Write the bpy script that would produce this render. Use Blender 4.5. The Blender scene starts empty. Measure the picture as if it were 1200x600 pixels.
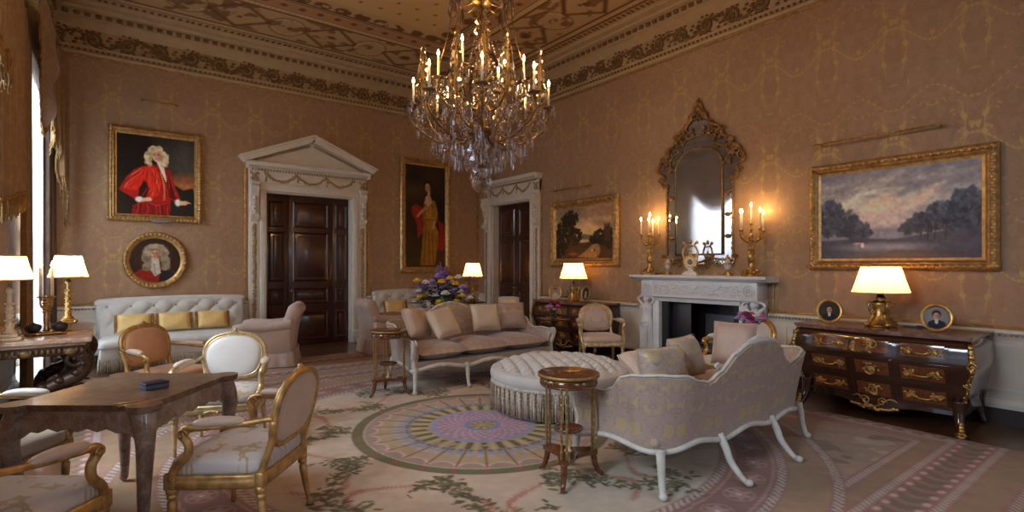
import bpy, bmesh, math, random
import numpy as np
from mathutils import Vector, Matrix, Euler
PI = math.pi
random.seed(7); np.random.seed(7)
SC = bpy.context.scene
COL = SC.collection

# ---------------------------------------------------------------- mesh builder
class MB:
    def __init__(s):
        s.v = []; s.f = []; s.sm = []; s.mi = []; s.M = Matrix.Identity(4); s.cur = 0
    def add(s, vs, fs, smooth=True):
        b = len(s.v); M = s.M
        s.v += [tuple(M @ Vector(p)) for p in vs]
        for f in fs:
            s.f.append(tuple(i + b for i in f)); s.sm.append(smooth); s.mi.append(s.cur)
        return s
    def box(s, c, d, bev=0.0, rz=0.0, R=None, smooth=False, seg=2):
        bm = bmesh.new(); bmesh.ops.create_cube(bm, size=1.0)
        for v in bm.verts: v.co = Vector((v.co.x*d[0], v.co.y*d[1], v.co.z*d[2]))
        if bev > 0:
            bev = min(bev, min(d)*0.49)
            bmesh.ops.bevel(bm, geom=list(bm.edges), offset=bev, segments=seg, profile=0.5, affect='EDGES')
        T = Matrix.Translation(Vector(c)) @ (R.to_4x4() if R is not None else Matrix.Rotation(rz, 4, 'Z'))
        bm.verts.index_update()
        s.add([tuple(T @ v.co) for v in bm.verts], [[v.index for v in f.verts] for f in bm.faces], smooth or bev > 0)
        bm.free(); return s
    def lathe(s, prof, c=(0, 0, 0), seg=20, R=None, sx=1.0, sy=1.0, smooth=True, ang=2*PI, mod=None):
        vs = []; fs = []; n = len(prof); T = Matrix.Translation(Vector(c))
        if R is not None: T = T @ R.to_4x4()
        full = ang > 2*PI - 1e-4; m = seg if full else seg + 1
        for j in range(m):
            a = ang*j/seg
            for k, (r, z) in enumerate(prof):
                rr = r if mod is None else r*mod(a, z)
                vs.append(tuple(T @ Vector((rr*math.cos(a)*sx, rr*math.sin(a)*sy, z))))
        for j in range(seg):
            j2 = (j+1) % m
            for k in range(n-1):
                fs.append((j*n+k, j2*n+k, j2*n+k+1, j*n+k+1))
        if full:
            if prof[0][0] > 1e-5: fs.append([j*n for j in range(m)][::-1])
            if prof[-1][0] > 1e-5: fs.append([j*n+n-1 for j in range(m)])
        s.add(vs, fs, smooth); return s
    def tube(s, pts, rad, seg=8, closed=False, flat=1.0, up=None, caps=True):
        P = [Vector(p) for p in pts]; n = len(P)
        if not hasattr(rad, '__len__'): rad = [rad]*n
        vs = []; fs = []
        def tan(i):
            if closed: t = P[(i+1) % n]-P[i-1]
            else: t = P[min(i+1, n-1)]-P[max(i-1, 0)]
            return t.normalized() if t.length > 1e-9 else Vector((0, 0, 1))
        t0 = tan(0)
        u = Vector(up) if up is not None else (Vector((0, 0, 1)) if abs(t0.z) < .9 else Vector((1, 0, 0)))
        u = (u - t0*u.dot(t0)).normalized()
        for i in range(n):
            t = tan(i)
            if up is not None:
                u2 = Vector(up) - t*Vector(up).dot(t)
                if u2.length > 1e-3: u = u2.normalized()
            else:
                u = u - t*u.dot(t)
                u = u.normalized() if u.length > 1e-6 else t.orthogonal().normalized()
            w = t.cross(u)
            for k in range(seg):
                a = 2*PI*k/seg
                vs.append(tuple(P[i] + u*(math.cos(a)*rad[i]*flat) + w*(math.sin(a)*rad[i])))
        m = n if closed else n-1
        for i in range(m):
            i2 = (i+1) % n
            for k in range(seg):
                k2 = (k+1) % seg
                fs.append((i*seg+k, i*seg+k2, i2*seg+k2, i2*seg+k))
        if caps and not closed:
            fs.append(list(range(seg))[::-1]); fs.append([(n-1)*seg+k for k in range(seg)])
        s.add(vs, fs, True); return s
    def ell(s, c, r, seg=12, rings=8, R=None):
        if not hasattr(r, '__len__'): r = (r, r, r)
        T = Matrix.Translation(Vector(c))
        if R is not None: T = T @ R.to_4x4()
        vs = [tuple(T @ Vector((0, 0, -r[2])))]; fs = []
        for i in range(1, rings):
            ph = -PI/2 + PI*i/rings
            for j in range(seg):
                a = 2*PI*j/seg
                vs.append(tuple(T @ Vector((r[0]*math.cos(ph)*math.cos(a), r[1]*math.cos(ph)*math.sin(a), r[2]*math.sin(ph)))))
        vs.append(tuple(T @ Vector((0, 0, r[2])))); L = len(vs)-1
        for j in range(seg):
            j2 = (j+1) % seg
            fs.append((0, 1+j2, 1+j))
            for i in range(rings-2):
                a = 1+i*seg
                fs.append((a+j, a+j2, a+seg+j2, a+seg+j))
            fs.append((1+(rings-2)*seg+j, 1+(rings-2)*seg+j2, L))
        s.add(vs, fs, True); return s
    def prism(s, poly, d, O=(0, 0, 0), ax=(1, 0, 0), ay=(0, 0, 1), smooth=False):
        """polygon in the plane O + x*ax + y*ay, thickened by d along ax x ay (centred)"""
        ax = Vector(ax); ay = Vector(ay); nz = ax.cross(ay).normalized(); O = Vector(O); n = len(poly)
        vs = [tuple(O+ax*x+ay*y-nz*d/2) for x, y in poly] + [tuple(O+ax*x+ay*y+nz*d/2) for x, y in poly]
        fs = [list(range(n))[::-1], list(range(n, 2*n))]
        s.add(vs, fs, False)
        s.add(vs, [(i, (i+1) % n, n+(i+1) % n, n+i) for i in range(n)], smooth); return s
    def grid(s, fn, nu, nv, cu=False, cv=False, smooth=True):
        vs = [tuple(fn(i/nu, j/nv)) for i in range(nu if cu else nu+1) for j in range(nv if cv else nv+1)]
        a = nu if cu else nu+1; b = nv if cv else nv+1
        fs = [(i*b+j, ((i+1) % a)*b+j, ((i+1) % a)*b+(j+1) % b, i*b+(j+1) % b) for i in range(nu) for j in range(nv)]
        s.add(vs, fs, smooth); return s
    def sweep(s, path, prof, closed=False, smooth=False, up=(0, 0, 1)):
        """profile (out, up) swept along a path lying across 'up'; out = tangent x up"""
        P = [Vector(p) for p in path]; n = len(P); U = Vector(up); vs = []; fs = []; m = len(prof)
        for i in range(n):
            if closed: a = (P[i]-P[i-1]).normalized(); b = (P[(i+1) % n]-P[i]).normalized()
            else:
                a = (P[i]-P[i-1]).normalized() if i > 0 else (P[1]-P[0]).normalized()
                b = (P[i+1]-P[i]).normalized() if i < n-1 else a
            na = a.cross(U).normalized(); nb = b.cross(U).normalized(); o = (na+nb)
            o = o/max(1e-6, o.length); o = o/max(.3, o.dot(na))
            for x, y in prof: vs.append(tuple(P[i]+o*x+U*y))
        for i in range(n if closed else n-1):
            i2 = (i+1) % n
            for k in range(m):
                k2 = (k+1) % m
                fs.append((i*m+k, i2*m+k, i2*m+k2, i*m+k2))
        if not closed:
            fs.append(list(range(m))[::-1]); fs.append([(n-1)*m+k for k in range(m)])
        s.add(vs, fs, smooth); return s
    def build(s, name, mats, parent=None, loc=None, rz=0.0, auto=True):
        me = bpy.data.meshes.new(name)
        me.from_pydata(s.v, [], s.f)
        if not isinstance(mats, (list, tuple)): mats = [mats]
        for m in mats: me.materials.append(m)
        me.polygons.foreach_set('use_smooth', s.sm)
        me.polygons.foreach_set('material_index', s.mi)
        bm = bmesh.new(); bm.from_mesh(me); bmesh.ops.recalc_face_normals(bm, faces=list(bm.faces)); bm.to_mesh(me); bm.free()
        me.update()
        o = bpy.data.objects.new(name, me); COL.objects.link(o)
        if parent is not None: o.parent = parent
        if loc is not None: o.location = loc
        o.rotation_euler = (0, 0, rz)
        return o

def tag(o, label=None, cat=None, group=None, kind=None):
    if label: o['label'] = label
    if cat: o['category'] = cat
    if group: o['group'] = group
    if kind: o['kind'] = kind
    return o
def empty(name, loc=(0, 0, 0), rz=0.0, label=None, cat=None, group=None, kind=None):
    o = bpy.data.objects.new(name, None); COL.objects.link(o)
    o.empty_display_size = .1
    o.location = loc; o.rotation_euler = (0, 0, rz)
    return tag(o, label, cat, group, kind)
def kids(o):
    return [c for c in bpy.data.objects if c.parent == o]
def copy_tree(o, parent=None):
    c = o.copy(); COL.objects.link(c)
    if parent is not None: c.parent = parent
    for ch in kids(o): copy_tree(ch, c)
    return c
def place(o, loc, rz, label=None, group=None):
    o.location = loc; o.rotation_euler = (0, 0, rz)
    if label: o['label'] = label
    if group: o['group'] = group
    return o
def face(fx, fy):
    """rotation that turns local -Y to the direction (fx, fy)"""
    return math.atan2(fx, -fy)
def crom(pts, n=8, closed=False):
    P = [Vector(p) for p in pts]; out = []; m = len(P)
    for i in range(m if closed else m-1):
        if closed: a, b, c, d = P[i-1], P[i], P[(i+1) % m], P[(i+2) % m]
        else: a, b, c, d = P[max(i-1, 0)], P[i], P[i+1], P[min(i+2, m-1)]
        for k in range(n):
            t = k/n
            out.append(.5*((2*b)+(c-a)*t+(2*a-5*b+4*c-d)*t*t+(3*b-a-3*c+d)*t**3))
    if not closed: out.append(P[-1])
    return out
def lerp_tab(tab, x):
    if x <= tab[0][0]: return tab[0][1]
    for (x0, y0), (x1, y1) in zip(tab, tab[1:]):
        if x <= x1:
            t = (x-x0)/(x1-x0); t = t*t*(3-2*t)
            return y0+(y1-y0)*t
    return tab[-1][1]
def spiral(c, r0, turns, ax, ay, start=0.0, n=24, r1=.15, sgn=1):
    c = Vector(c); ax = Vector(ax); ay = Vector(ay)
    return [c+ax*(math.cos(start+sgn*2*PI*turns*i/n)*r0*(1-(1-r1)*i/n))+ay*(math.sin(start+sgn*2*PI*turns*i/n)*r0*(1-(1-r1)*i/n)) for i in range(n+1)]

# ---------------------------------------------------------------- materials
def srgb(r, g, b):
    def f(c):
        c = c/255.0
        return c/12.92 if c <= .04045 else ((c+.055)/1.055)**2.4
    return (f(r), f(g), f(b))
class NT:
    def __init__(s, name):
        s.m = bpy.data.materials.new(name); s.m.use_nodes = True; s.t = s.m.node_tree; s.t.nodes.clear()
        s.out = s.t.nodes.new('ShaderNodeOutputMaterial')
    def n(s, typ, **kw):
        x = s.t.nodes.new('ShaderNode'+typ)
        for k, v in kw.items():
            if k.startswith('i_'):
                key = k[2:]; key = int(key) if key.isdigit() else key.replace('_', ' ')
                x.inputs[key].default_value = v
            else: setattr(x, k, v)
        return x
    def l(s, a, b): s.t.links.new(a, b)
    def math(s, op, a, b=None, c=None):
        x = s.n('Math', operation=op)
        for i, v in enumerate((a, b, c)):
            if v is None: continue
            if hasattr(v, 'is_linked') or hasattr(v, 'links'): s.l(v, x.inputs[i])
            else: x.inputs[i].default_value = v
        return x.outputs[0]
    def mixc(s, f, a, b, mode='MIX'):
        x = s.n('Mix', data_type='RGBA', blend_type=mode)
        for i, v in ((0, f), (6, a), (7, b)):
            if hasattr(v, 'links'): s.l(v, x.inputs[i])
            elif i == 0: x.inputs[0].default_value = v
            else: x.inputs[i].default_value = (*v, 1)
        return x.outputs[2]
    def ramp(s, f, stops):
        x = s.n('ValToRGB'); e = x.color_ramp.elements
        while len(e) < len(stops): e.new(.5)
        for k, (p, c) in enumerate(stops): e[k].position = p; e[k].color = (*c, 1)
        s.l(f, x.inputs[0]); return x.outputs[0]
    def noise(s, vec, scale=5, detail=3, rough=.5, dist=0.0):
        x = s.n('TexNoise'); x.inputs['Scale'].default_value = scale; x.inputs['Detail'].default_value = detail
        x.inputs['Roughness'].default_value = rough; x.inputs['Distortion'].default_value = dist
        if vec is not None: s.l(vec, x.inputs['Vector'])
        return x.outputs['Fac']
    def obj(s): return s.n('TexCoord').outputs['Object']
    def pbsdf(s, col=None, rough=.5, metal=0.0, bump=None, bstr=.2, bdist=.01, coat=0.0, sheen=0.0, spec=.5):
        p = s.n('BsdfPrincipled')
        if hasattr(col, 'links'): s.l(col, p.inputs['Base Color'])
        elif col is not None: p.inputs['Base Color'].default_value = (*col, 1)
        if hasattr(rough, 'links'): s.l(rough, p.inputs['Roughness'])
        else: p.inputs['Roughness'].default_value = rough
        if hasattr(metal, 'links'): s.l(metal, p.inputs['Metallic'])
        else: p.inputs['Metallic'].default_value = metal
        p.inputs['Coat Weight'].default_value = coat; p.inputs['Coat Roughness'].default_value = .08
        p.inputs['Sheen Weight'].default_value = sheen; p.inputs['Specular IOR Level'].default_value = spec
        if bump is not None:
            b = s.n('Bump'); b.inputs['Strength'].default_value = bstr; b.inputs['Distance'].default_value = bdist
            s.l(bump, b.inputs['Height']); s.l(b.outputs[0], p.inputs['Normal'])
        s.l(p.outputs[0], s.out.inputs[0]); s.p = p
        return p
def sc(c, k): return tuple(min(1, x*k) for x in c)
def mat(name, col, rough=.5, metal=0.0, var=.15, scale=8, bump=.0, bscale=80, coat=0.0, sheen=0.0, spec=.5):
    t = NT(name); o = t.obj()
    f = t.noise(o, scale, 4)
    c = t.ramp(f, [(.3, sc(col, 1-var)), (.7, sc(col, 1+var))])
    t.pbsdf(c, rough, metal, t.noise(o, bscale, 3) if bump else None, bump, .004, coat, sheen, spec)
    return t.m
def mat_wood(name, c1, c2, axis=0, rough=.3, coat=.3, scale=3.0):
    t = NT(name); mp = t.n('Mapping'); t.l(t.obj(), mp.inputs[0])
    s3 = [scale*6]*3; s3[axis] = scale*.6
    mp.inputs['Scale'].default_value = s3
    f = t.noise(mp.outputs[0], 1.6, 6, .6, .8)
    t.pbsdf(t.ramp(f, [(.3, c1), (.7, c2)]), rough, 0, f, .05, .003, coat)
    return t.m
def mat_marble(name, c1, c2, c3, scale=4, rough=.2, coat=.2):
    t = NT(name); o = t.obj()
    f = t.noise(o, scale, 8, .65, 1.6); g = t.noise(o, scale*2.3, 5, .6, 2.5)
    a = t.ramp(f, [(.3, c1), (.5, c2), (.72, c3)])
    b = t.ramp(g, [(.46, (0, 0, 0)), (.5, (1, 1, 1)), (.54, (0, 0, 0))])
    x = t.mixc(t.math('MULTIPLY', b, .5), a, c3)
    t.pbsdf(x, rough, 0, None, coat=coat); return t.m
def mat_damask(name, base, fig, per=(.3, .5), ax='xz', thr=.52, soft=.03, nscale=9, rough=.7, frough=.45, fmetal=0.0, sheen=.3, line=None, colw=0.0, bstr=.15, dist=1.2, vs=1.0):
    """mirror-repeat figured cloth: noise read in mirrored, periodic coordinates"""
    t = NT(name); sp = t.n('SeparateXYZ'); t.l(t.obj(), sp.inputs[0])
    V = sp.outputs['xyz'.index(ax[1])]
    U = t.math('ADD', t.math('SUBTRACT', t.math('ABSOLUTE', sp.outputs[0]), sp.outputs[1]), 20.0) if ax[0] == 's' else sp.outputs['xyz'.index(ax[0])]
    u = t.math('PINGPONG', U, per[0])
    a = t.math('MULTIPLY', V, 2*PI/per[1]); k = per[1]/(2*PI)*vs
    cv = t.n('CombineXYZ'); t.l(u, cv.inputs[0])
    t.l(t.math('MULTIPLY', t.math('COSINE', a), k), cv.inputs[1]); t.l(t.math('MULTIPLY', t.math('SINE', a), k), cv.inputs[2])
    f = t.noise(cv.outputs[0], nscale, 2.2, .45, dist)
    if colw:
        g = t.math('MULTIPLY', t.math('SUBTRACT', .5, t.math('DIVIDE', u, per[0])), colw)
        f = t.math('ADD', f, g)
    m = t.n('MapRange', interpolation_type='SMOOTHSTEP'); t.l(f, m.inputs[0])
    m.inputs[1].default_value = thr-soft; m.inputs[2].default_value = thr+soft
    fac = m.outputs[0]
    col = t.mixc(fac, base, fig)
    if line is not None:
        d = t.math('ABSOLUTE', t.math('SUBTRACT', f, thr-.1)); 
        ln = t.math('LESS_THAN', d, .016)
        col = t.mixc(t.math('MULTIPLY', ln, .7), col, line)
    wob = t.noise(t.obj(), 1.7, 4)
    col = t.mixc(1.0, col, t.ramp(wob, [(.3, (.86, .86, .86)), (.7, (1, 1, 1))]), 'MULTIPLY')
    t.pbsdf(col, t.math('MULTIPLY_ADD', fac, frough-rough, rough), t.math('MULTIPLY', fac, fmetal), fac, bstr, .003, 0, sheen)
    return t.m
def mat_attr(name, rough=.6, bump=0.0, bscale=300, coat=0.0, spec=.5, sheen=0.0):
    t = NT(name); a = t.n('Attribute', attribute_name='Col')
    t.pbsdf(a.outputs['Color'], rough, 0, t.noise(t.obj(), bscale, 2) if bump else None, bump, .004, coat, sheen, spec)
    return t.m
def mat_shade(name, col):
    t = NT(name); o = t.obj()
    mp = t.n('Mapping'); t.l(o, mp.inputs[0]); mp.inputs['Scale'].default_value = (1, 1, .05)
    f = t.noise(mp.outputs[0], 70, 2)
    c = t.ramp(f, [(.3, sc(col, .8)), (.7, col)])
    d = t.n('BsdfDiffuse'); tr = t.n('BsdfTranslucent'); t.l(c, d.inputs[0]); t.l(c, tr.inputs[0])
    mx = t.n('MixShader'); mx.inputs[0].default_value = .62; t.l(d.outputs[0], mx.inputs[1]); t.l(tr.outputs[0], mx.inputs[2])
    t.l(mx.outputs[0], t.out.inputs[0]); return t.m
def mat_emit(name, col, strength):
    t = NT(name); e = t.n('Emission'); e.inputs[0].default_value = (*col, 1); e.inputs[1].default_value = strength
    t.l(e.outputs[0], t.out.inputs[0]); return t.m
def mat_glass(name, tint=(1, 1, 1), rough=0.0, ior=1.5, clear=.35):
    t = NT(name); g = t.n('BsdfGlass'); g.inputs[0].default_value = (*tint, 1); g.inputs['Roughness'].default_value = rough; g.inputs['IOR'].default_value = ior
    tp = t.n('BsdfTransparent'); tp.inputs[0].default_value = (*tint, 1)
    mx = t.n('MixShader'); mx.inputs[0].default_value = clear
    t.l(g.outputs[0], mx.inputs[1]); t.l(tp.outputs[0], mx.inputs[2]); t.l(mx.outputs[0], t.out.inputs[0]); return t.m

# ---------------------------------------------------------------- painted fields (colour attribute on a dense grid)
def blur(a, n):
    for _ in range(n):
        p = np.pad(a, 1, mode='edge'); a = (p[:-2, 1:-1]+p[2:, 1:-1]+p[1:-1, :-2]+p[1:-1, 2:]+2*p[1:-1, 1:-1])/6
    return a
def vnoise(h, w, cell, seed, octv=4):
    rs = np.random.RandomState(seed); out = np.zeros((h, w)); amp = 1; tot = 0
    for o in range(octv):
        c = max(2, cell/2**o); gh = int(h/c)+3; gw = int(w/c)+3; g = rs.rand(gh, gw)
        y = np.arange(h)/c; x = np.arange(w)/c; yi = y.astype(int); xi = x.astype(int)
        fy = (y-yi); fx = (x-xi); fy = fy*fy*(3-2*fy); fx = fx*fx*(3-2*fx)
        a = g[yi][:, xi]*(1-fx)+g[yi][:, xi+1]*fx; b = g[yi+1][:, xi]*(1-fx)+g[yi+1][:, xi+1]*fx
        out += amp*(a*(1-fy)[:, None]+b*fy[:, None]); tot += amp; amp *= .5
    return out/tot
class Paint:
    """small raster, x 0..1 left to right and y 0..1 top to bottom, sRGB 0..255"""
    def __init__(s, w, h, col):
        s.w, s.h = w, h; s.a = np.zeros((h, w, 3)); s.a[:] = col
        s.Y, s.X = np.mgrid[0:h, 0:w]; s.X = (s.X+.5)/w; s.Y = (s.Y+.5)/h
    def put(s, m, col):
        m = np.clip(m, 0, 1)[:, :, None]; s.a = s.a*(1-m)+np.array(col, float)*m
    def ell(s, cx, cy, rx, ry, col, soft=.25, rot=0, op=1):
        dx = s.X-cx; dy = (s.Y-cy); asp = s.h/s.w
        c, q = math.cos(rot), math.sin(rot); dy = dy*asp; ry = ry*asp
        x = (dx*c+dy*q)/rx; y = (-dx*q+dy*c)/ry
        r = np.sqrt(x*x+y*y); s.put((1+soft/2-r)/max(soft, 1e-3)*op if op == 1 else np.clip((1+soft/2-r)/soft, 0, 1)*op, col)
    def poly(s, pts, col, soft=1, op=1, mod=None):
        m = np.zeros((s.h, s.w), bool); n = len(pts)
        for i in range(n):
            x0, y0 = pts[i]; x1, y1 = pts[(i+1) % n]
            if y0 == y1: continue
            cond = ((y0 > s.Y) != (y1 > s.Y)) & (s.X < (x1-x0)*(s.Y-y0)/(y1-y0)+x0)
            m ^= cond
        m = blur(m.astype(float), soft)*op
        if mod is not None: m = m*mod
        s.put(m, col)
    def line(s, pts, wd, col, op=1, soft=.5):
        asp = s.h/s.w; best = np.full((s.h, s.w), 9.0)
        for (x0, y0), (x1, y1) in zip(pts, pts[1:]):
            dx, dy = x1-x0, (y1-y0)*asp; L = dx*dx+dy*dy+1e-9
            t = np.clip(((s.X-x0)*dx+(s.Y-y0)*asp*dy)/L, 0, 1)
            best = np.minimum(best, np.hypot(s.X-x0-t*dx, (s.Y-y0)*asp-t*dy))
        s.put(np.clip((wd-best)/(wd*soft), 0, 1)*op, col)
def lin(a):
    a = np.clip(a/255.0, 0, 1); return np.where(a <= .04045, a/12.92, ((a+.055)/1.055)**2.4)
def colour_grid(name, P, col_lin, m, parent=None, shape=None):
    """P (h,w,3) points, colours (h,w,3) linear; shape = optional mask of quads kept"""
    h, w = P.shape[:2]
    idx = np.arange(h*w).reshape(h, w)
    q = np.stack([idx[:-1, :-1], idx[:-1, 1:], idx[1:, 1:], idx[1:, :-1]], -1)
    q = q[shape[:-1, :-1]] if shape is not None else q.reshape(-1, 4)
    me = bpy.data.meshes.new(name)
    me.vertices.add(h*w); me.vertices.foreach_set('co', P.reshape(-1).astype(np.float32))
    n = len(q); me.loops.add(n*4); me.polygons.add(n)
    me.loops.foreach_set('vertex_index', q.reshape(-1).astype(np.int32))
    me.polygons.foreach_set('loop_start', (np.arange(n)*4).astype(np.int32))
    me.polygons.foreach_set('loop_total', np.full(n, 4, np.int32))
    me.update(calc_edges=True)
    at = me.color_attributes.new('Col', 'FLOAT_COLOR', 'POINT')
    c = np.ones((h*w, 4), np.float32); c[:, :3] = col_lin.reshape(-1, 3)
    at.data.foreach_set('color', c.reshape(-1))
    me.materials.append(m); me.validate()
    o = bpy.data.objects.new(name, me); COL.objects.link(o)
    if parent is not None: o.parent = parent
    return o
# ---------------------------------------------------------------- shared materials
XL, XR, YN, YB, ZC = -0.86, 6.7, -2.0, 10.09, 5.3
def mat_wall(name, ui):
    """silk damask: paired gold candelabrum stems, garlands and sprigs on a dusty pink ground"""
    t = NT(name); o = t.obj(); sp = t.n('SeparateXYZ'); t.l(o, sp.inputs[0]); M = t.math
    P, H = .335, 1.24
    u = M('PINGPONG', sp.outputs[ui], P); v = M('MODULO', M('ADD', sp.outputs[2], 10.0), H)
    sn = lambda per, ph=0.0: M('SINE', M('MULTIPLY_ADD', v, 2*PI/per, ph))
    wob = t.noise(o, 9, 3); w = M('MULTIPLY', M('SUBTRACT', wob, .5), .022)
    th = M('MULTIPLY_ADD', M('POWER', M('MAXIMUM', sn(H/7), 0.0), 2.0), .024, .005)
    th = M('MULTIPLY', th, M('GREATER_THAN', sn(H), -.45))
    d1 = M('ABSOLUTE', M('SUBTRACT', M('ADD', u, w), M('MULTIPLY_ADD', sn(H/2), .018, .088)))
    f1 = M('SUBTRACT', th, d1)
    g = M('MULTIPLY_ADD', M('COSINE', M('MULTIPLY', u, PI/P*1.0)), .11, .30)
    d2 = M('ABSOLUTE', M('SUBTRACT', M('ADD', v, w), g)); f2 = M('SUBTRACT', M('MULTIPLY_ADD', M('POWER', M('ABSOLUTE', M('SINE', M('MULTIPLY', u, 75.0))), 2.0), .014, .003), d2)
    d3 = M('ABSOLUTE', M('SUBTRACT', M('ADD', v, w), M('MULTIPLY_ADD', M('COSINE', M('MULTIPLY', u, PI/P)), -.10, .86))); f3 = M('SUBTRACT', M('MULTIPLY_ADD', M('POWER', M('ABSOLUTE', M('SINE', M('MULTIPLY', u, 60.0))), 3.0), .013, .001), d3)
    cv = t.n('CombineXYZ'); t.l(u, cv.inputs[0]); t.l(M('COSINE', M('MULTIPLY', v, 2*PI/H)), cv.inputs[1]); t.l(M('SINE', M('MULTIPLY', v, 2*PI/H)), cv.inputs[2])
    mp = t.n('Mapping'); t.l(cv.outputs[0], mp.inputs[0]); mp.inputs['Scale'].default_value = (1, .16, .16)
    nz = t.noise(mp.outputs[0], 15, 2.5, .5, .8); f4 = M('MULTIPLY', M('SUBTRACT', nz, .635), .12)
    f = M('MAXIMUM', M('MAXIMUM', f1, f2), M('MAXIMUM', f3, f4))
    mr = t.n('MapRange', interpolation_type='SMOOTHSTEP'); t.l(f, mr.inputs[0]); mr.inputs[1].default_value = -.003; mr.inputs[2].default_value = .004
    fac = M('MULTIPLY', mr.outputs[0], M('MULTIPLY_ADD', t.noise(o, 3, 3), .6, .5))
    nz2 = t.noise(mp.outputs[0], 11, 2, .5, .6); m2 = t.n('MapRange', interpolation_type='SMOOTHSTEP'); t.l(nz2, m2.inputs[0]); m2.inputs[1].default_value = .47; m2.inputs[2].default_value = .53
    base = t.mixc(M('MULTIPLY', m2.outputs[0], .55), (.43, .272, .166), (.365, .222, .132))
    col = t.mixc(fac, base, (.56, .40, .13))
    col = t.mixc(1.0, col, t.ramp(t.noise(o, 1.3, 4), [(.3, (.90, .90, .90)), (.7, (1, 1, 1))]), 'MULTIPLY')
    t.pbsdf(col, M('MULTIPLY_ADD', fac, -.25, .68), M('MULTIPLY', fac, .25), fac, .12, .003, 0, .15)
    return t.m
m_wall_x = mat_wall('damask_wall_x', 0); m_wall_y = mat_wall('damask_wall_y', 1)
m_dado = mat('cream_paint', (.74, .66, .55), .5, var=.05)
m_white = mat('white_paint', (.74, .70, .63), .45, var=.06)
m_orn = mat('gilded_plaster', (.42, .31, .17), .5, .15, var=.25, scale=30)
m_door = mat_wood('mahogany_door', (.030, .009, .006), (.070, .022, .012), 2, .3, .3)
m_dark = mat('dark_skirting', (.03, .022, .02), .5)
m_gold = mat('gilt', (.68, .41, .13), .36, .95, var=.35, scale=25, bump=.15)
m_gold2 = mat('gilt_wood', (.52, .32, .12), .42, .65, var=.35, scale=18, bump=.1)
m_goldp = mat('pale_gilt', (.64, .48, .25), .38, .6, var=.3, scale=18, bump=.1)
m_brass = mat('aged_brass', (.45, .29, .10), .35, .9, var=.35, scale=30)
m_marw = mat_marble('white_marble', (.62, .66, .72), (.74, .77, .80), (.82, .83, .84), 3, .3, .1)
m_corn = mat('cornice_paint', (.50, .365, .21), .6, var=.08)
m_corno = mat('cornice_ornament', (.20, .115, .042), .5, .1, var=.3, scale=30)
m_wax = mat('candle_wax', (.85, .78, .62), .5)
m_flame = mat_emit('flame', (1.0, .62, .22), 90)
m_black = mat('black_iron', (.022, .022, .025), .45)
m_shade = mat_shade('pleated_silk', (.36, .255, .115))
m_clear = mat_glass('crystal', (.97, .97, 1.0), .0, 1.5, .25)
m_paint = mat_attr('oil_paint', .55, .05, 200, .0, .25)

# ---------------------------------------------------------------- floor and ceiling
t = NT('parquet'); o = t.obj(); bt = t.n('TexBrick'); t.l(o, bt.inputs[0])
bt.inputs['Scale'].default_value = 1.0; bt.inputs['Brick Width'].default_value = .9; bt.inputs['Row Height'].default_value = .09; bt.inputs['Mortar Size'].default_value = .002
bt.inputs['Color1'].default_value = (.16, .072, .03, 1); bt.inputs['Color2'].default_value = (.11, .047, .02, 1); bt.inputs['Mortar'].default_value = (.02, .01, .006, 1)
t.pbsdf(t.mixc(.6, bt.outputs[0], t.ramp(t.noise(o, 6, 5), [(.3, (.5, .5, .5)), (.7, (1, 1, 1))]), 'MULTIPLY'), .32, coat=.25)
m_floor = t.m
b = MB(); b.box(((XL+XR)/2, (YN+YB)/2, -.06), (XR-XL+1.2, YB-YN+1.2, .12)); tag(b.build('floor', m_floor), 'dark polished wooden floor boards around the carpet', 'floor', kind='structure')

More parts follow.
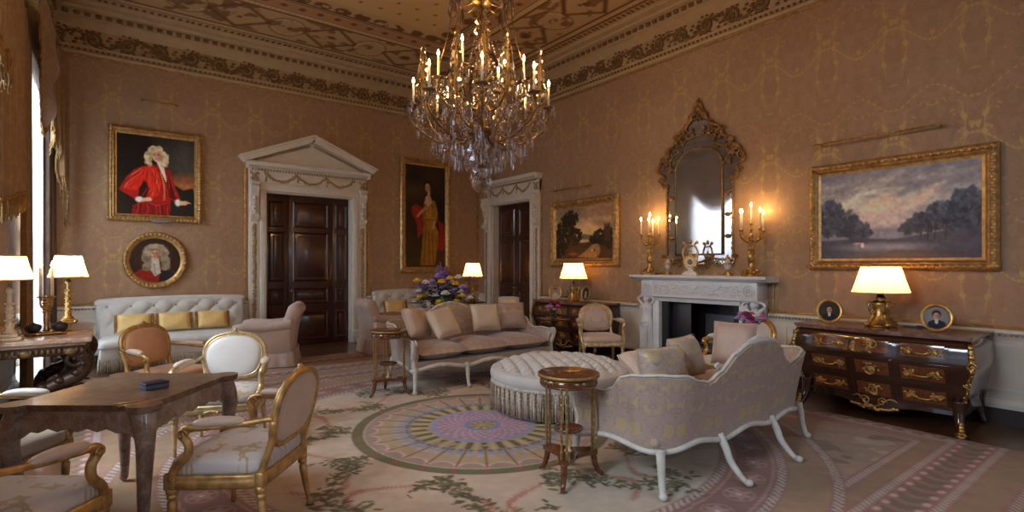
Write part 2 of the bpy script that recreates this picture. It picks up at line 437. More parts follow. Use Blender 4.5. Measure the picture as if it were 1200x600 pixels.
def ceiling_colours(Xc, Yc):
    D = np.minimum(np.minimum(Xc-XL, XR-Xc), np.minimum(Yc-YN, YB-Yc))
    dx = np.minimum(Xc-XL, XR-Xc); along = np.where(dx <= np.minimum(Yc-YN, YB-Yc), Yc-4.07, Xc-2.9)
    h, w = D.shape
    a = np.zeros((h, w, 3)); a[:] = (196, 164, 120)
    br = np.array((112, 74, 40.)); lt = np.array((214, 184, 140.))
    def put(m, c):
        nonlocal a
        m = np.clip(m, 0, 1)[:, :, None]; a = a*(1-m)+np.array(c, float)*m
    band = lambda lo, hi: ((D > lo) & (D < hi)).astype(float)
    zig = np.abs(((along/.09) % 1)-.5)*2
    put(band(.46, .56)*(zig > .45), br); put(band(.60, .64), br); put(band(.64, .72)*(np.abs(((along/.06) % 1)-.5) < .3), lt)
    put(band(.74, .77), br)
    v = (D-1.25)/.46; p = 1.36
    u = ((along/p+.5) % 1-.5)*p; u2 = ((along/p) % 1-.5)*p
    dia = np.abs(u)/.46+np.abs(v); e = np.abs(dia-.93)
    put(band(.78, 1.70)*np.clip((.13-e)/.05, 0, 1)*(.6+.4*(((along+D)*22) % 1 > .4)), br)
    put(band(.78, 1.70)*np.clip((.30-np.hypot(u/.46*1.2, v*1.3))/.1, 0, 1)*(vnoise(h, w, 5, 3, 2) > .48), br)
    ov = np.hypot(u2/.24, v*.46/.30)
    put(np.clip((.09-np.abs(ov-.92))/.03, 0, 1)*(((np.arctan2(v, u2)*5) % 1) > .35)*band(.78, 1.7), lt)
    put(np.clip((.05-np.abs(ov-1.12))/.03, 0, 1)*band(.78, 1.7), br)
    put(np.clip((.42-np.hypot(u2/.24, v*.46/.16))/.15, 0, 1)*(vnoise(h, w, 5, 4, 2) > .47), br)
    put(band(.8, 1.7)*np.clip((vnoise(h, w, 7, 5, 3)-.60)/.04, 0, 1)*.7, br)
    put(band(1.70, 1.73), br); put(band(1.73, 1.83)*(np.abs(((along/.07) % 1)-.5) < .3), lt); put(band(1.83, 1.86), br)
    put(band(1.88, 2.10), (186, 138, 98))
    r = np.hypot(((along/.26) % 1-.5)*.26, D-1.99); put(np.clip((.06-r)/.02, 0, 1), br)
    put(band(2.12, 2.16), (70, 44, 22)); put(band(2.18, 2.22), br)
    sc_ = np.hypot(((along/.30) % 1-.5)*.30/1.25, D-2.30); put(np.clip((.11-sc_)/.02, 0, 1)*(D > 2.22)*(vnoise(h, w, 4, 6, 2) > .35), br)
    f = D > 2.5; put(f*1.0, (206, 172, 122))
    r = np.hypot((Xc/.30+np.floor(Yc/.30) % 2*.5) % 1-.5, (Yc/.30) % 1-.5); put(f*np.clip((.11-r)/.04, 0, 1), br)
    return lin(a)
ys, xs = np.mgrid[0:int((YB-YN)/.024)+1, 0:int((XR-XL)/.024)+1]
Yc = YB-ys*.024; Xc = XL+xs*.024
ceil = colour_grid('ceiling', np.stack([Xc, Yc, np.full(Xc.shape, ZC)], -1), ceiling_colours(Xc, Yc), mat_attr('painted_plaster', .7, .1, 40))
tag(ceil, 'painted plaster ceiling with diamond and oval ornament border', 'ceiling', kind='structure')
b = MB(); b.box(((XL+XR)/2, (YN+YB)/2, ZC+.1), (XR-XL+1.2, YB-YN+1.2, .16)); tag(b.build('ceiling_slab', m_corn, ceil), kind='structure')

# ---------------------------------------------------------------- walls
T = .45; ZD = .87
def wall_box(b, p0, p1):
    """axis box, split at dado height into cream below and damask above"""
    for lo, hi, mi in ((p0[2], min(p1[2], ZD), 1), (max(p0[2], ZD), p1[2], 0)):
        if hi-lo < 1e-4: continue
        b.cur = mi
        b.box([(p0[0]+p1[0])/2, (p0[1]+p1[1])/2, (lo+hi)/2], [p1[0]-p0[0], p1[1]-p0[1], hi-lo])
    b.cur = 0
D1 = (2.16, 3.73, 2.82)     # back door opening, X
D2 = (8.13, 9.49, 2.83)     # side door opening, Y
b = MB()
wall_box(b, (XL-T, YB, 0), (D1[0], YB+T, ZC)); wall_box(b, (D1[1], YB, 0), (XR+T, YB+T, ZC)); wall_box(b, (D1[0], YB, D1[2]), (D1[1], YB+T, ZC))
b.cur = 2; b.box(((D1[0]+D1[1])/2, YB+T-.05, 1.4), (1.7, .1, 2.9)); b.cur = 0
tag(b.build('wall_back', [m_wall_x, m_dado, m_dark]), 'back wall hung with gold figured pink damask above a cream dado', 'wall', kind='structure')
FP = (3.75, 4.97, 1.02)      # fire opening, Y
b = MB()
wall_box(b, (XR, YN, 0), (XR+T, FP[0], ZC)); wall_box(b, (XR, FP[1], 0), (XR+T, D2[0], ZC)); wall_box(b, (XR, D2[1], 0), (XR+T, YB, ZC))
wall_box(b, (XR, D2[0], D2[2]), (XR+T, D2[1], ZC)); wall_box(b, (XR, FP[0], FP[2]), (XR+T, FP[1], ZC))
b.cur = 2; b.box((XR+T-.05, (D2[0]+D2[1])/2, 1.4), (.1, 1.5, 2.9)); b.cur = 0
tag(b.build('wall_right', [m_wall_y, m_dado, m_dark]), 'fireplace wall hung with gold figured pink damask above a cream dado', 'wall', kind='structure')
WINS = [(8.02, 9.38), (4.40, 5.76), (.80, 2.16)]; WZ = (.18, 3.75)
b = MB(); y = YN
for y0, y1 in sorted(WINS):
    wall_box(b, (XL-T, y, 0), (XL, y0, ZC)); wall_box(b, (XL-T, y0, 0), (XL, y1, WZ[0])); wall_box(b, (XL-T, y0, WZ[1]), (XL, y1, ZC)); y = y1
wall_box(b, (XL-T, y, 0), (XL, YB, ZC))
tag(b.build('wall_left', [m_wall_y, m_dado]), 'window wall with tall windows between damask piers', 'wall', kind='structure')
RW = [(.9, 2.3), (3.9, 5.3)]
b = MB(); x = XL-T
for x0, x1 in RW:
    wall_box(b, (x, YN-T, 0), (x0, YN, ZC)); wall_box(b, (x0, YN-T, 0), (x1, YN, WZ[0])); wall_box(b, (x0, YN-T, WZ[1]), (x1, YN, ZC)); x = x1
wall_box(b, (x, YN-T, 0), (XR+T, YN, ZC))
tag(b.build('wall_front', [m_wall_x, m_dado]), 'end wall behind the viewer with two windows', 'wall', kind='structure')

# windows: frame, glazing bars, one pane sheet per sash
t = NT('window_glass'); tp = t.n('BsdfTransparent'); gl = t.n('BsdfGlossy'); gl.inputs['Roughness'].default_value = .02
mx = t.n('MixShader'); mx.inputs[0].default_value = .06; t.l(tp.outputs[0], mx.inputs[1]); t.l(gl.outputs[0], mx.inputs[2]); t.l(mx.outputs[0], t.out.inputs[0]); m_pane = t.m
def window(k, c, w, rz, lab):
    r = empty('window_%d' % k, (c[0], c[1], 0), rz, lab, 'window', kind='structure')   # local: wall plane y=0, room at -y
    z0, z1 = WZ; f = MB()
    for sx in (-1, 1): f.box((sx*(w/2-.03), .20, (z0+z1)/2), (.06, .10, z1-z0), .008)
    for z in (z0+.04, (z0+z1)/2, z1-.04): f.box((0, .20, z), (w, .10, .08), .008)
    f.build('window_frame', m_white, r)
    g = MB()
    for x in (-w/6, w/6): g.box((x, .20, (z0+z1)/2), (.025, .035, z1-z0))
    for i in range(1, 6):
        if i != 3: g.box((0, .20, z0+(z1-z0)*i/6), (w, .035, .025))
    g.build('glazing_bar', m_white, r)
    p = MB(); p.box((0, .215, (z0+z1)/2), (w-.06, .006, z1-z0-.06)); p.build('pane', m_pane, r)
    s = MB(); s.box((0, .07, z0-.02), (w, .28, .05), .01); s.build('window_sill', m_white, r)
    return r
for k, (y0, y1) in enumerate(WINS):
    window(k+1, (XL, (y0+y1)/2), y1-y0, PI/2, ['tall sash window at the far end of the window wall', 'tall sash window nearer the viewer beside the gaming table', 'tall sash window beside the viewer'][k])
for k, (x0, x1) in enumerate(RW):
    window(k+4, ((x0+x1)/2, YN), x1-x0, PI, ['tall sash window in the end wall nearer the window wall', 'tall sash window in the end wall nearer the fireplace wall'][k])

# ---------------------------------------------------------------- cornice, rails, skirting
cprof = [(0, 4.63), (.05, 4.64), (.06, 4.67), (.04, 4.69), (.04, 4.72), (.07, 4.75), (.025, 4.76), (.025, 5.02), (.06, 5.06), (.13, 5.11), (.19, 5.13), (.19, 5.14), (.20, 5.21), (.28, 5.225), (.30, 5.25), (.40, 5.265), (.42, 5.285), (.45, ZC), (0, ZC)]
def cornice(name, p0, p1, lab, orn=True):
    b = MB(); p0 = Vector((*p0, 0)); p1 = Vector((*p1, 0)); b.sweep([p0, p1], cprof)
    o = tag(b.build(name, m_corn), lab, 'cornice', kind='structure')
    d = (p1-p0); L = d.length; d.normalize(); nrm = d.cross(Vector((0, 0, 1))); U = Vector((0, 0, 1))
    if not orn: return o
    q = MB(); n = int(L/.125)
    for i in range(n):      # dentil and egg course
        c = p0+d*((i+.5)*L/n)
        q.box(c+nrm*.205+U*5.175, (.075 if abs(d.x) > .5 else .05, .05 if abs(d.x) > .5 else .075, .055), .012)
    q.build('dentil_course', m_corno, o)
    s = MB(); pitch = .40; n = int(L/pitch)
    for i in range(n):
        c = p0+d*((i+.5)*L/n)+nrm*.035; fl = 1 if i % 2 == 0 else -1
        cc = c+U*(4.885+.012*fl)
        s.tube(spiral(cc, .118, 1.8, d, U*fl, PI*.9, 28, .12), [.024-.010*k/28 for k in range(29)], 6)
        a = cc+d*-.11+U*(-.02*fl)
        s.tube(crom([a+d*-.12+U*(-.10*fl), a+d*-.04+U*(-.06*fl), a], 4), [.006+.0015*k for k in range(9)], 5)
        for k in range(10):   # leaves round the curl
            an = k*.55+.3; rr = .126+.014*(k % 2)
            pc = cc+d*(math.cos(an)*rr)+U*(math.sin(an)*rr*fl)
            s.ell(pc, (.026 if abs(d.x) > .5 else .015, .015 if abs(d.x) > .5 else .026, .018), 6, 4)
        s.ell(cc, (.028, .028, .028), 7, 5)
        for k in range(4):
            pc = c+d*(.20+.03*math.sin(k*2.1))+U*(4.80+.05*k)
            s.ell(pc, (.03 if abs(d.x) > .5 else .014, .014 if abs(d.x) > .5 else .03, .022), 6, 4)
    wave = [p0+d*(L*i/(n*12))+nrm*.03+U*(4.885-.085*math.cos(PI*(L*i/(n*12))/pitch)) for i in range(n*12+1)]
    s.tube(wave, .016, 5)
    rs = random.Random(int(L*10)); tx = abs(d.x) > .5
    for i in range(0, n*12, 1):
        q = wave[i]+U*rs.choice((-1, 1))*rs.uniform(.02, .06)+d*rs.uniform(-.02, .02); e1, e2 = rs.uniform(.016, .030), rs.uniform(.010, .018)
        s.ell(q, (e1 if tx else .012, .012 if tx else e1, e2), 6, 4)
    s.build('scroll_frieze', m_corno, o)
    e = MB(); n = int(L/.07)
    for i in range(n):
        c = p0+d*((i+.5)*L/n)+nrm*.05+U*4.705; e.ell(c, (.022, .022, .018), 5, 4)
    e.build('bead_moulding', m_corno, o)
    return o
cornice('trim_1', (XL, YB), (XR, YB), 'gilded scroll cornice above the back wall')
cornice('trim_2', (XR, YB), (XR, YN), 'gilded scroll cornice above the fireplace wall')
cornice('trim_3', (XL, YN), (XL, YB), 'gilded scroll cornice above the window wall')
cornice('trim_4', (XR, YN), (XL, YN), 'cornice above the end wall', False)

rprof = [(0, .80), (.012, .80), (.018, .83), (.03, .85), (.05, .862), (.05, .885), (.03, .895), (0, .90)]
bprof = [(0, .15), (.03, .15), (.03, .19), (.018, .205), (.01, .225), (0, .23)]
sprof = [(0, 0), (.035, 0), (.035, .15), (0, .15)]
def rail(name, p0, p1, lab, panels=()):
    a = Vector((*p0, 0)); c = Vector((*p1, 0)); b = MB(); b.sweep([a, c], rprof); o = tag(b.build(name, m_white), lab, 'dado rail', kind='structure')
    g = MB(); g.sweep([a, c], [(0, .90), (.022, .90), (.026, .912), (.015, .925), (0, .925)]); g.build('gilt_fillet', m_gold2, o)
    d = (c-a); L = d.length; d.normalize(); nr = d.cross(Vector((0, 0, 1))); e = MB(); n = int(L/.04)
    for i in range(n): e.ell(a+d*((i+.5)*L/n)+nr*.045+Vector((0, 0, .845)), (.013, .013, .014), 5, 4)
    e.build('bead_moulding', m_orn, o)
    for s0, s1 in panels:
        q = MB(); P = [a+d*s0+Vector((0, 0, .32)), a+d*s1+Vector((0, 0, .32)), a+d*s1+Vector((0, 0, .74)), a+d*s0+Vector((0, 0, .74))]
        q.sweep(P, [(-.012, 0), (.012, 0), (.012, .014), (-.012, .014)], True, up=nr); q.build('panel_moulding', m_white, o)
def skirt(name, p0, p1, lab):
    a = Vector((*p0, 0)); c = Vector((*p1, 0)); b = MB(); b.sweep([a, c], sprof); b.cur = 1; b.sweep([a, c], bprof)
    tag(b.build(name, [m_dark, m_white]), lab, 'baseboard', kind='structure')
for nm, i, p0, p1, pan, wh in (
        ('back', 5, (XL, YB), (1.86, YB), [(.2, 2.6)], 'back wall left of the pedimented door'),
        ('corner', 6, (4.03, YB), (XR, YB), [(.2, 2.5)], 'back wall right of the pedimented door'),
        ('side', 7, (XR, 7.86), (XR, 5.45), [(.2, 2.2)], 'fireplace wall between door and chimneypiece'),
        ('right', 8, (XR, 3.35), (XR, YN), [(.2, 2.6), (2.8, 5.1)], 'fireplace wall behind the large commode'),
        ('left', 9, (XL, 5.78), (XL, 8.0), [(.1, 2.1)], 'pier between the windows')):
    rail('trim_%d' % i, p0, p1, 'cream dado rail on the '+wh, pan)
    skirt('baseboard_'+nm, p0, p1, 'dark baseboard on the '+wh)
# gilt fillets edging the damask
b = MB()
def fil(P, up): b.sweep(P, [(-.012, 0), (.012, 0), (.012, .014), (-.012, .014)], up=up)
fil([(XR-.012, YB, .92), (XR-.012, YB, 4.63)], (0, -1, 0)); fil([(XL+.02, YB, 4.615), (XR, YB, 4.615)], (0, -1, 0)); fil([(XR, YB-.02, 4.615), (XR, YN, 4.615)], (-1, 0, 0))
fil([(XR, 3.30, .92), (XR, 3.30, 1.3)], (-1, 0, 0)); fil([(XR, 7.83, .92), (XR, 7.83, 3.3)], (-1, 0, 0)); fil([(1.83, YB, .92), (1.83, YB, 3.3)], (0, -1, 0)); fil([(4.06, YB, .92), (4.06, YB, 3.3)], (0, -1, 0))
tag(b.build('trim_10', m_gold2), 'thin gilt fillets edging the damask', 'trim', kind='structure')

# ---------------------------------------------------------------- doorcases (local: opening width w centred on x=0, wall plane y=0, room at -y)
def leaf_ornament(b, pts, r, n, seed=1):
    rs = random.Random(seed); P = crom(pts, 60)
    for i in range(n):
        p = P[int(i*(len(P)-1)/max(1, n-1))]
        b.ell((p.x+rs.uniform(-r, r)*.5, p.y, p.z+rs.uniform(-r, r)*.5), (r*rs.uniform(.7, 1.1), r*.5, r*rs.uniform(.7, 1.1)), 6, 4)
def doorcase(k, loc, rz, w, h, ped, leaves, lab):
    r = empty('door_%d' % k, loc, rz, lab, 'door', kind='structure')
    cw = .27
    f = MB()
    for sx in (-1, 1):
        f.box((sx*(w/2+.05), -.03, h/2), (.10, .10, h), .01); f.box((sx*(w/2+.19), -.02, (h+.35)/2), (.17, .07, h+.35), .008)
        f.box((sx*(w/2+.12), -.045, .12), (.28, .13, .24), .01); f.box((sx*(w/2-.005), .09, h/2), (.03, .22, h))
    f.box((0, -.03, h+.07), (w+.2, .10, .14), .01); f.box((0, -.025, h+.25), (w+.55, .08, .24), .006)
    f.box((0, .09, h-.01), (w, .22, .03))
    z = h+.37
    f.sweep([(-w/2-.29, -.0, 0), (w/2+.29, -.0, 0)], [(0, z), (.09, z), (.10, z+.03), (.17, z+.05), (.18, z+.10), (.20, z+.12), (0, z+.12)])
    for sx in (-1, 1): f.box((sx*(w/2+.30), -.09, z+.06), (.04, .17, .11), .01)
    if ped:
        zp = z+.12; W = w/2+.33; hp = .46
        f.prism([(-W, zp), (W, zp), (0, zp+hp)], .07, (0, -.035, 0))
        for sx in (-1, 1):
            d = Vector((-sx*W, 0, hp)); L = d.length; d.normalize(); n = Vector((sx*hp, 0, W)).normalized()
            a = Vector((sx*(W+.02), -.11, zp-.02))
            f.prism([(0, 0), (L+.05, 0), (L+.05, .10), (-.04, .10)], .22, a, d, n)
            f.prism([(-.02, .09), (L+.06, .09), (L+.06, .125), (-.06, .125)], .27, a+Vector((0, -.02, 0)), d, n)
    f.build('doorcase', m_white, r)
    g = MB()      # carved ornament
    zf = h+.25; y = -.075
    for i in range(3):
        x0 = -w/2-.02+(w+.04)*i/3; x1 = x0+(w+.04)/3
        leaf_ornament(g, [(x0, y, zf+.07), (x0+.12, y, zf-.03), ((x0+x1)/2, y, zf-.075), (x1-.12, y, zf-.03), (x1, y, zf+.07)], .024, 44, i)
        leaf_ornament(g, [(x0+.02, y, zf+.06), (x0+.02, y, zf-.07)], .02, 7, i+9)
    for sx in (-1, 1):
        leaf_ornament(g, [(sx*(w/2+.19)-.05, y, zf+.05), (sx*(w/2+.19)+.05, y, zf-.05), (sx*(w/2+.19)-.05, y, zf-.05), (sx*(w/2+.19)+.05, y, zf+.05)], .026, 16, 3)
        leaf_ornament(g, [(sx*(w/2+.19), -.06, h-.62), (sx*(w/2+.19), -.06, .30)], .030, 150, 5)
    n = int((w+.5)/.05)
    for i in range(n): g.box((-w/2-.25+(w+.5)*(i+.5)/n, -.095, z-.005), (.028, .03, .04), .006)
    if ped:
        for sx in (-1, 1):
            for i in range(26):
                tt = .05+.9*i/25; g.box((sx*(W-.10)*(1-tt), -.10, zp+.01+(hp-.06)*tt), (.03, .05, .035), .006)
    g.build('carved_ornament', m_orn, r)
    for sx in (-1, 1):      # scroll consoles
        c = MB(); prof = crom([(-.03, 0, h+.10), (-.15, 0, h+.08), (-.17, 0, h-.02), (-.10, 0, h-.15), (-.075, 0, h-.32), (-.11, 0, h-.42), (-.12, 0, h-.50), (-.06, 0, h-.55), (-.03, 0, h-.52)], 5)
        c.prism([(p.x, p.z) for p in prof], .12, (sx*(w/2+.19), 0, 0), (0, 1, 0), (0, 0, 1), True)
        c.box((sx*(w/2+.19), -.09, h+.12), (.15, .16, .05), .01)
        for zz, rr in ((h+.02, .05), (h-.47, .04)):
            for s2 in (-1, 1): c.tube(spiral((sx*(w/2+.19)+s2*.06, -.115, zz), rr, 1.4, (0, 1, 0), (0, 0, 1), 0, 16), .010, 5)
        for i in range(7): c.ell((sx*(w/2+.19), -.105-.02*math.sin(i), h-.08-.055*i), (.04, .03, .03), 6, 4)
        c.build('console_bracket', m_white, r)
    # leaves of the door
    lw = [w*.27, w*.52, w*.21] if leaves == 3 else [w*.5, w*.5]; x = -w/2
    for i, q in enumerate(lw):
        d = MB(); cx = x+q/2; d.box((cx, .16, h/2), (q-.008, .05, h-.02), .004)
        rows = [(.12, .62), (.80, 1.06), (1.22, 2.10), (2.22, h-.16)] if leaves == 3 else [(.15, .95), (1.12, 2.02), (2.15, h-.15)]
        for z0, z1 in rows:
            pw = q-.20 if q > .4 else q-.14
            P = [(cx-pw/2, .135, z0), (cx+pw/2, .135, z0), (cx+pw/2, .135, z1), (cx-pw/2, .135, z1)]
            d.sweep(P, [(-.022, 0), (.0, .018), (.022, 0)], True, up=(0, -1, 0))
            d.box((cx, .14, (z0+z1)/2), (pw-.12, .035, z1-z0-.12), .012)
        lf = d.build('door_leaf', m_door, r)
        if i == (1 if leaves == 3 else 0):
            hx = x+.055 if leaves == 3 else x+q-.06
            kb = MB(); kb.lathe([(.0, -.06), (.022, -.055), (.028, -.035), (.012, -.02), (.01, 0), (.03, .003), (.03, .012), (0, .012)], (hx, .128, 1.02), 14, Matrix.Rotation(-PI/2, 3, 'X') @ Matrix.Scale(1, 3)); kb.build('handle', m_brass, lf)
        x += q
    return r
doorcase(1, ((D1[0]+D1[1])/2, YB, 0), 0, D1[1]-D1[0], D1[2], True, 3, 'dark mahogany double door under a white pediment on the back wall')
doorcase(2, (XR, (D2[0]+D2[1])/2, 0), -PI/2, D2[1]-D2[0], D2[2], False, 2, 'dark mahogany door with flat white entablature beside the room corner')
# ---------------------------------------------------------------- carpet
def carpet():
    st = .0125; CX, CY = 2.75, 4.07; HX, HY = 3.03, 4.75
    h = int(2*HY/st)+1; w = int(2*HX/st)+1
    ys, xs = np.mgrid[0:h, 0:w]; X = CX-HX+xs*st; Y = CY+HY-ys*st
    dx = X-CX; dy = Y-CY; r = np.hypot(dx, dy); th = np.arctan2(dy, dx)
    n1 = vnoise(h, w, 30, 11, 4); n2 = vnoise(h, w, 6, 12, 3); n3 = vnoise(h, w, 90, 13, 3)
    a = np.zeros((h, w, 3))
    cream = np.array((188, 176, 158.)); tan = np.array((158, 130, 102.)); mauve = np.array((138, 106, 96.)); pink = np.array((172, 138, 132.))
    green = np.array((88, 92, 54.)); lattice = np.array((188, 172, 160.)); olive = np.array((92, 88, 58.)); rust = np.array((170, 112, 92.))
    a[:] = (166, 144, 122)
    def put(m, c):
        nonlocal a
        m = np.clip(m, 0, 1)[:, :, None]; a = a*(1-m)+np.asarray(c, float)*m
    sm = lambda v, e0, e1: np.clip((v-e0)/(e1-e0), 0, 1)
    ring = lambda lo, hi: sm(r, lo-.006, lo+.006)*(1-sm(r, hi-.006, hi+.006))
    # outer ground with faded pink, cream and blue scrolls
    put(sm(n1, .53, .58)*.6, (176, 142, 128)); put(sm(vnoise(h, w, 22, 21, 3), .60, .64)*.7, (122, 104, 92)); put(sm(vnoise(h, w, 18, 22, 3), .64, .67)*.8, (188, 172, 156)); put(sm(vnoise(h, w, 26, 23, 3), .66, .70)*.7, (150, 150, 156))
    # rectangular border
    mx = np.abs(dx)-2.66; my = np.abs(dy)-2.60; m = np.maximum(mx, my); s = np.where(mx > my, dy, dx)
    def rb(lo, hi): return sm(m, lo-.006, lo+.006)*(1-sm(m, hi-.006, hi+.006))
    def lat(lo, hi): 
        k = rb(lo, hi); put(k, lattice); put(k*(np.abs(((s/.05+(m-lo)/.05) % 1)-.5) < .16), (140, 108, 100)); put(rb(lo-.012, lo+.004), (160, 112, 106)); put(rb(hi-.004, hi+.012), (160, 112, 106))
    def pk(lo, hi):
        put(rb(lo, hi), (156, 116, 106)); mid = (lo+hi)/2; hw = (hi-lo)/2
        u = ((s/.15) % 1-.5)*.15; v = (m-mid)/hw
        put(rb(lo, hi)*np.clip((.055-np.abs(u-.05*np.abs(v)))/.02, 0, 1)*(np.abs(v) < .75)*(n2 > .38), (118, 108, 80))
        put(rb(lo, hi)*np.clip((.03-np.hypot(u*.7, (np.abs(v)-.8)*hw))/.012, 0, 1), (205, 168, 160))
    put(rb(-.02, .28), tan); lat(-.02, .04); lat(.17, .23); pk(.24, .46); lat(.47, .53); put(rb(.54, .74), tan); lat(.75, .81); pk(.82, 1.10); lat(1.11, 1.17); put(rb(1.18, 3), tan)
    lat(1.42, 1.48); pk(1.49, 1.75); lat(1.76, 1.82)
    # round bands
    put(1-sm(r, 2.84, 2.86), tan); put((1-sm(r, 2.84, 2.86))*sm(n1, .5, .6)*.35, (178, 146, 122))
    def rl(lo, hi, nn):
        k = ring(lo, hi); put(k, lattice); put(k*(np.abs(((th*nn/(2*PI)+(r-lo)/(hi-lo)) % 1)-.5) < .17), (132, 98, 92)); put(ring(lo-.012, lo), (158, 112, 104)); put(ring(hi, hi+.012), (158, 112, 104))
    rl(2.80, 2.86, 300); rl(2.46, 2.52, 260)
    put(ring(2.14, 2.46), mauve)
    nn = 44; u = ((th*nn/(2*PI)) % 1-.5)*2*PI*2.3/nn
    e = np.hypot(u/.115, (r-2.30)/.10); put(np.clip((1.0-e)/.1, 0, 1)*(e > .84), (178, 140, 128)); put(np.clip((.72-e-.16*np.cos(6*np.arctan2(r-2.3, u)))/.15, 0, 1), pink); put(np.clip((.2-e)/.1, 0, 1), (215, 190, 180))
    put(ring(2.14, 2.46)*(np.abs(np.abs(r-2.30)-.135) < .012), (170, 132, 122))
    rl(2.07, 2.13, 220)
    # inner field
    put(1-sm(r, 2.05, 2.07), cream); put((1-sm(r, 2.05, 2.07))*sm(n3, .48, .64)*.55, (186, 158, 136)); put((1-sm(r, 2.05, 2.07))*sm(n1, .45, .62)*.25, (206, 194, 178))
    rs = random.Random(5)
    def blob(px, py, la, lb, ang, col, op=.9):
        j0 = int((px-(CX-HX))/st); i0 = int((CY+HY-py)/st); R = int(la/st)+2
        i1, i2, j1, j2 = max(0, i0-R), min(h, i0+R+1), max(0, j0-R), min(w, j0+R+1)
        if i1 >= i2 or j1 >= j2: return
        ddx = X[i1:i2, j1:j2]-px; ddy = Y[i1:i2, j1:j2]-py; c, q = math.cos(ang), math.sin(ang)
        e = np.hypot((ddx*c+ddy*q)/la, (-ddx*q+ddy*c)/lb); k = (np.clip((1.15-e)/.3, 0, 1)*op)[:, :, None]
        a[i1:i2, j1:j2] = a[i1:i2, j1:j2]*(1-k)+np.array(col, float)*k
    for k in range(10):          # rust fern sprays curling between the garlands
        t0 = 2*PI*k/10+.1
        for sgn in (1, -1):
            for i in range(34):
                q = i/33; tt = t0+sgn*(.02+.26*math.sin(q*2.6)); rr = 1.36+.52*q
                px, py = CX+rr*math.cos(tt), CY+rr*math.sin(tt)
                for s2 in (1, -1): blob(px, py, .042, .006, tt+s2*.9+sgn*.4, rust, .6)
    for k in range(10):          # leaf garlands
        t0 = 2*PI*(k+.5)/10
        for i in range(210):
            q = rs.random(); tt = t0+(q-.5)*.56+rs.uniform(-.03, .03); rr = 1.62+.30*math.sin((q-.5)*5.2)+rs.gauss(0, .075)
            px, py = CX+rr*math.cos(tt), CY+rr*math.sin(tt); g = rs.random()
            blob(px, py, rs.uniform(.02, .045), rs.uniform(.009, .017), rs.uniform(0, PI), olive*(.8+.45*g) if g < .8 else np.array((122, 112, 74.)), .92)
    # medallion
    put(1-sm(r, 1.165, 1.175), (110, 92, 72)); put(1-sm(r, 1.145, 1.155), (104, 106, 70)); q = ((th*28/(2*PI)) % 1)
    put(ring(1.07, 1.145)*(np.abs(q-.5) < .07), (158, 84, 70)); put(ring(1.06, 1.073), (206, 186, 172))
    put(1-sm(r, 1.055, 1.065), (178, 156, 124))
    q2 = ((th*28/(2*PI)+.5) % 1-.5)*2*PI/28
    d = np.hypot(q2*1.06, r-1.07); put((r < 1.06)*np.clip((.135-d)/.012, 0, 1), (208, 172, 168)); put((r < 1.06)*np.clip((.115-d)/.012, 0, 1), (160, 140, 128))
    q3 = ((th*28/(2*PI)) % 1-.5)*2*PI/28
    put(ring(.62, 1.05)*np.clip((.011-np.abs(q3*r))/.005, 0, 1), (128, 96, 66))
    q4 = ((th*56/(2*PI)) % 1-.5)*2*PI/56*r
    for rr_, c_ in ((.74, (140, 152, 190)), (.80, (158, 166, 196)), (.69, (96, 112, 160))):
        put(np.clip((.03-np.hypot(q4, r-rr_))/.012, 0, 1), c_)
    put(ring(.50, .66)*np.clip((.030-np.abs(q3*r))/.008, 0, 1)*(n2 > .3), (96, 94, 50)); put(ring(.50, .66)*np.clip((.018-np.abs(((th*28/(2*PI)+.5) % 1-.5)*2*PI/28*r))/.008, 0, 1), (196, 176, 120))
    put(1-sm(r, .475, .485), (148, 152, 192)); put(1-sm(r, .43, .44), (178, 148, 160)); 
    q5 = np.cos(th*24+r*10)*np.cos(r*70); put((r < .43)*sm(q5, .2, .5)*.7, (170, 118, 146)); put((r < .43)*sm(-q5, .3, .6)*.6, (216, 190, 200))
    put(1-sm(r, .165, .175), (128, 136, 184)); put(1-sm(r, .12, .13), (188, 164, 110)); put((r < .12)*(np.cos(th*8) > .2)*(r > .04), (150, 116, 90))
    # dusty wear
    a = a*(.93+.14*n2)[:, :, None]*(.94+.12*n3)[:, :, None]
    P = np.stack([X, Y, np.full(X.shape, .012)], -1)
    t = NT('woven_carpet'); at = t.n('Attribute', attribute_name='Col'); t.pbsdf(at.outputs['Color'], .95, 0, t.noise(t.obj(), 220, 2), .3, .004, 0, .15, .1)
    o = colour_grid('carpet', P, lin(a), t.m)
    tag(o, 'large cream carpet with round spoked medallion and leafy garlands on the floor', 'carpet')
    b = MB(); b.box((CX, CY, .0055), (2*HX, 2*HY, .011)); b.build('binding', mat('carpet_edge', (.30, .22, .16), .9), o)
carpet()
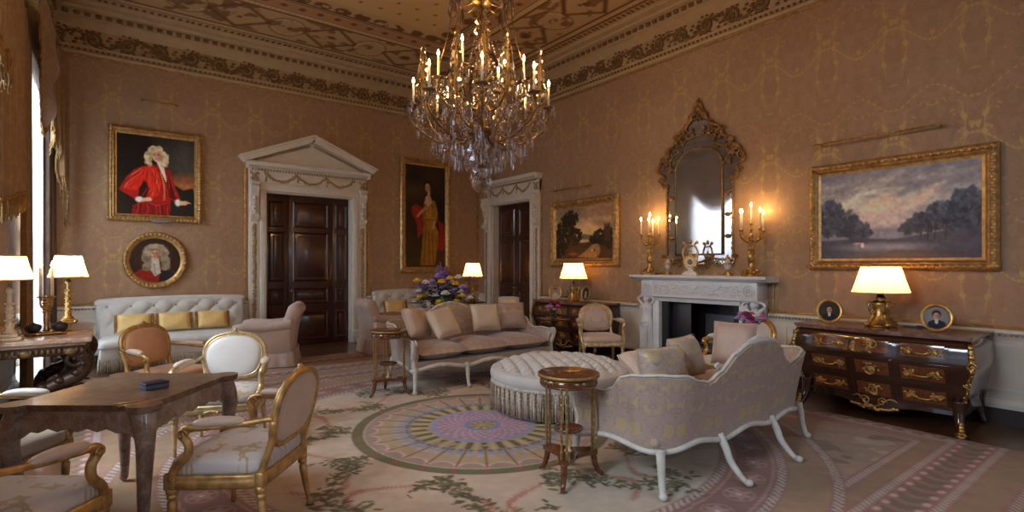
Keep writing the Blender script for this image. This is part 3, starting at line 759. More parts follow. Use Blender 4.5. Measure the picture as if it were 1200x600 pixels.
# ---------------------------------------------------------------- pictures
def frame_mb(w, h, fw, dep, oval=False, beads=0):
    """picture frame: local x across, z up from centre, wall plane y=0, front at -y"""
    b = MB(); prof = [(0, 0), (0, dep*.6), (fw*.18, dep*.95), (fw*.34, dep), (fw*.5, dep*.8), (fw*.62, dep*.85), (fw*.8, dep*.5), (fw, dep*.42), (fw, 0)]
    prof = [(-x, y) for x, y in prof]
    if oval: P = [(w/2*math.cos(2*PI*i/48), 0, h/2*math.sin(2*PI*i/48)) for i in range(48)]
    else: P = [(-w/2, 0, -h/2), (w/2, 0, -h/2), (w/2, 0, h/2), (-w/2, 0, h/2)]
    b.sweep(P, prof, True, smooth=oval, up=(0, -1, 0))
    if beads:
        if oval: pts = [((w/2-fw*.35)*math.cos(2*PI*i/beads), (h/2-fw*.35)*math.sin(2*PI*i/beads)) for i in range(beads)]
        else:
            pts = []; per = 2*(w+h); k = int(per/beads)
            for i in range(k):
                s = per*i/k
                for L, f in ((w, lambda s: (-w/2+s, -h/2+fw*.34)), (h, lambda s: (w/2-fw*.34, -h/2+s)), (w, lambda s: (w/2-s, h/2-fw*.34)), (h, lambda s: (-w/2+fw*.34, h/2-s))):
                    if s < L: pts.append(f(s)); break
                    s -= L
        sz = (beads if not oval else 2*PI*w/2/beads)*.42
        for x, z in pts: b.ell((x, -dep*.93, z), (sz, dep*.16, sz), 6, 4)
    return b
def picture(name, loc, rz, w, h, fw, dep, P, lab, cat, oval=False, beads=.05, tilt=0.0, mframe=None, gain=1.0):
    r = empty(name, loc, rz, lab, cat)
    frame_mb(w, h, fw, dep, oval, beads).build('frame', mframe or m_gold2, r)
    cw, ch = w-fw*1.8, h-fw*1.8
    tx = vnoise(P.h, P.w, 7, 31, 3); ty = vnoise(P.h, P.w, 22, 32, 3)
    P.a = np.clip(P.a*gain*(.80+.28*tx+.12*ty)[:, :, None], 0, 255)
    X = (P.X-.5)*cw; Z = (.5-P.Y)*ch
    sh = (np.hypot((P.X-.5)*2, (P.Y-.5)*2) < .995) if oval else None
    colour_grid('canvas', np.stack([X, np.full(X.shape, -dep*.38), Z], -1), lin(P.a), m_paint, r, sh)
    bk = MB()
    if oval: bk.lathe([(0, -.006), (1, -.006), (1, .006), (0, .006)], (0, -dep*.2, 0), 32, Matrix.Rotation(PI/2, 3, 'X'), w/2*.9, h/2*.9)
    else: bk.box((0, -dep*.2, 0), (w-fw*.6, .012, h-fw*.6))
    bk.build('backboard', m_dark, r)
    return r
def wig(P, cx, cy, s, col, seed=1):
    rs = random.Random(seed); q = P.w/P.h
    for i in range(60):
        an = rs.uniform(-.3, PI+.3); rr = rs.uniform(.75, 1.15)
        x = cx+math.cos(an)*s*rr*.85; y = cy+q*(-math.sin(an)*s*.95*rr*.75+(s*.5 if abs(math.cos(an)) > .6 else 0)*rs.random())
        k = rs.uniform(.75, 1.12); P.ell(x, y, s*.26, q*s*.22, [min(255, c*k) for c in col], .7, 0, .8)
    for sx in (-1, 1):
        for i in range(22):
            k = rs.uniform(.7, 1.1); P.ell(cx+sx*s*rs.uniform(.62, 1.05), cy+q*s*rs.uniform(-.1, 1.15), s*.24, q*s*.2, [min(255, c*k) for c in col], .7, 0, .8)
def head(P, cx, cy, s, skin=(214, 168, 136), dark=(120, 76, 56), turn=.12):
    q = P.w/P.h; Y = lambda v: cy+v*s*q
    P.ell(cx, cy, s*.55, q*s*.72, skin, .25); P.ell(cx+s*.34, Y(.1), s*.30, q*s*.55, dark, 1.2, 0, .45)
    for sx in (-1, 1):
        P.ell(cx+sx*s*.22-s*.07, Y(-.08), s*.11, q*s*.055, (60, 42, 36), .6); P.line([(cx+sx*s*.34-s*.07, Y(-.2)), (cx+sx*s*.1-s*.07, Y(-.22))], s*.04, (130, 96, 70), .8)
    P.line([(cx-s*.07, Y(-.1)), (cx-s*.14, Y(.16)), (cx-s*.05, Y(.18))], s*.045, (178, 120, 94), .8)
    P.ell(cx-s*.07, Y(.38), s*.16, q*s*.06, (176, 84, 74), .6); P.ell(cx-s*.26, Y(.2), s*.14, q*s*.12, (222, 150, 126), 1.2, 0, .5)

P = Paint(190, 200, (26, 19, 15))     # gentleman in red
P.poly([(.42, 0), (1, 0), (1, 1), (.6, 1)], (38, 34, 30), 14); P.ell(.86, .30, .26, .32, (66, 64, 58), 1.2); P.ell(.86, .55, .26, .09, (150, 88, 52), 1.0, -.1, .8); P.ell(.9, .62, .2, .05, (190, 120, 70), 1.2, -.1, .6)
P.poly([(.62, .66), (.74, .60), (.84, .66), (.97, .62), (1, 1), (.6, 1)], (30, 28, 24), 4)
P.poly([(.30, .40), (.42, .36), (.54, .36), (.68, .42), (.72, .58), (.80, .76), (.76, .84), (.68, .78), (.66, 1), (.18, 1), (.26, .84), (.22, .80), (.03, .70), (.12, .54), (.22, .44)], (150, 26, 16), 2)
P.poly([(.30, .41), (.42, .37), (.50, .40), (.56, .58), (.52, .74), (.40, .80), (.40, .66), (.36, .55), (.24, .70), (.10, .68), (.14, .55)], (198, 40, 24), 4)
P.poly([(.34, .56), (.40, .66), (.36, .78), (.26, .80), (.28, .68)], (38, 14, 10), 3); P.poly([(.62, .46), (.70, .60), (.76, .80), (.66, .76)], (84, 16, 12), 5)
P.poly([(.20, .88), (.44, .82), (.66, .86), (.66, 1), (.18, 1)], (120, 22, 18), 3); P.line([(.3, .43), (.2, .5), (.1, .67)], .012, (232, 110, 84), .7); P.line([(.44, .42), (.50, .56), (.44, .74)], .010, (236, 120, 92), .6); P.line([(.55, .46), (.60, .62), (.60, .80)], .008, (222, 150, 90), .6)
P.line([(.40, .84), (.5, .87), (.6, .84)], .012, (196, 60, 50), .6); P.line([(.3, .86), (.28, 1)], .01, (70, 10, 10), .8); P.line([(.56, .86), (.58, 1)], .01, (70, 10, 10), .8)
rs = random.Random(21)
for (x0, y0, x1, y1) in ((.30, .44, .13, .60), (.34, .46, .17, .66), (.28, .48, .10, .62), (.38, .46, .38, .62), (.44, .44, .47, .66), (.48, .46, .52, .70), (.36, .66, .30, .76), (.46, .68, .38, .78), (.60, .48, .64, .64), (.66, .50, .73, .74), (.25, .86, .22, .99), (.36, .86, .35, .99), (.46, .87, .47, .99), (.52, .88, .53, .99), (.62, .88, .62, .99)):
    j = lambda: rs.uniform(-.015, .015)
    P.line([(x0, y0), ((x0+x1)/2+j()*2, (y0+y1)/2+j()), (x1, y1)], rs.uniform(.010, .018), (96, 12, 10), .55, 1.0); P.line([(x0+.018, y0), ((x0+x1)/2+.02+j(), (y0+y1)/2), (x1+.018, y1)], rs.uniform(.006, .010), (232, 92, 66), .6, 1.0)
for k in range(16): P.ell(.545+.045*math.sin(k/15*2.2), .44+.36*k/15, .006, .006, (226, 168, 96), .6)
P.poly([(.48, .29), (.57, .29), (.62, .52), (.62, .58), (.58, .50)], (222, 212, 192), 2)
P.ell(.28, .805, .05, .035, (222, 210, 196), .6); P.poly([(.31, .79), (.40, .77), (.44, .79), (.43, .82), (.32, .83)], (206, 158, 126), 2)
P.ell(.77, .82, .04, .045, (222, 210, 196), .6); P.poly([(.79, .80), (.88, .79), (.93, .81), (.87, .85), (.79, .85)], (206, 158, 126), 2); P.line([(.86, .81), (.94, .82)], .008, (206, 158, 126))
wig(P, .495, .235, .125, (214, 194, 154), 3); head(P, .50, .245, .112)
pic = picture('painting', (.56, YB, 2.92), 0, 1.24, 1.46, .11, .07, P, 'gilt framed portrait of a person in a red velvet coat and curled wig', 'painting', beads=.05, gain=1.25)
b = MB(); b.box((.08, -.078, -.715), (.30, .012, .05), .003); b.build('nameplate', mat('dull_brass_plate', (.22, .19, .17), .5, .3), pic)

P = Paint(120, 130, (44, 30, 22))     # oval: wigged sitter
P.ell(.5, .4, .5, .45, (58, 40, 28), 1.4); P.poly([(.06, .80), (.30, .62), (.66, .62), (.92, .78), (1, 1), (0, 1)], (150, 36, 24), 4); P.poly([(.60, .66), (.80, .72), (.8, 1), (.55, 1)], (40, 34, 40), 4); P.ell(.8, .78, .06, .08, (40, 42, 52), .6)
wig(P, .50, .32, .21, (180, 160, 132), 5); wig(P, .51, .46, .22, (170, 150, 122), 6); P.poly([(.42, .44), (.56, .44), (.60, .78), (.48, .86), (.40, .72)], (205, 194, 176), 3); P.line([(.46, .58), (.5, .82)], .012, (150, 136, 120), .6)
head(P, .49, .36, .145)
picture('oval_painting', (.545, YB, 1.58), 0, .86, .90, .10, .06, P, 'round gilt framed portrait of a person in a grey curled wig and cravat', 'painting', True, 44, mframe=m_gold2)

P = Paint(120, 240, (44, 32, 22))     # full-length lady
P.ell(.35, .20, .5, .16, (74, 58, 40), 1.4); P.ell(.2, .12, .3, .08, (34, 30, 28), 1.2); P.ell(.8, .55, .35, .3, (28, 20, 14), 1.3); P.ell(.15, .75, .3, .3, (30, 20, 14), 1.2); P.poly([(0, .92), (1, .90), (1, 1), (0, 1)], (48, 34, 22), 4)
P.poly([(.14, .42), (.26, .38), (.46, .43), (.52, .50), (.44, .56), (.42, .66), (.30, .72), (.28, .58), (.16, .48)], (150, 42, 30), 3); P.poly([(.78, .52), (.96, .56), (1, .76), (.92, .84), (.78, .80), (.86, .68)], (140, 34, 28), 3); P.line([(.2, .42), (.38, .46)], .012, (200, 80, 60), .6)
P.poly([(.46, .36), (.58, .33), (.72, .34), (.78, .42), (.80, .52), (.72, .60), (.84, .68), (.76, .90), (.72, .98), (.36, .98), (.40, .80), (.44, .56), (.42, .44)], (146, 104, 32), 3)
P.poly([(.50, .38), (.60, .36), (.66, .44), (.64, .50), (.50, .50)], (178, 132, 44), 4); P.poly([(.50, .54), (.70, .54), (.84, .66), (.70, .70), (.54, .62)], (170, 122, 46), 4)
for x0, x1 in ((.5, .46), (.58, .60), (.66, .70)): P.line([(x0, .64), (x1, .97)], .016, (92, 64, 22), .6); P.line([(x0+.04, .64), (x1+.04, .97)], .010, (190, 146, 70), .5)
P.line([(.46, .51), (.72, .51)], .012, (206, 164, 90), .7)
P.poly([(.50, .30), (.62, .30), (.66, .36), (.56, .40), (.46, .37)], (216, 176, 146), 2); P.line([(.58, .24), (.57, .32)], .045, (210, 168, 138)); P.line([(.50, .42), (.38, .46), (.30, .50)], .035, (204, 160, 128)); P.line([(.74, .50), (.70, .58)], .035, (206, 164, 132)); P.ell(.69, .60, .04, .02, (206, 164, 132), .6)
P.line([(.70, .36), (.77, .46), (.73, .52)], .05, (164, 116, 38), .9)
P.ell(.55, .195, .11, .048, (40, 26, 18), .4); head(P, .545, .215, .115, (216, 172, 144))
picture('tall_painting', ((4.74+5.93)/2, YB, 2.545), 0, 1.20, 2.42, .13, .08, P, 'tall gilt framed full length portrait of a person in a yellow dress', 'painting', beads=.07)

def trees(P, spots, col, seed, hi=1.6):
    rs = random.Random(seed)
    for cx, cy, rx, ry, n in spots:
        for i in range(int(n*1.6)):
            an = rs.uniform(0, 2*PI); q = math.sqrt(rs.random()); x, y = cx+rx*q*math.cos(an), cy+ry*q*math.sin(an)
            k = rs.uniform(.65, 1.1)+max(0, (cy-y)/ry)*.25*rs.random()*hi; z = rs.uniform(.010, .030)
            P.ell(x, y, z*1.2, z, [min(255, c*k) for c in col], .6, rs.uniform(0, 3), .8)
P = Paint(170, 140, (176, 140, 100))  # wooded landscape
P.ell(.62, .20, .5, .3, (196, 160, 116), 1.5); P.ell(.3, .1, .35, .2, (120, 104, 84), 1.4); P.ell(.8, .12, .3, .12, (150, 118, 92), 1.2); P.ell(.58, .46, .3, .16, (216, 178, 126), 1.4); P.ell(.7, .3, .15, .05, (216, 176, 140), 1.2); P.ell(.85, .36, .2, .07, (134, 108, 88), 1.2, .3, .7)
P.poly([(.4, .58), (.52, .53), (.66, .56), (.8, .58), (.8, .7), (.4, .7)], (110, 96, 74), 5)
P.poly([(0, .70), (.4, .66), (.7, .68), (1, .60), (1, 1), (0, 1)], (66, 48, 28), 5); P.poly([(.40, .96), (.62, .78), (.70, .70), (.78, .72), (.80, .86), (.74, .98)], (148, 112, 68), 5); P.ell(.5, .66, .12, .03, (196, 168, 124), 1)
trees(P, [(.16, .5, .15, .30, 120), (.28, .24, .14, .16, 70), (.36, .56, .12, .16, 70), (.08, .75, .12, .2, 60), (.8, .60, .12, .12, 60), (.92, .62, .08, .2, 60), (.68, .64, .07, .06, 20)], (40, 34, 20), 2)
P.line([(.30, .86), (.28, .6), (.24, .36)], .012, (70, 56, 36)); P.line([(.30, .7), (.36, .48)], .008, (70, 56, 36)); P.poly([(.86, .38), (.95, .36), (.96, .68), (.85, .68)], (78, 56, 40), 3, .8); P.ell(.33, .9, .08, .03, (132, 76, 36), 1); P.ell(.66, .84, .012, .03, (190, 160, 130), .6); P.ell(.70, .84, .01, .025, (60, 40, 30), .6)
picture('landscape_painting', (XR, (7.53+5.83)/2, 2.085), -PI/2, 1.70, 1.22, .15, .09, P, 'small gilt framed wooded landscape above the far commode', 'painting', beads=.08, gain=1.2)

P = Paint(300, 190, (104, 106, 118))  # large cloudy landscape
P.ell(.42, .30, .5, .22, (168, 164, 148), 1.3); P.ell(.18, .26, .2, .14, (172, 174, 160), 1.2); P.ell(.85, .12, .25, .12, (160, 160, 148), 1.3)
rs = random.Random(4)
for i in range(90): k = rs.random(); P.ell(rs.uniform(0, 1), rs.uniform(0, .35)*(.6+.4*k), rs.uniform(.04, .14), rs.uniform(.012, .04), (92+30*k, 92+26*k, 104+20*k), 1.3, rs.uniform(-.5, .1), .45)
P.ell(.40, .42, .10, .08, (214, 176, 150), 1.3, -.5, .9); P.ell(.48, .46, .16, .05, (190, 166, 152), 1.3, -.2, .8); P.ell(.66, .36, .12, .035, (206, 174, 154), 1.3, -.6, .7); P.ell(.45, .58, .25, .08, (176, 160, 152), 1.3)
P.poly([(.3, .68), (.55, .66), (.75, .66), (.75, .8), (.3, .8)], (112, 112, 124), 6); P.poly([(0, .78), (.3, .76), (.5, .78), (1, .66), (1, 1), (0, 1)], (58, 62, 76), 6); P.ell(.42, .86, .24, .04, (108, 112, 126), 1.2); P.poly([(.3, .98), (.5, .9), (.9, .92), (1, 1), (.3, 1)], (48, 50, 62), 5)
trees(P, [(.07, .52, .09, .20, 90), (.18, .58, .10, .14, 80), (.28, .68, .08, .08, 50), (.8, .56, .12, .14, 90), (.92, .50, .1, .2, 100), (.68, .62, .08, .09, 60), (.6, .66, .05, .05, 24)], (62, 68, 82), 8)
for x in (.66, .7, .74, .8): P.line([(x, .8), (x+.01, .6)], .004, (44, 46, 56))
P.ell(.30, .84, .012, .03, (196, 176, 168), .6); P.ell(.27, .82, .03, .012, (150, 132, 124), .8)
picture('landscape_painting', (XR, (2.85+1.155)/2, 2.06), -PI/2, 1.70, 1.225, .13, .09, P, 'large gilt framed landscape with cloudy blue sky above the bombe commode', 'painting', beads=.06, gain=1.45)

# picture rails / light bars
def light_bar(loc, rz, L, lab, dep=.12):
    r = empty('picture_light', loc, rz, lab, 'picture light', 'picture light bars')
    b = MB(); b.tube([(-L/2, -dep, 0), (L/2, -dep, 0)], .011, 8); b.build('bar', m_brass, r)
    for s in (-1, 1):
        c = MB(); c.tube([(s*L*.46, -dep, 0), (s*L*.46, -dep*.5, .012), (s*L*.46, .0, .0)], .006, 6); c.build('arm', m_brass, r)
light_bar((.595, YB, 4.08), 0, .50, 'thin dark picture light bar above the red coat portrait')
light_bar((XR, 6.95, 2.90), -PI/2, 1.0, 'thin picture light bar above the small wooded landscape')
light_bar((XR, 2.16, 2.91), -PI/2, 1.22, 'long thin picture light bar above the large cloudy landscape')
# ---------------------------------------------------------------- cloths
m_dam_pink = mat_damask('pink_damask', (.43, .33, .285), (.51, .405, .23), (.21, .50), 'sz', .60, .012, 12, .6, .4, .1, .3, line=(.30, .21, .17), dist=.9)
m_dam_pk2 = mat_damask('pink_damask_seat', (.45, .33, .285), (.51, .39, .24), (.21, .50), 'xy', .60, .012, 12, .6, .4, .1, .3, line=(.30, .20, .17), dist=.9)
m_dam_pil = mat_damask('gold_damask_cushion', (.50, .40, .34), (.58, .46, .22), (.16, .42), 'xz', .56, .012, 13, .55, .4, .1, .3, line=(.32, .22, .17), dist=.9)
m_dam_cream = mat_damask('cream_damask', (.60, .52, .44), (.66, .56, .38), (.14, .4), 'xy', .55, .04, 14, .6, .4, 0, .4, line=(.45, .34, .25))
m_silk_cream = mat('cream_silk', (.62, .52, .40), .42, var=.08, scale=5, sheen=.3)
m_silk_pink = mat('rose_silk', (.52, .38, .31), .45, var=.1, scale=6, sheen=.3)
m_silk_blush = mat('blush_silk', (.60, .46, .36), .42, var=.1, scale=6, sheen=.3)
m_yellow = mat('yellow_silk', (.82, .57, .22), .45, var=.12, scale=9, sheen=.3)
m_fringe_y = mat('amber_fringe', (.45, .22, .05), .7, var=.3, scale=60)
m_whitecloth = mat('white_upholstery', (.68, .67, .63), .75, var=.05, scale=10, bump=.1, bscale=300, sheen=.2)
m_ottcloth = mat('grey_white_velvet', (.56, .54, .51), .7, var=.06, scale=10, sheen=.4)
m_peach = mat('peach_velvet', (.56, .30, .16), .6, var=.1, scale=7, sheen=.4)
m_rosecloth = mat('rose_beige_cloth', (.52, .41, .36), .75, var=.05, scale=12, bump=.1, bscale=300, sheen=.2)
m_seat_pale = mat_damask('pale_floral_silk', (.64, .60, .58), (.50, .37, .20), (.15, .34), 'xy', .585, .02, 13, .5, .4, 0, .3, dist=1.0)
m_white_silk = mat('ivory_silk', (.72, .69, .65), .4, var=.05, scale=6, sheen=.3)
m_fringe = mat('bullion_fringe', (.58, .52, .43), .8, var=.3, scale=50)
m_fringe_b = mat('brown_tassel', (.30, .21, .15), .8, var=.3, scale=50)
m_wpaint = mat('grey_white_frame', (.60, .59, .54), .45, var=.12, scale=14)
m_button = mat('covered_button', (.40, .35, .27), .7)

def outline(wf, wb, d, r=.10, n=6, fb=.03):
    """rounded trapezoid seat outline, front at -y"""
    c = [(-wf/2, -d/2), (wf/2, -d/2), (wb/2, d/2), (-wb/2, d/2)]; out = []
    for i in range(4):
        p = Vector(c[i]); a = (Vector(c[i-1])-p).normalized(); b = (Vector(c[(i+1) % 4])-p).normalized()
        for k in range(n+1):
            t = k/n; out.append(((p+a*r)*(1-t)**2+p*2*t*(1-t)+(p+b*r)*t*t))
    res = []
    for p in out:
        q = p.copy()
        if p.y < 0: q.y -= fb*max(0, 1-(p.x/(wf/2))**2)
        res.append(q)
    return res
def dome(b, ol, z0, z1, rings=7, puff=.6, over=.0):
    """upholstered pad over an outline: straight edge then dome"""
    n = len(ol); cx = sum(p.x for p in ol)/n; cy = sum(p.y for p in ol)/n; h = z1-z0
    lv = [(1.0, z0), (1.0+over, z0+h*.25), (1.0+over*.6, z0+h*.5)]
    for k in range(1, rings+1):
        s = math.cos(k/rings*PI/2); lv.append((max(s, .02)**.7 if k < rings else .02, z0+h*(.5+.5*math.sin(k/rings*PI/2)**puff)))
    vs = []; fs = []
    for s, z in lv: vs += [(cx+(p.x-cx)*s, cy+(p.y-cy)*s, z) for p in ol]
    for k in range(len(lv)-1):
        for i in range(n): fs.append((k*n+i, k*n+(i+1) % n, (k+1)*n+(i+1) % n, (k+1)*n+i))
    fs.append([(len(lv)-1)*n+i for i in range(n)]); fs.append(list(range(n))[::-1]); b.add(vs, fs); return b
def turned_leg(b, x, y, z1, r=.024, splay=(0, 0)):
    prof = [(.010, 0), (.014, .005), (.016, .03), (.013, .045)] + [(.013+(r-.013)*k/6, .05+(z1-.13)*k/6) for k in range(7)] + [(r*.7, z1-.07), (r*1.15, z1-.06), (r*1.15, z1-.045), (r*.8, z1-.04), (r*1.3, z1-.035), (r*1.3, z1)]
    R = None
    vs0 = len(b.v); b.lathe(prof, (x, y, 0), 12, mod=lambda a, z: 1+.07*math.cos(a*6) if .05 < z < z1-.07 else 1)
    if splay != (0, 0):
        for i in range(vs0, len(b.v)):
            v = b.v[i]; k = max(0, 1-v[2]/z1)**1.5; b.v[i] = (v[0]+splay[0]*k, v[1]+splay[1]*k, v[2])
def back_loop(w, h, zc, tilt, y0, n=40, top=.08, pw=3.6):
    """rounded (cartouche) back outline; leans back by tilt"""
    P = []
    for i in range(n):
        a = 2*PI*i/n; c, s = math.cos(a), math.sin(a)
        x = w/2*math.copysign(abs(c)**(2/pw), c); z = h/2*math.copysign(abs(s)**(2/pw), s)
        if z > 0: z += top*max(0, 1-(2*x/w)**2)*(z/(h/2))
        else: x *= 1-.12*(-z/(h/2))
        P.append(Vector((x, y0+math.sin(tilt)*(zc+z-.42), zc+z)))
    return P
def fauteuil(name, label, cat, frame, seatm, backm, padm, group=None, hz=.42, rear=None, crest=True, ht=.335):
    r = empty(name, label=label, cat=cat, group=group)
    wf, wb, d = .62, .53, .50; ol = outline(wf, wb, d)
    f = MB()
    n = len(ol); vs = []; fs = []
    for (s, z) in ((1.0, hz-.10), (1.03, hz-.09), (1.03, hz-.055), (1.015, hz-.05), (1.03, hz-.04), (1.0, hz-.025), (.9, hz-.025), (.9, hz-.10)): vs += [(p.x*s, p.y*s, z-(.018*math.cos(p.x/wf*2*PI*1.0) if p.y < -.2 and z < hz-.08 else 0)) for p in ol]
    for k in range(8):
        for i in range(n): fs.append((k*n+i, k*n+(i+1) % n, ((k+1) % 8)*n+(i+1) % n, ((k+1) % 8)*n+i))
    f.add(vs, fs)
    for sx in (-1, 1): f.box((sx*(wf/2-.03), -d/2+.025, hz-.06), (.062, .062, .085), .008); f.box((sx*(wb/2-.02), d/2-.02, hz-.06), (.05, .05, .085), .008)
    for k in range(7): f.ell((-.045+.015*k, -d/2-.045, hz-.075+.01*math.sin(k*PI/6)), (.012, .01, .014), 6, 4)
    f.build('seat_frame', frame, r)
    s = MB(); dome(s, [p*.97 for p in ol], hz-.03, hz+.075, 7, .8, .015); s.build('seat_cushion', seatm, r)
    for sx in (-1, 1):
        l = MB(); turned_leg(l, sx*(wf/2-.03), -d/2+.025, hz-.09); l.build('leg', frame, r)
        l = MB(); turned_leg(l, sx*(wb/2-.02), d/2-.02, hz-.09, .023, (sx*.015, .045)); l.build('leg', frame, r)
    tilt = .20; zc = hz+.085+ht/2; P = back_loop(.49, ht, zc, tilt, d/2+.0, top=.045)
    g = MB(); g.tube(P, .023, 8, True, .85); g.tube([p*.93+Vector((0, p.y*.07-.018, zc*.07)) for p in P], .010, 6, True)
    for sx in (-1, 1): g.tube(crom([(sx*.235, d/2-.03, hz-.06), (sx*.23, d/2-.005, hz+.03), (sx*.225, d/2+.03, hz+.14), (sx*.25, d/2+.055, hz+.25)], 4), .021, 8)
    if crest:
        top = max(P, key=lambda p: p.z)
        for k in range(-4, 5): g.ell((k*.018, top.y-.006, top.z+.016-abs(k)*.0035), (.013, .018, .017-.001*abs(k)), 7, 5)
        g.ell((0, top.y-.012, top.z+.026), (.018, .018, .020), 8, 6)
    g.build('back_frame', frame, r)
    bp = MB(); m = len(P); cy = lambda z: d/2+math.sin(tilt)*(z-.42)
    for sg, th in ((-1, .045), (1, .022)):
        vs = []; fs = []; K = 6
        for k in range(K):
            q = k/(K-1); s_ = max(.01, math.cos(q*PI/2))
            for p in P:
                x = p.x*.95*s_; z = zc+(p.z-zc)*.95*s_; vs.append((x, cy(z)+sg*(.006+th*math.sin(q*PI/2)**.7), z))
        for k in range(K-1):
            for i in range(m): fs.append((k*m+i, k*m+(i+1) % m, (k+1)*m+(i+1) % m, (k+1)*m+i))
        bp.cur = 0 if sg < 0 else 1; bp.add(vs, fs)
    bp.build('backrest', [backm, rear or backm], r)
    for sx in (-1, 1):
        a = MB(); az = hz+.235
        pts = crom([(sx*.255, cy(az+.03)+.0, az+.03), (sx*.29, .16, az+.012), (sx*.325, -.02, az), (sx*.335, -.11, az-.005), (sx*.325, -.145, az-.035), (sx*.315, -.115, az-.09), (sx*.315, -.12, az-.15), (sx*.305, -.19, hz+.02), (sx*.293, -d/2+.03, hz-.05)], 6)
        L = len(pts); a.tube(pts, [.016+.007*min(1, i/(L*.35)) for i in range(L)], 8, False, .9)
        for s2 in (-1, 1): a.tube(spiral((sx*.333+s2*.018, -.125, az-.03), .028, 1.2, (0, 1, 0), (0, 0, 1), 0, 14), .008, 5)
        ar = a.build('arm', frame, r)
        p = MB(); q = crom([(sx*.285, .17, az+.022), (sx*.305, .09, az+.03), (sx*.325, -.02, az+.026), (sx*.33, -.075, az+.02)], 5); L = len(q)
        p.tube(q, [.036*max(.25, math.sin(PI*(i+.6)/(L+.2))**.45) for i in range(L)], 10, False, .72); p.build('arm_pad', padm, ar)
    return r

seats = 'gilt armchairs round the gaming table'
cA = fauteuil('armchair', 'gilt armchair seen from behind with its back to the carpet medallion', 'armchair', m_gold2, m_seat_pale, m_silk_blush, m_silk_blush, seats)
place(cA, (.60, 3.335, .013), face(-.77, .64))
cB = fauteuil('armchair', 'gilt armchair with ivory oval back facing the viewer across the gaming table', 'armchair', m_goldp, m_seat_pale, m_white_silk, m_silk_cream, seats)
place(cB, (.73, 4.90, .013), face(-.42, -.90))
cC = fauteuil('armchair', 'gilt armchair in plain orange velvet in front of the white buttoned sofa', 'armchair', m_gold2, m_peach, m_peach, m_silk_blush, seats)
place(cC, (.44, 6.15, .013), face(.58, -.81))
cD = copy_tree(cA); place(cD, (-.40, 3.20, .013), face(.60, .80), 'gilt armchair with pale floral seat nearest the viewer, cut off by the picture edge')
cE = fauteuil('armchair', 'gilt armchair with white arm pads behind the gaming table beside the console', 'armchair', m_gold2, m_silk_cream, m_white_silk, m_white_silk, seats)
place(cE, (-.585, 4.23, .013), face(.80, -.60))
cF = fauteuil('armchair', 'gilt armchair in shiny pale pink silk in front of the far commode', 'armchair', m_goldp, m_silk_blush, mat_damask('pale_pink_lampas', (.60, .48, .43), (.55, .38, .17), (.2, .6), 'xz', .58, .03, 9, .4, .4, .2, .3), m_silk_blush, 'gilt armchairs by the fireplace wall')
place(cF, (5.69, 5.35, .013), face(-.55, -.80))
cG = fauteuil('armchair', 'gilt armchair with cream silk back between fireplace and large commode', 'armchair', m_gold, m_silk_cream, m_white_silk, m_white_silk, 'gilt armchairs by the fireplace wall')
place(cG, (5.42, 3.10, .013), face(-.93, .30))

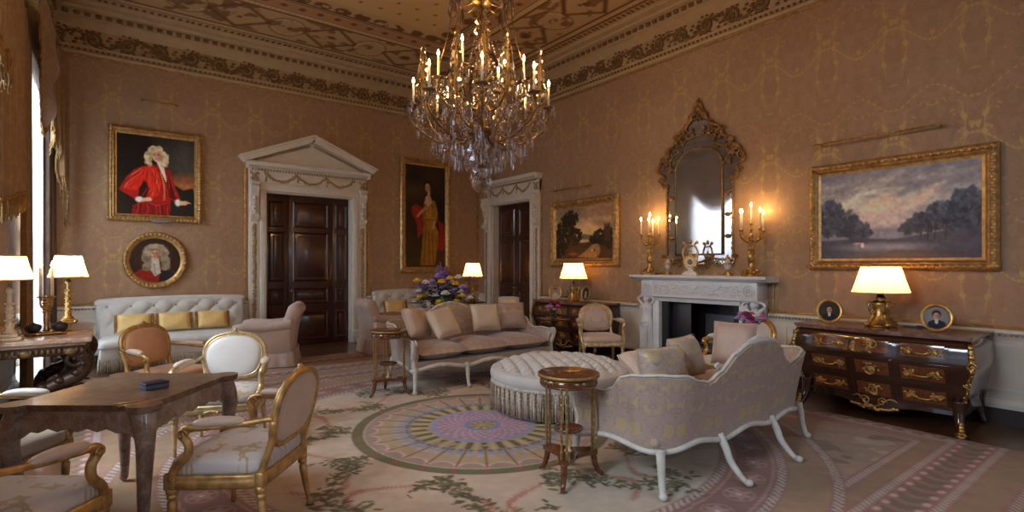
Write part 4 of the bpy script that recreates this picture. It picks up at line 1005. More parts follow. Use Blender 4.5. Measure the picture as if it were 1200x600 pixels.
# ---------------------------------------------------------------- sofas with a curved back (local front -y)
def sofa(name, label, W=1.02, yf=-.38, cl=.07):
    r = empty(name, label=label, cat='sofa', group='carved white sofas facing each other')
    half = [(-W-.04, yf), (-W-.025, yf*.55), (-W-.005, .0), (-W+.01, .20), (-W+.06, .36), (-W+.19, .455), (-W+.42, .475), (-W+.75, .485), (0, .49)]
    path = crom([(x, y, 0) for x, y in half] + [(-x, y, 0) for x, y in half[-2::-1]], 7); n = len(path)
    tan = [(path[min(i+1, n-1)]-path[max(i-1, 0)]).normalized() for i in range(n)]
    nor = [Vector((-t.y, t.x, 0)) for t in tan]      # outward (left of travel)
    def hgt(p):
        ax = abs(p.x)
        if p.y > .40: return lerp_tab([(0, .94), (.18, .93), (.30, .875), (.44, .76), (.56, .70), (.66, .72), (.80, .77), (.95, .78)], ax)
        return lerp_tab([(yf-.04, .57), (yf+.03, .60), (yf*.5, .615), (-.02, .60), (.06, .63), (.16, .73), (.28, .765), (.42, .78)], p.y)
    def arc(i): return sum((path[k+1]-path[k]).length for k in range(i))
    S = [0]
    for k in range(n-1): S.append(S[-1]+(path[k+1]-path[k]).length)
    def bot(i):
        return .285-.020*math.cos(S[i]/S[-1]*2*PI*5)
    flare = lambda z, i: .02+.11*max(0, (z-.28)/.6)**1.3*(1 if path[i].y > .25 else .35)
    K = 10
    o = MB()
    def outp(u, v):
        i = min(n-1, int(round(u*(n-1)))); z0, z1 = bot(i)+.02, hgt(path[i])-.012; z = z0+(z1-z0)*v
        q = path[i]-nor[i]*0+nor[i]*flare(z, i); return (q.x, q.y, z)
    def inp(u, v):
        i = min(n-1, int(round(u*(n-1)))); z0, z1 = .33, hgt(path[i])-.012; z = z0+(z1-z0)*v
        q = path[i]+nor[i]*(flare(z, i)-.055-.035*math.sin(v*PI)); return (q.x, q.y, z)
    o.grid(outp, n-1, K); o.grid(inp, n-1, K)
    for i in range(n-1):
        a = [outp(i/(n-1), 1), outp((i+1)/(n-1), 1), inp((i+1)/(n-1), 1), inp(i/(n-1), 1)]; o.add(a, [(0, 1, 2, 3)])
    for i in (0, n-1):
        a = [outp(i/(n-1), k/K) for k in range(K+1)]+[inp(i/(n-1), k/K) for k in range(K, -1, -1)]; o.add(a, [list(range(len(a)))], False)
    o.build('back', m_dam_pink, r)
    f = MB()
    tops = [path[i]+nor[i]*(flare(hgt(path[i]), i)-.03)+Vector((0, 0, hgt(path[i]))) for i in range(n)]
    f.tube(tops, [.012+.007*(abs(p.x) < .3 and p.y > .3) for p in tops], 8, False, .85)
    for e, p in ((1, tops[0]), (-1, tops[-1])):
        f.tube(crom([p, p+Vector((-.01*e, -.03, -.03)), p+Vector((0, -.015, -.11)), p+Vector((e*.01, .02, -.2)), p+Vector((e*.01, .0, -.29))], 5), .028, 8)
        for s2 in (-1, 1): f.tube(spiral(p+Vector((s2*.022, -.01, -.015)), .048, 1.4, (0, 1, 0), (0, 0, 1), 0, 18), .012, 6)
    for sx in (-1, 1):
        p = min(tops, key=lambda q: abs(q.x-sx*.44)+(0 if q.y > .3 else 9)); f.tube(spiral(p+Vector((0, -.03, .02)), .03, 1.2, (1, 0, 0), (0, 0, 1), 0, 14), .010, 6)
    p = min(tops, key=lambda q: abs(q.x))
    for k in range(-6, 7): f.ell(p+Vector((k*.028, -.012, .018-.0008*k*k)), (.018, .02, .022-.0012*abs(k)), 7, 5)
    rail = [path[i]+nor[i]*.025+Vector((0, 0, bot(i))) for i in range(n)]; f.tube(rail, .020, 8, False, 1.0)
    A, B = rail[0], rail[-1]; N = 40
    fr = [Vector((A.x+(B.x-A.x)*k/N, A.y-.05*math.sin(PI*k/N), .285-.025*math.cos(k/N*2*PI*3))) for k in range(N+1)]; f.tube(fr, .026, 8)
    for k in (6.67, 20, 33.3):
        q = fr[int(k)]
        for j in range(-3, 4): f.ell(q+Vector((j*.022, -.025, -.004*abs(j))), (.016, .014, .018), 6, 4)
    f.build('carved_frame', m_wpaint, r)
    s = MB(); s.grid(lambda u, v: (A.x+(B.x-A.x)*u, A.y-.04*math.sin(PI*u)+.0, .29+.075*v), 24, 2); s.box((0, (.42+yf)/2, .325), (2*W-.06, .40-yf, .06), .02); s.build('seat_deck', m_dam_pink, r)
    cw = (2*W-.10)/3
    for k in range(3):
        cx = -W+.05+cw*(k+.5); c = MB()
        def cf(u, v, side):
            x = (u-.5)*2; y = (v-.5)*2; e = (max(0, 1-abs(x)**6)*max(0, 1-abs(y)**6))**.5
            return (cx+x*(cw/2-.004), (.29+yf)/2+y*(.35-yf)/2-(.03 if y < 0 else 0)*(1-x*x)*abs(y), (.445+side*(.045+.055*(1-x*x*.6)*(1-y*y*.6))*e+.006*math.sin(x*3+k)*e))
        c.grid(lambda u, v: cf(u, v, 1), 16, 16); c.grid(lambda u, v: cf(u, v, -1), 16, 8)
        c.tube([cf(u, v, 0) for u, v in [(i/10, 0) for i in range(10)]+[(1, i/10) for i in range(10)]+[(1-i/10, 1) for i in range(10)]+[(0, 1-i/10) for i in range(10)]], .007, 5, True)
        c.build('seat_cushion', m_dam_pk2, r)
    def leg(x, y, dx, dy, nm='leg'):
        l = MB(); pts = crom([(x, y, .30), (x+dx*.25, y+dy*.25, .22), (x+dx*.45, y+dy*.45, .13), (x+dx*.85, y+dy*.85, .045), (x+dx*1.1, y+dy*1.1, .022)], 5); L = len(pts)
        l.tube(pts, [.034-.016*(i/(L-1))**.7 for i in range(L)], 8); e = Vector((x+dx*1.1, y+dy*1.1, .026)); l.ell(e, (.030, .030, .026), 8, 6)
        l.build(nm, m_wpaint, r)
    for x in (-W-.02, -.36, .36, W+.02): leg(x, yf-.04 if abs(x) < .9 else yf, (.03 if x > 0 else -.03) if abs(x) > .9 else 0, -.05)
    for x in (-.36, .36): leg(x, .49, .0, .20)
    leg(-W+cl, .44, -.04, .05); leg(W-cl, .44, .04, .05)
    return r
s1 = sofa('sofa', 'carved white sofa in pink damask facing the viewer behind the ottoman')
place(s1, (3.82, 5.88, .013), 0)
s2 = sofa('sofa', 'carved white sofa seen from behind with shaped pink damask back and splayed legs', .985, -.25, .03)
place(s2, (3.76, 2.55, .013), PI)

def pillow(name, label, cat, loc, R, w, h, t, m, group=None, fringe=None, wav=.0, seed=0, parts=True):
    r = empty(name, loc, 0, label, cat, group); r.rotation_euler = R
    b = MB()
    def f(u, v, sd):
        x = (u-.5)*2; y = (v-.5)*2; e = (max(0, 1-x**4)*max(0, 1-y**4))**.55
        k = 1-.06*(1-y*y) if abs(x) > .5 else 1
        return (x*w/2*(1-.05*(1-y*y)*abs(x)**3), sd*t/2*e*(1+.10*math.sin(4*x+seed)*math.cos(3*y+seed)), y*h/2*(1-.05*(1-x*x)*abs(y)**3))
    b.grid(lambda u, v: f(u, v, -1), 16, 14); b.grid(lambda u, v: f(u, v, 1), 16, 14); b.build('cushion_cover', m, r)
    E = [(i/12, 0) for i in range(12)]+[(1, i/12) for i in range(12)]+[(1-i/12, 1) for i in range(12)]+[(0, 1-i/12) for i in range(12)]
    p = MB(); p.tube([f(u, v, 0) for u, v in E], .006, 5, True); p.build('piping', m, r)
    if fringe:
        for sx in (-1, 1):
            q = MB()
            for i in range(26):
                z = (-.5+i/25)*h*.96; q.tube([(sx*w/2*.97, 0, z), (sx*(w/2+.02), random.uniform(-.012, .012), z-.002), (sx*(w/2+.034), random.uniform(-.022, .022), z-.014)], .006, 4)
            q.build('side_fringe', fringe, r)
    return r
def lean(rz, tilt): return Euler((-tilt, 0, rz), 'XYZ')
g1 = 'cushions on the facing sofa'
pillow('cushion', 'rose pink cushion in the corner of the facing sofa beside the inlaid stand', 'cushion', (3.09, 6.06, .775), Euler((-.42, .06, .50)), .46, .39, .17, m_silk_blush, g1, seed=1)
pillow('cushion', 'beige silk cushion propped against the rose cushion on the facing sofa', 'cushion', (3.36, 5.86, .77), Euler((-.55, -.10, .30)), .43, .39, .16, m_silk_cream, g1, seed=2)
pillow('cushion', 'cream silk cushion leaning right of the crest on the facing sofa', 'cushion', (4.16, 6.08, .775), Euler((-.36, .03, -.08)), .43, .38, .16, m_silk_cream, g1, seed=3)
pillow('cushion', 'pink damask cushion in the corner of the facing sofa nearest the fireplace wall', 'cushion', (4.62, 6.08, .775), Euler((-.34, .02, -.30)), .40, .38, .16, m_dam_pink, g1, seed=4)
g2 = 'cushions on the sofa seen from behind'
pillow('cushion', 'large gold figured damask cushion at the near end of the sofa seen from behind', 'cushion', (3.38, 2.52, .72), Euler((.34, -.02, PI-.06)), .48, .30, .20, m_dam_pil, g2, seed=5)
pillow('cushion', 'damask cushion next to the large one on the sofa seen from behind', 'cushion', (3.80, 2.60, .74), Euler((.36, .05, PI)), .34, .34, .18, m_dam_pil, g2, seed=6)
pillow('cushion', 'pink cushion lying flat beyond the large damask cushion on the sofa seen from behind', 'cushion', (3.58, 2.88, .655), Euler((1.0, .0, PI)), .34, .30, .18, m_silk_blush, g2, seed=7)
pillow('cushion', 'dusky pink cushion at the fireplace end of the sofa seen from behind', 'cushion', (4.57, 2.62, .775), Euler((.28, 0, PI/2+.25)), .38, .40, .18, m_silk_pink, g2, seed=8)

# ---------------------------------------------------------------- ottoman
def fringe_ring(b, pts, z0, z1, r=.006, jit=.006):
    for x, y in pts:
        a, c = random.uniform(-jit, jit), random.uniform(-jit, jit); b.tube([(x, y, z1), (x+a, y+c, (z0+z1)/2), (x+a*1.5, y+c*1.5, z0+random.uniform(0, .01))], r, 4, caps=True)
r = empty('ottoman', (3.78, 4.13, .013), .3, 'large round buttoned grey white ottoman with deep fringe between the two sofas', 'ottoman')
b = MB(); RO = .70; s_ = .122; n = 84
def tuft(x, y, s):
    u = (x+y)/s; v = (x-y)/s; return (abs(math.sin(PI*u)*math.sin(PI*v)))**.42
def dip(x, y, s):
    u = (x+y)/s; v = (x-y)/s; return math.exp(-((u-round(u))**2+(v-round(v))**2)*28)
pr_ = [(k/30*.97) for k in range(31)]
def otop(u, v):
    X_, Y_ = u*2-1, v*2-1; m_ = max(abs(X_), abs(Y_)); q = m_; k_ = m_/max(1e-6, math.hypot(X_, Y_)); k_ = 1+(k_-1)*m_**2.5; x, y = RO*X_*k_, RO*Y_*k_; q = math.hypot(x, y)/RO
    ed = max(0, min(1, (1-q)*6)); return (x, y, .425+.075*(1-min(1, q)**4)+((tuft(x, y, s_*1.42)-.7)*.060-.030*dip(x, y, s_*1.42))*ed)
b.grid(otop, 110, 110)
b.lathe([(RO, .425), (RO+.025, .41), (RO+.035, .37), (RO+.028, .325), (RO+.005, .30), (RO-.02, .295), (RO-.02, .12)], seg=96, mod=lambda a, z: 1+.006*abs(math.sin(a*15)))
b.build('upholstered_top', m_ottcloth, r)
bt = MB()
kk = s_*1.42/2
for i in range(-12, 13):
    for j in range(-12, 13):
        if (i+j) % 2: continue
        x, y = i*kk, j*kk; q = math.hypot(x, y)/RO
        if q < .93: bt.ell((x, y, .425+.075*(1-q**4)-.060), (.013, .013, .010), 6, 4)
bt.build('button', m_button, r)['kind'] = 'stuff'
b = MB(); b.lathe([(RO+.01, .285), (RO+.022, .285), (RO+.022, .31), (RO+.01, .31)], seg=80)
for k in range(150): a = 2*PI*k/150; b.ell(((RO+.022)*math.cos(a), (RO+.022)*math.sin(a), .288), (.012, .012, .012), 5, 4)
b.build('braid', m_fringe, r)
b = MB(); fringe_ring(b, [((RO+.015)*math.cos(2*PI*k/420), (RO+.015)*math.sin(2*PI*k/420)) for k in range(420)], .02, .285, .0065)
b.cur = 1
for k in range(60):
    a = 2*PI*k/60; x, y = (RO+.026)*math.cos(a), (RO+.026)*math.sin(a)
    for z in (.27, .235, .20, .165): b.ell((x, y, z), (.013, .013, .019), 6, 4)
    b.tube([(x, y, .155), (x, y, .04)], [.010, .015], 6)
b.build('bullion_fringe', [m_fringe, m_fringe_b], r)
b = MB(); b.lathe([(.5, 0), (.55, .005), (.55, .12), (0, .12)], seg=32); b.build('base', m_dark, r)

# ---------------------------------------------------------------- white buttoned sofas against the back wall
def tufted_sofa(name, label, loc, w, d, rz, group):
    r = empty(name, loc, rz, label, 'sofa', group)
    b = MB(); s = .205
    def back(u, v):
        x = (u-.5)*w; z = .44+v*.53; e = min(1, min(u, 1-u)*18, min(v*3, (1-v)*9))
        return (x, d/2-.19+.06*v-(tuft(x, z, s*1.42)-.4)*.05*e, z)
    b.grid(back, int(w/.024), 26); b.tube([(-w/2, d/2-.10, .44), (-w/2, d/2-.07, .90)], .05, 8); b.tube([(w/2, d/2-.10, .44), (w/2, d/2-.07, .90)], .05, 8)
    b.tube(crom([(-w/2, d/2-.07, .90), (-w/2+.05, d/2-.07, .955), (0, d/2-.07, .975), (w/2-.05, d/2-.07, .955), (w/2, d/2-.07, .90)], 8), .045, 10)
    b.box((0, d/2-.07, .60), (w-.04, .10, .70), .02); b.build('buttoned_back', m_whitecloth, r)
    kk = s*1.42/2; i0 = int(w/2/kk)
    for i in range(-i0, i0+1):
        for j in range(6, 12):
            if (i+j) % 2 == 0 and .52 < j*kk+.0 < .95 and abs(i*kk) < w/2-.03: k = MB(); k.ell((i*kk, d/2-.13, j*kk), (.018, .016, .018), 7, 5); k.build('button', m_button, r)
    c = MB(); ol = [Vector((p.x, p.y)) for p in outline(w+.02, w+.02, d-.10, .10, 6, .02)]; c.M = Matrix.Translation((0, -.05, 0)); dome(c, ol, .34, .47, 6, .5, .01); c.build('seat_cushion', m_whitecloth, r)
    f = MB(); f.box((0, -.04, .27), (w, d-.14, .17), .03); f.build('seat_base', m_whitecloth, r)
    g = MB(); pts = []; n1 = int(w/.012); n2 = int((d-.14)/.012)
    for i in range(n1): pts.append((-w/2+w*i/n1, -.04-(d-.14)/2-.008))
    for i in range(n2): pts += [(-w/2-.008, -.04-(d-.14)/2+(d-.14)*i/n2), (w/2+.008, -.04-(d-.14)/2+(d-.14)*i/n2)]
    fringe_ring(g, pts, .012, .20, .006); g.build('bullion_fringe', m_fringe, r)
    for sx in (-1, 1):
        for y in (-d/2+.12, d/2-.12): q = MB(); q.lathe([(.02, 0), (.03, .01), (.028, .19), (0, .19)], (sx*(w/2-.1), y, 0), 10); q.build('leg', m_dark, r)
    return r
tufted_sofa('sofa', 'long white buttoned sofa with fringe under the round portrait', (.80, 9.58, .0), 1.90, .98, 0, 'white buttoned sofas')
tufted_sofa('sofa', 'white buttoned sofa half hidden behind the flowers under the tall portrait', (5.05, 9.62, .0), 1.75, .92, 0, 'white buttoned sofas')
g3 = 'yellow bolster cushions'
for x, lab in ((.26, 'yellow bolster cushion at the window end of the long buttoned sofa'), (.77, 'middle one of the three yellow cushions on the long buttoned sofa'), (1.29, 'yellow bolster cushion at the door end of the long buttoned sofa')):
    pillow('cushion', lab, 'cushion', (x, 9.71, .635), Euler((-.30, 0, 0)), .42, .27, .15, m_yellow, g3, m_fringe_y, seed=x)
pillow('cushion', 'yellow cushion on the buttoned sofa behind the flowers', 'cushion', (4.46, 9.66, .65), Euler((-.30, 0, 0)), .44, .33, .15, m_yellow, g3, m_fringe_y, seed=9)

# ---------------------------------------------------------------- club armchairs with loose skirt (local front -y)
def club(label, loc, rz, m):
    r = empty('club_chair', loc, rz, label, 'armchair', 'skirted club armchairs')
    b = MB()
    # back: thick slab leaning and rolled over at the top
    prof = crom([(.22, .30), (.20, .45), (.24, .62), (.29, .78), (.33, .88), (.40, .925), (.48, .90), (.515, .82), (.48, .74), (.44, .66), (.41, .50), (.385, .30), (.375, .17)], 4)
    def sec(u):
        e = max(0, 1-abs(u*2-1)**8)**.25; return e
    n = len(prof); N = 18; vs = []; fs = []
    for i in range(N+1):
        u = i/N; e = .82+.18*sec(u); x = (u-.5)*.66*(1.0)
        for p in prof: vs.append((x*(1 if p.y < .6 else 1-.0), .36+(p.x-.36)*e, .17+(p.y-.17)*(e*.2+.8)))
    for i in range(N):
        for k in range(n-1): fs.append((i*n+k, (i+1)*n+k, (i+1)*n+k+1, i*n+k+1))
    fs.append(list(range(n))); fs.append([N*n+k for k in range(n)][::-1]); b.add(vs, fs); b.build('backrest', m, r)
    for sx in (-1, 1):
        a = MB(); P = crom([(sx*.345, -.38, .56), (sx*.345, -.25, .585), (sx*.34, .0, .575), (sx*.335, .25, .60), (sx*.325, .38, .62)], 5); a.tube(P, [.075-.012*i/20 for i in range(len(P))], 12)
        a.box((sx*.335, -.0, .37), (.10, .76, .40), .04); a.ell((sx*.345, -.385, .555), (.074, .03, .074), 12, 8); a.build('arm', m, r)
    s = MB(); s.box((0, -.02, .27), (.62, .78, .20), .03); s.build('seat_base', m, r)
    c = MB(); c.M = Matrix.Translation((0, -.09, 0)); dome(c, outline(.60, .58, .70, .08), .36, .50, 6, .5, .01); c.build('seat_cushion', m, r)
    k = MB(); P = [(-.37, -.42), (.37, -.42), (.38, .40), (-.38, .40)]; ring = []
    for i in range(4):
        p, q = P[i], P[(i+1) % 4]
        for j in range(24):
            t_ = j/24; ring.append((p[0]+(q[0]-p[0])*t_, p[1]+(q[1]-p[1])*t_, 1 if j < 2 or j > 22 else 0))
    m_ = len(ring); vs = []; fs = []
    for z, o_ in ((.225, 0), (.20, .006), (.10, .018), (.012, .028)):
        for i, (x, y, e) in enumerate(ring): kx = 1+o_*(1+.4*math.sin(i*1.3))/.38-e*o_*.8; vs.append((x*kx, y*kx, z))
    for a_ in range(3):
        for i in range(m_): fs.append((a_*m_+i, a_*m_+(i+1) % m_, (a_+1)*m_+(i+1) % m_, (a_+1)*m_+i))
    k.add(vs, fs); k.tube([(x, y, .225) for x, y, e in ring], .007, 5, True); k.build('skirt', m, r)
    return r
club('rose beige skirted club armchair in front of the dark pedimented door', (1.86, 8.54, .013), face(-.93, .36), m_rosecloth)
club('rose beige skirted club armchair turned away behind the inlaid stand', (3.80, 8.55, .013), face(.90, -.02), m_silk_pink)

# small yellow side chair by the corner door
r = empty('side_chair', (5.62, 7.62, .013), face(-.85, -.52), 'small cream framed chair with yellow back in front of the corner door', 'chair')
b = MB()
b.prism([(-.20, .50), (.20, .50), (.20, .90), (.12, .915), (-.12, .915), (-.20, .90)], .03, (0, .22, 0)); b.build('back_frame', m_silk_cream, r)
b = MB(); b.box((0, .195, .70), (.30, .03, .32), .012); b.build('backrest', m_yellow, r)
b = MB(); dome(b, outline(.46, .42, .42, .06), .42, .49, 5, .6, .01); b.build('seat_cushion', m_yellow, r)
b = MB(); b.box((0, 0, .40), (.44, .42, .06), .01); b.build('seat_frame', m_goldp, r)
for sx in (-1, 1):
    for y in (-.17, .19):
        b = MB(); turned_leg(b, sx*.19, y, .38); b.build('leg', m_goldp, r)
    b = MB(); b.tube([(sx*.19, .19, .38), (sx*.19, .22, .52)], .018, 8); b.build('stile', m_goldp, r)
# ---------------------------------------------------------------- woods and stones
m_mahog = mat_wood('polished_mahogany', (.075, .020, .008), (.17, .055, .022), 0, .18, .7)
m_kingw = mat_wood('kingwood_veneer', (.10, .028, .010), (.24, .085, .028), 1, .15, .9, 4)
m_dkwood = mat_wood('dark_rosewood', (.028, .010, .007), (.06, .020, .010), 0, .16, .9)
m_redmar = mat_marble('red_marble', (.10, .035, .03), (.19, .08, .065), (.34, .22, .18), 6, .15, .6)
m_pinkmar = mat_marble('breccia_marble', (.32, .15, .10), (.52, .34, .24), (.70, .58, .46), 5, .2, .5)
m_burr = mat_marble('burr_veneer', (.06, .035, .022), (.13, .08, .052), (.30, .21, .14), 5, .32, .2)
m_burr_leg = mat_marble('burr_leg', (.13, .08, .055), (.26, .18, .14), (.46, .38, .33), 6, .3, .4)
m_carved = mat('dark_carved_wood', (.050, .024, .012), .4, .1, var=.5, scale=20, bump=.2, bscale=40)
m_ormolu = mat('ormolu', (.58, .37, .13), .34, 1.0, var=.35, scale=30, bump=.2, bscale=60)

m_bamb = mat('bamboo_brass', (.33, .21, .085), .42, .6, var=.35, scale=40)
# ---------------------------------------------------------------- inlaid round stands
def gueridon(label, loc, rz):
    r = empty('gueridon', loc, rz, label, 'side table', 'round inlaid stands with triple legs'); R_, H_ = .21, .745
    b = MB(); b.lathe([(0, H_-.018), (R_-.006, H_-.018), (R_, H_-.012), (R_, H_-.004), (R_-.012, H_), (0, H_)], seg=40); b.build('tabletop', m_mahog, r)
    b = MB(); b.lathe([(R_-.004, H_-.022), (R_+.004, H_-.020), (R_+.004, H_-.002), (R_-.003, H_+.0015), (R_-.003, H_-.018)], seg=40); b.build('gallery_rim', m_bamb, r)
    b = MB(); b.lathe([(R_-.018, H_-.085), (R_-.014, H_-.082), (R_-.014, H_-.02), (0, H_-.02), (0, H_-.085)], seg=40); b.build('frieze', m_mahog, r)
    g = MB()
    for k in range(6):
        a0 = k*PI/3+.12; a1 = (k+1)*PI/3-.12
        for z in (H_-.072, H_-.034): g.tube([((R_-.012)*math.cos(a), (R_-.012)*math.sin(a), z) for a in [a0+(a1-a0)*i/8 for i in range(9)]], .0028, 4)
        for a in (a0, a1): g.tube([((R_-.012)*math.cos(a), (R_-.012)*math.sin(a), z) for z in (H_-.072, H_-.034)], .0028, 4)
    g.build('brass_banding', m_brass, r)
    pl = MB(); A = [PI/2+2*PI*k/3 for k in range(3)]; pts = []
    for k in range(3):
        a = A[k]; c = Vector((.205*math.cos(a), .205*math.sin(a))); t_ = Vector((-math.sin(a), math.cos(a)))
        pts += [c-t_*.035, c+t_*.035]; a2 = a+PI/3
        for q in (-.22, 0, .22): pts.append(Vector((.085*math.cos(a2+q*1.6), .085*math.sin(a2+q*1.6)))*(1+.35*abs(q)/.22*.6))
    pl.prism([(p.x, p.y) for p in pts], .028, (0, 0, .185), (1, 0, 0), (0, 1, 0)); pl.build('platform', m_mahog, r)
    for k in range(3):
        a = A[k]; t_ = Vector((-math.sin(a), math.cos(a), 0)); u = Vector((math.cos(a), math.sin(a), 0))
        for s in (-1, 1):
            c = u*.185+t_*(s*.018); prof = [(.010, .198)]
            for i in range(9): z = .205+i*.052; prof += [(.0085, z), (.0085, z+.034), (.0115, z+.042), (.0115, z+.046), (.0085, z+.050)]
            prof += [(.009, H_-.085)]
            q = MB(); q.lathe(prof, (c.x, c.y, 0), 10); q.build('column', m_bamb, r)
        f = MB(); P = crom([u*.185+Vector((0, 0, .175)), u*.20+Vector((0, 0, .10)), u*.225+Vector((0, 0, .04)), u*.258+Vector((0, 0, .016))], 5)
        f.tube(P, [.024-.010*i/(len(P)-1) for i in range(len(P))], 8); f.build('foot', m_mahog, r)
    b = MB(); b.lathe([(.03, .198), (.03, .205), (.012, .22), (.018, .26), (.010, .30), (.012, .335), (.02, .345), (.012, .35)], seg=14); b.build('stem', m_goldp, r)
    b = MB(); b.lathe([(0, .345), (.095, .345), (.102, .352), (.102, .366), (.094, .366), (.092, .358), (0, .358)], seg=28); b.build('shelf', m_mahog, r)
    return r
gueridon('round mahogany stand with bamboo brass columns in front of the ottoman', (2.52, 2.665, .013), math.radians(8))
gueridon('round mahogany stand with bamboo brass columns at the arm of the facing sofa', (2.53, 5.68, .013), math.radians(-15))

# ---------------------------------------------------------------- gaming table
TC = (.10, 3.97); TA = math.radians(52)
r = empty('gaming_table', (TC[0], TC[1], .013), TA, 'square burr veneered gaming table with outset rounded corners and cabriole legs', 'table')
hx, hy = .44, .40
def corner_outline(hx, hy, e, rr):
    out = []
    for sx, sy in ((1, -1), (1, 1), (-1, 1), (-1, -1)):
        c = Vector((sx*(hx-rr+e), sy*(hy-rr+e))); base = math.atan2(sy, sx)
        for k in range(9):
            a = base-PI*.62+PI*1.24*k/8; out.append((c.x+rr*math.cos(a), c.y+rr*math.sin(a)))
    return out
ol = corner_outline(hx, hy, .03, .085)
b = MB(); b.prism(ol, .024, (0, 0, .728), (1, 0, 0), (0, 1, 0)); b.prism([(x*.985, y*.985) for x, y in ol], .012, (0, 0, .710), (1, 0, 0), (0, 1, 0)); b.build('tabletop', m_burr, r)
b = MB()
for (dx_, dy_) in ((0, -1), (0, 1), (1, 0), (-1, 0)):
    L = hx if dx_ == 0 else hy; o_ = (hy if dx_ == 0 else hx)-.045
    n = 24; top = [(L-.08)*(2*i/n-1) for i in range(n+1)]
    poly = [(x, .705) for x in (top[0], top[-1])]+[(x, .602-.009*math.cos(i/n*2*PI*6)*(1 if 0 < i < n else 0)-.05*abs(2*i/n-1)**5) for i, x in list(enumerate(top))[::-1]]
    b.prism(poly, .028, (dx_*o_, dy_*o_, 0), (1, 0, 0) if dx_ == 0 else (0, 1, 0), (0, 0, 1))
b.build('apron', m_burr_leg, r)
for sx in (-1, 1):
    for sy in (-1, 1):
        l = MB(); d = Vector((sx, sy, 0)).normalized(); c = Vector((sx*(hx-.06), sy*(hy-.06), 0))
        P = crom([c+Vector((0, 0, .70)), c+d*.035+Vector((0, 0, .60)), c+d*.04+Vector((0, 0, .50)), c+d*.012+Vector((0, 0, .32)), c-d*.005+Vector((0, 0, .14)), c+d*.02+Vector((0, 0, .04)), c+d*.04+Vector((0, 0, .030))], 6); L = len(P)
        rad = [.062-.036*min(1, i/(L*.7)) if i < L*.8 else .024+.006*((i-L*.8)/(L*.2)) for i in range(L)]
        l.tube(P, rad, 10); l.build('leg', m_burr_leg, r)
b = MB(); yy = .17
for q in (0, .045): b.tube([(-.445+q, -.25+q*1.3, .7405), (-.31+q*.6, -.365+q*1.6, .7405)], .0035, 5)
b.build('inlaid_stringing', m_gold, r)
r2 = empty('card_box', (.20, 3.86, .754), math.radians(20), 'small dark blue box lying on the gaming table', 'box')
b = MB(); b.box((0, 0, .014), (.125, .095, .026), .002); b.build('box_base', mat('blue_grey_leather', (.10, .13, .22), .45), r2)
b = MB(); b.box((0, 0, .033), (.130, .100, .014), .003); b.build('lid', mat('navy_leather', (.022, .026, .06), .4), r2)

# ---------------------------------------------------------------- console
r = empty('console_table', (-.50, 6.80, 0), 0, 'long console table with veined marble top and dark carved scroll supports beside the window', 'console table')
b = MB(); b.box((0, 0, .835), (.70, 1.52, .045), .012); b.box((-.01, 0, .80), (.64, 1.44, .03), .008); b.build('marble_top', m_pinkmar, r)
b = MB(); b.box((-.01, 0, .745), (.60, 1.40, .085), .01); b.build('frieze', m_carved, r)
g = MB()
for y in (-.70, .70):
    for k in range(16): g.ell((-.29+.038*k, y*1.005, .745), (.016, .012, .026), 6, 4)
for k in range(38): g.ell((.295, -.68+1.36*k/37, .745), (.012, .016, .026), 6, 4)
for y in (-.6, -.2, .2, .6): g.ell((.30, y, .735), (.02, .05, .035), 8, 6)
for x in (-.1, .2): g.ell((x, -.705, .735), (.05, .02, .035), 8, 6)
g.build('gilt_mounts', mat('worn_gilding', (.20, .115, .045), .45, .5, var=.4, scale=30), r)
def s_support(y, yd):
    q = MB(); P = crom([(.24, 0, .72), (.30, 0, .62), (.24, 0, .50), (.06, 0, .42), (-.08, 0, .34), (-.10, 0, .22), (.02, 0, .13), (.16, 0, .12), (.22, 0, .12)], 6); L = len(P)
    q.tube([(p.x, y+yd*(p.z-.4)*0, p.z) for p in P], [.085-.03*math.sin(PI*i/(L-1)) for i in range(L)], 10)
    for c, rr in (((.24, y, .65), .09), ((.18, y, .13), .09)):
        for s2 in (-1, 1): q.tube(spiral((c[0], y+s2*.055, c[2]), rr, 1.5, (1, 0, 0), (0, 0, 1), 0, 18), .020, 6)
    for i in range(0, L, 4): q.ell((P[i].x, y, P[i].z+.03), (.05, .09, .04), 7, 5)
    q.build('scroll_support', m_carved, r)
for y in (-.60, .60): s_support(y, 1)
for y in (-.52, .52):
    q = MB(); P = crom([(.18, y, .70), (.20, y*.86, .58), (.16, y*.62, .48), (.10, y*.72, .36), (.12, y*.92, .22), (.15, y*1.0, .06)], 6); L = len(P)
    q.tube(P, [.065-.02*math.sin(PI*i/(L-1)) for i in range(L)], 9); q.build('scroll_support', m_carved, r)
b = MB(); b.box((-.07, 0, .03), (.40, 1.34, .06), .015); b.build('plinth', m_carved, r)

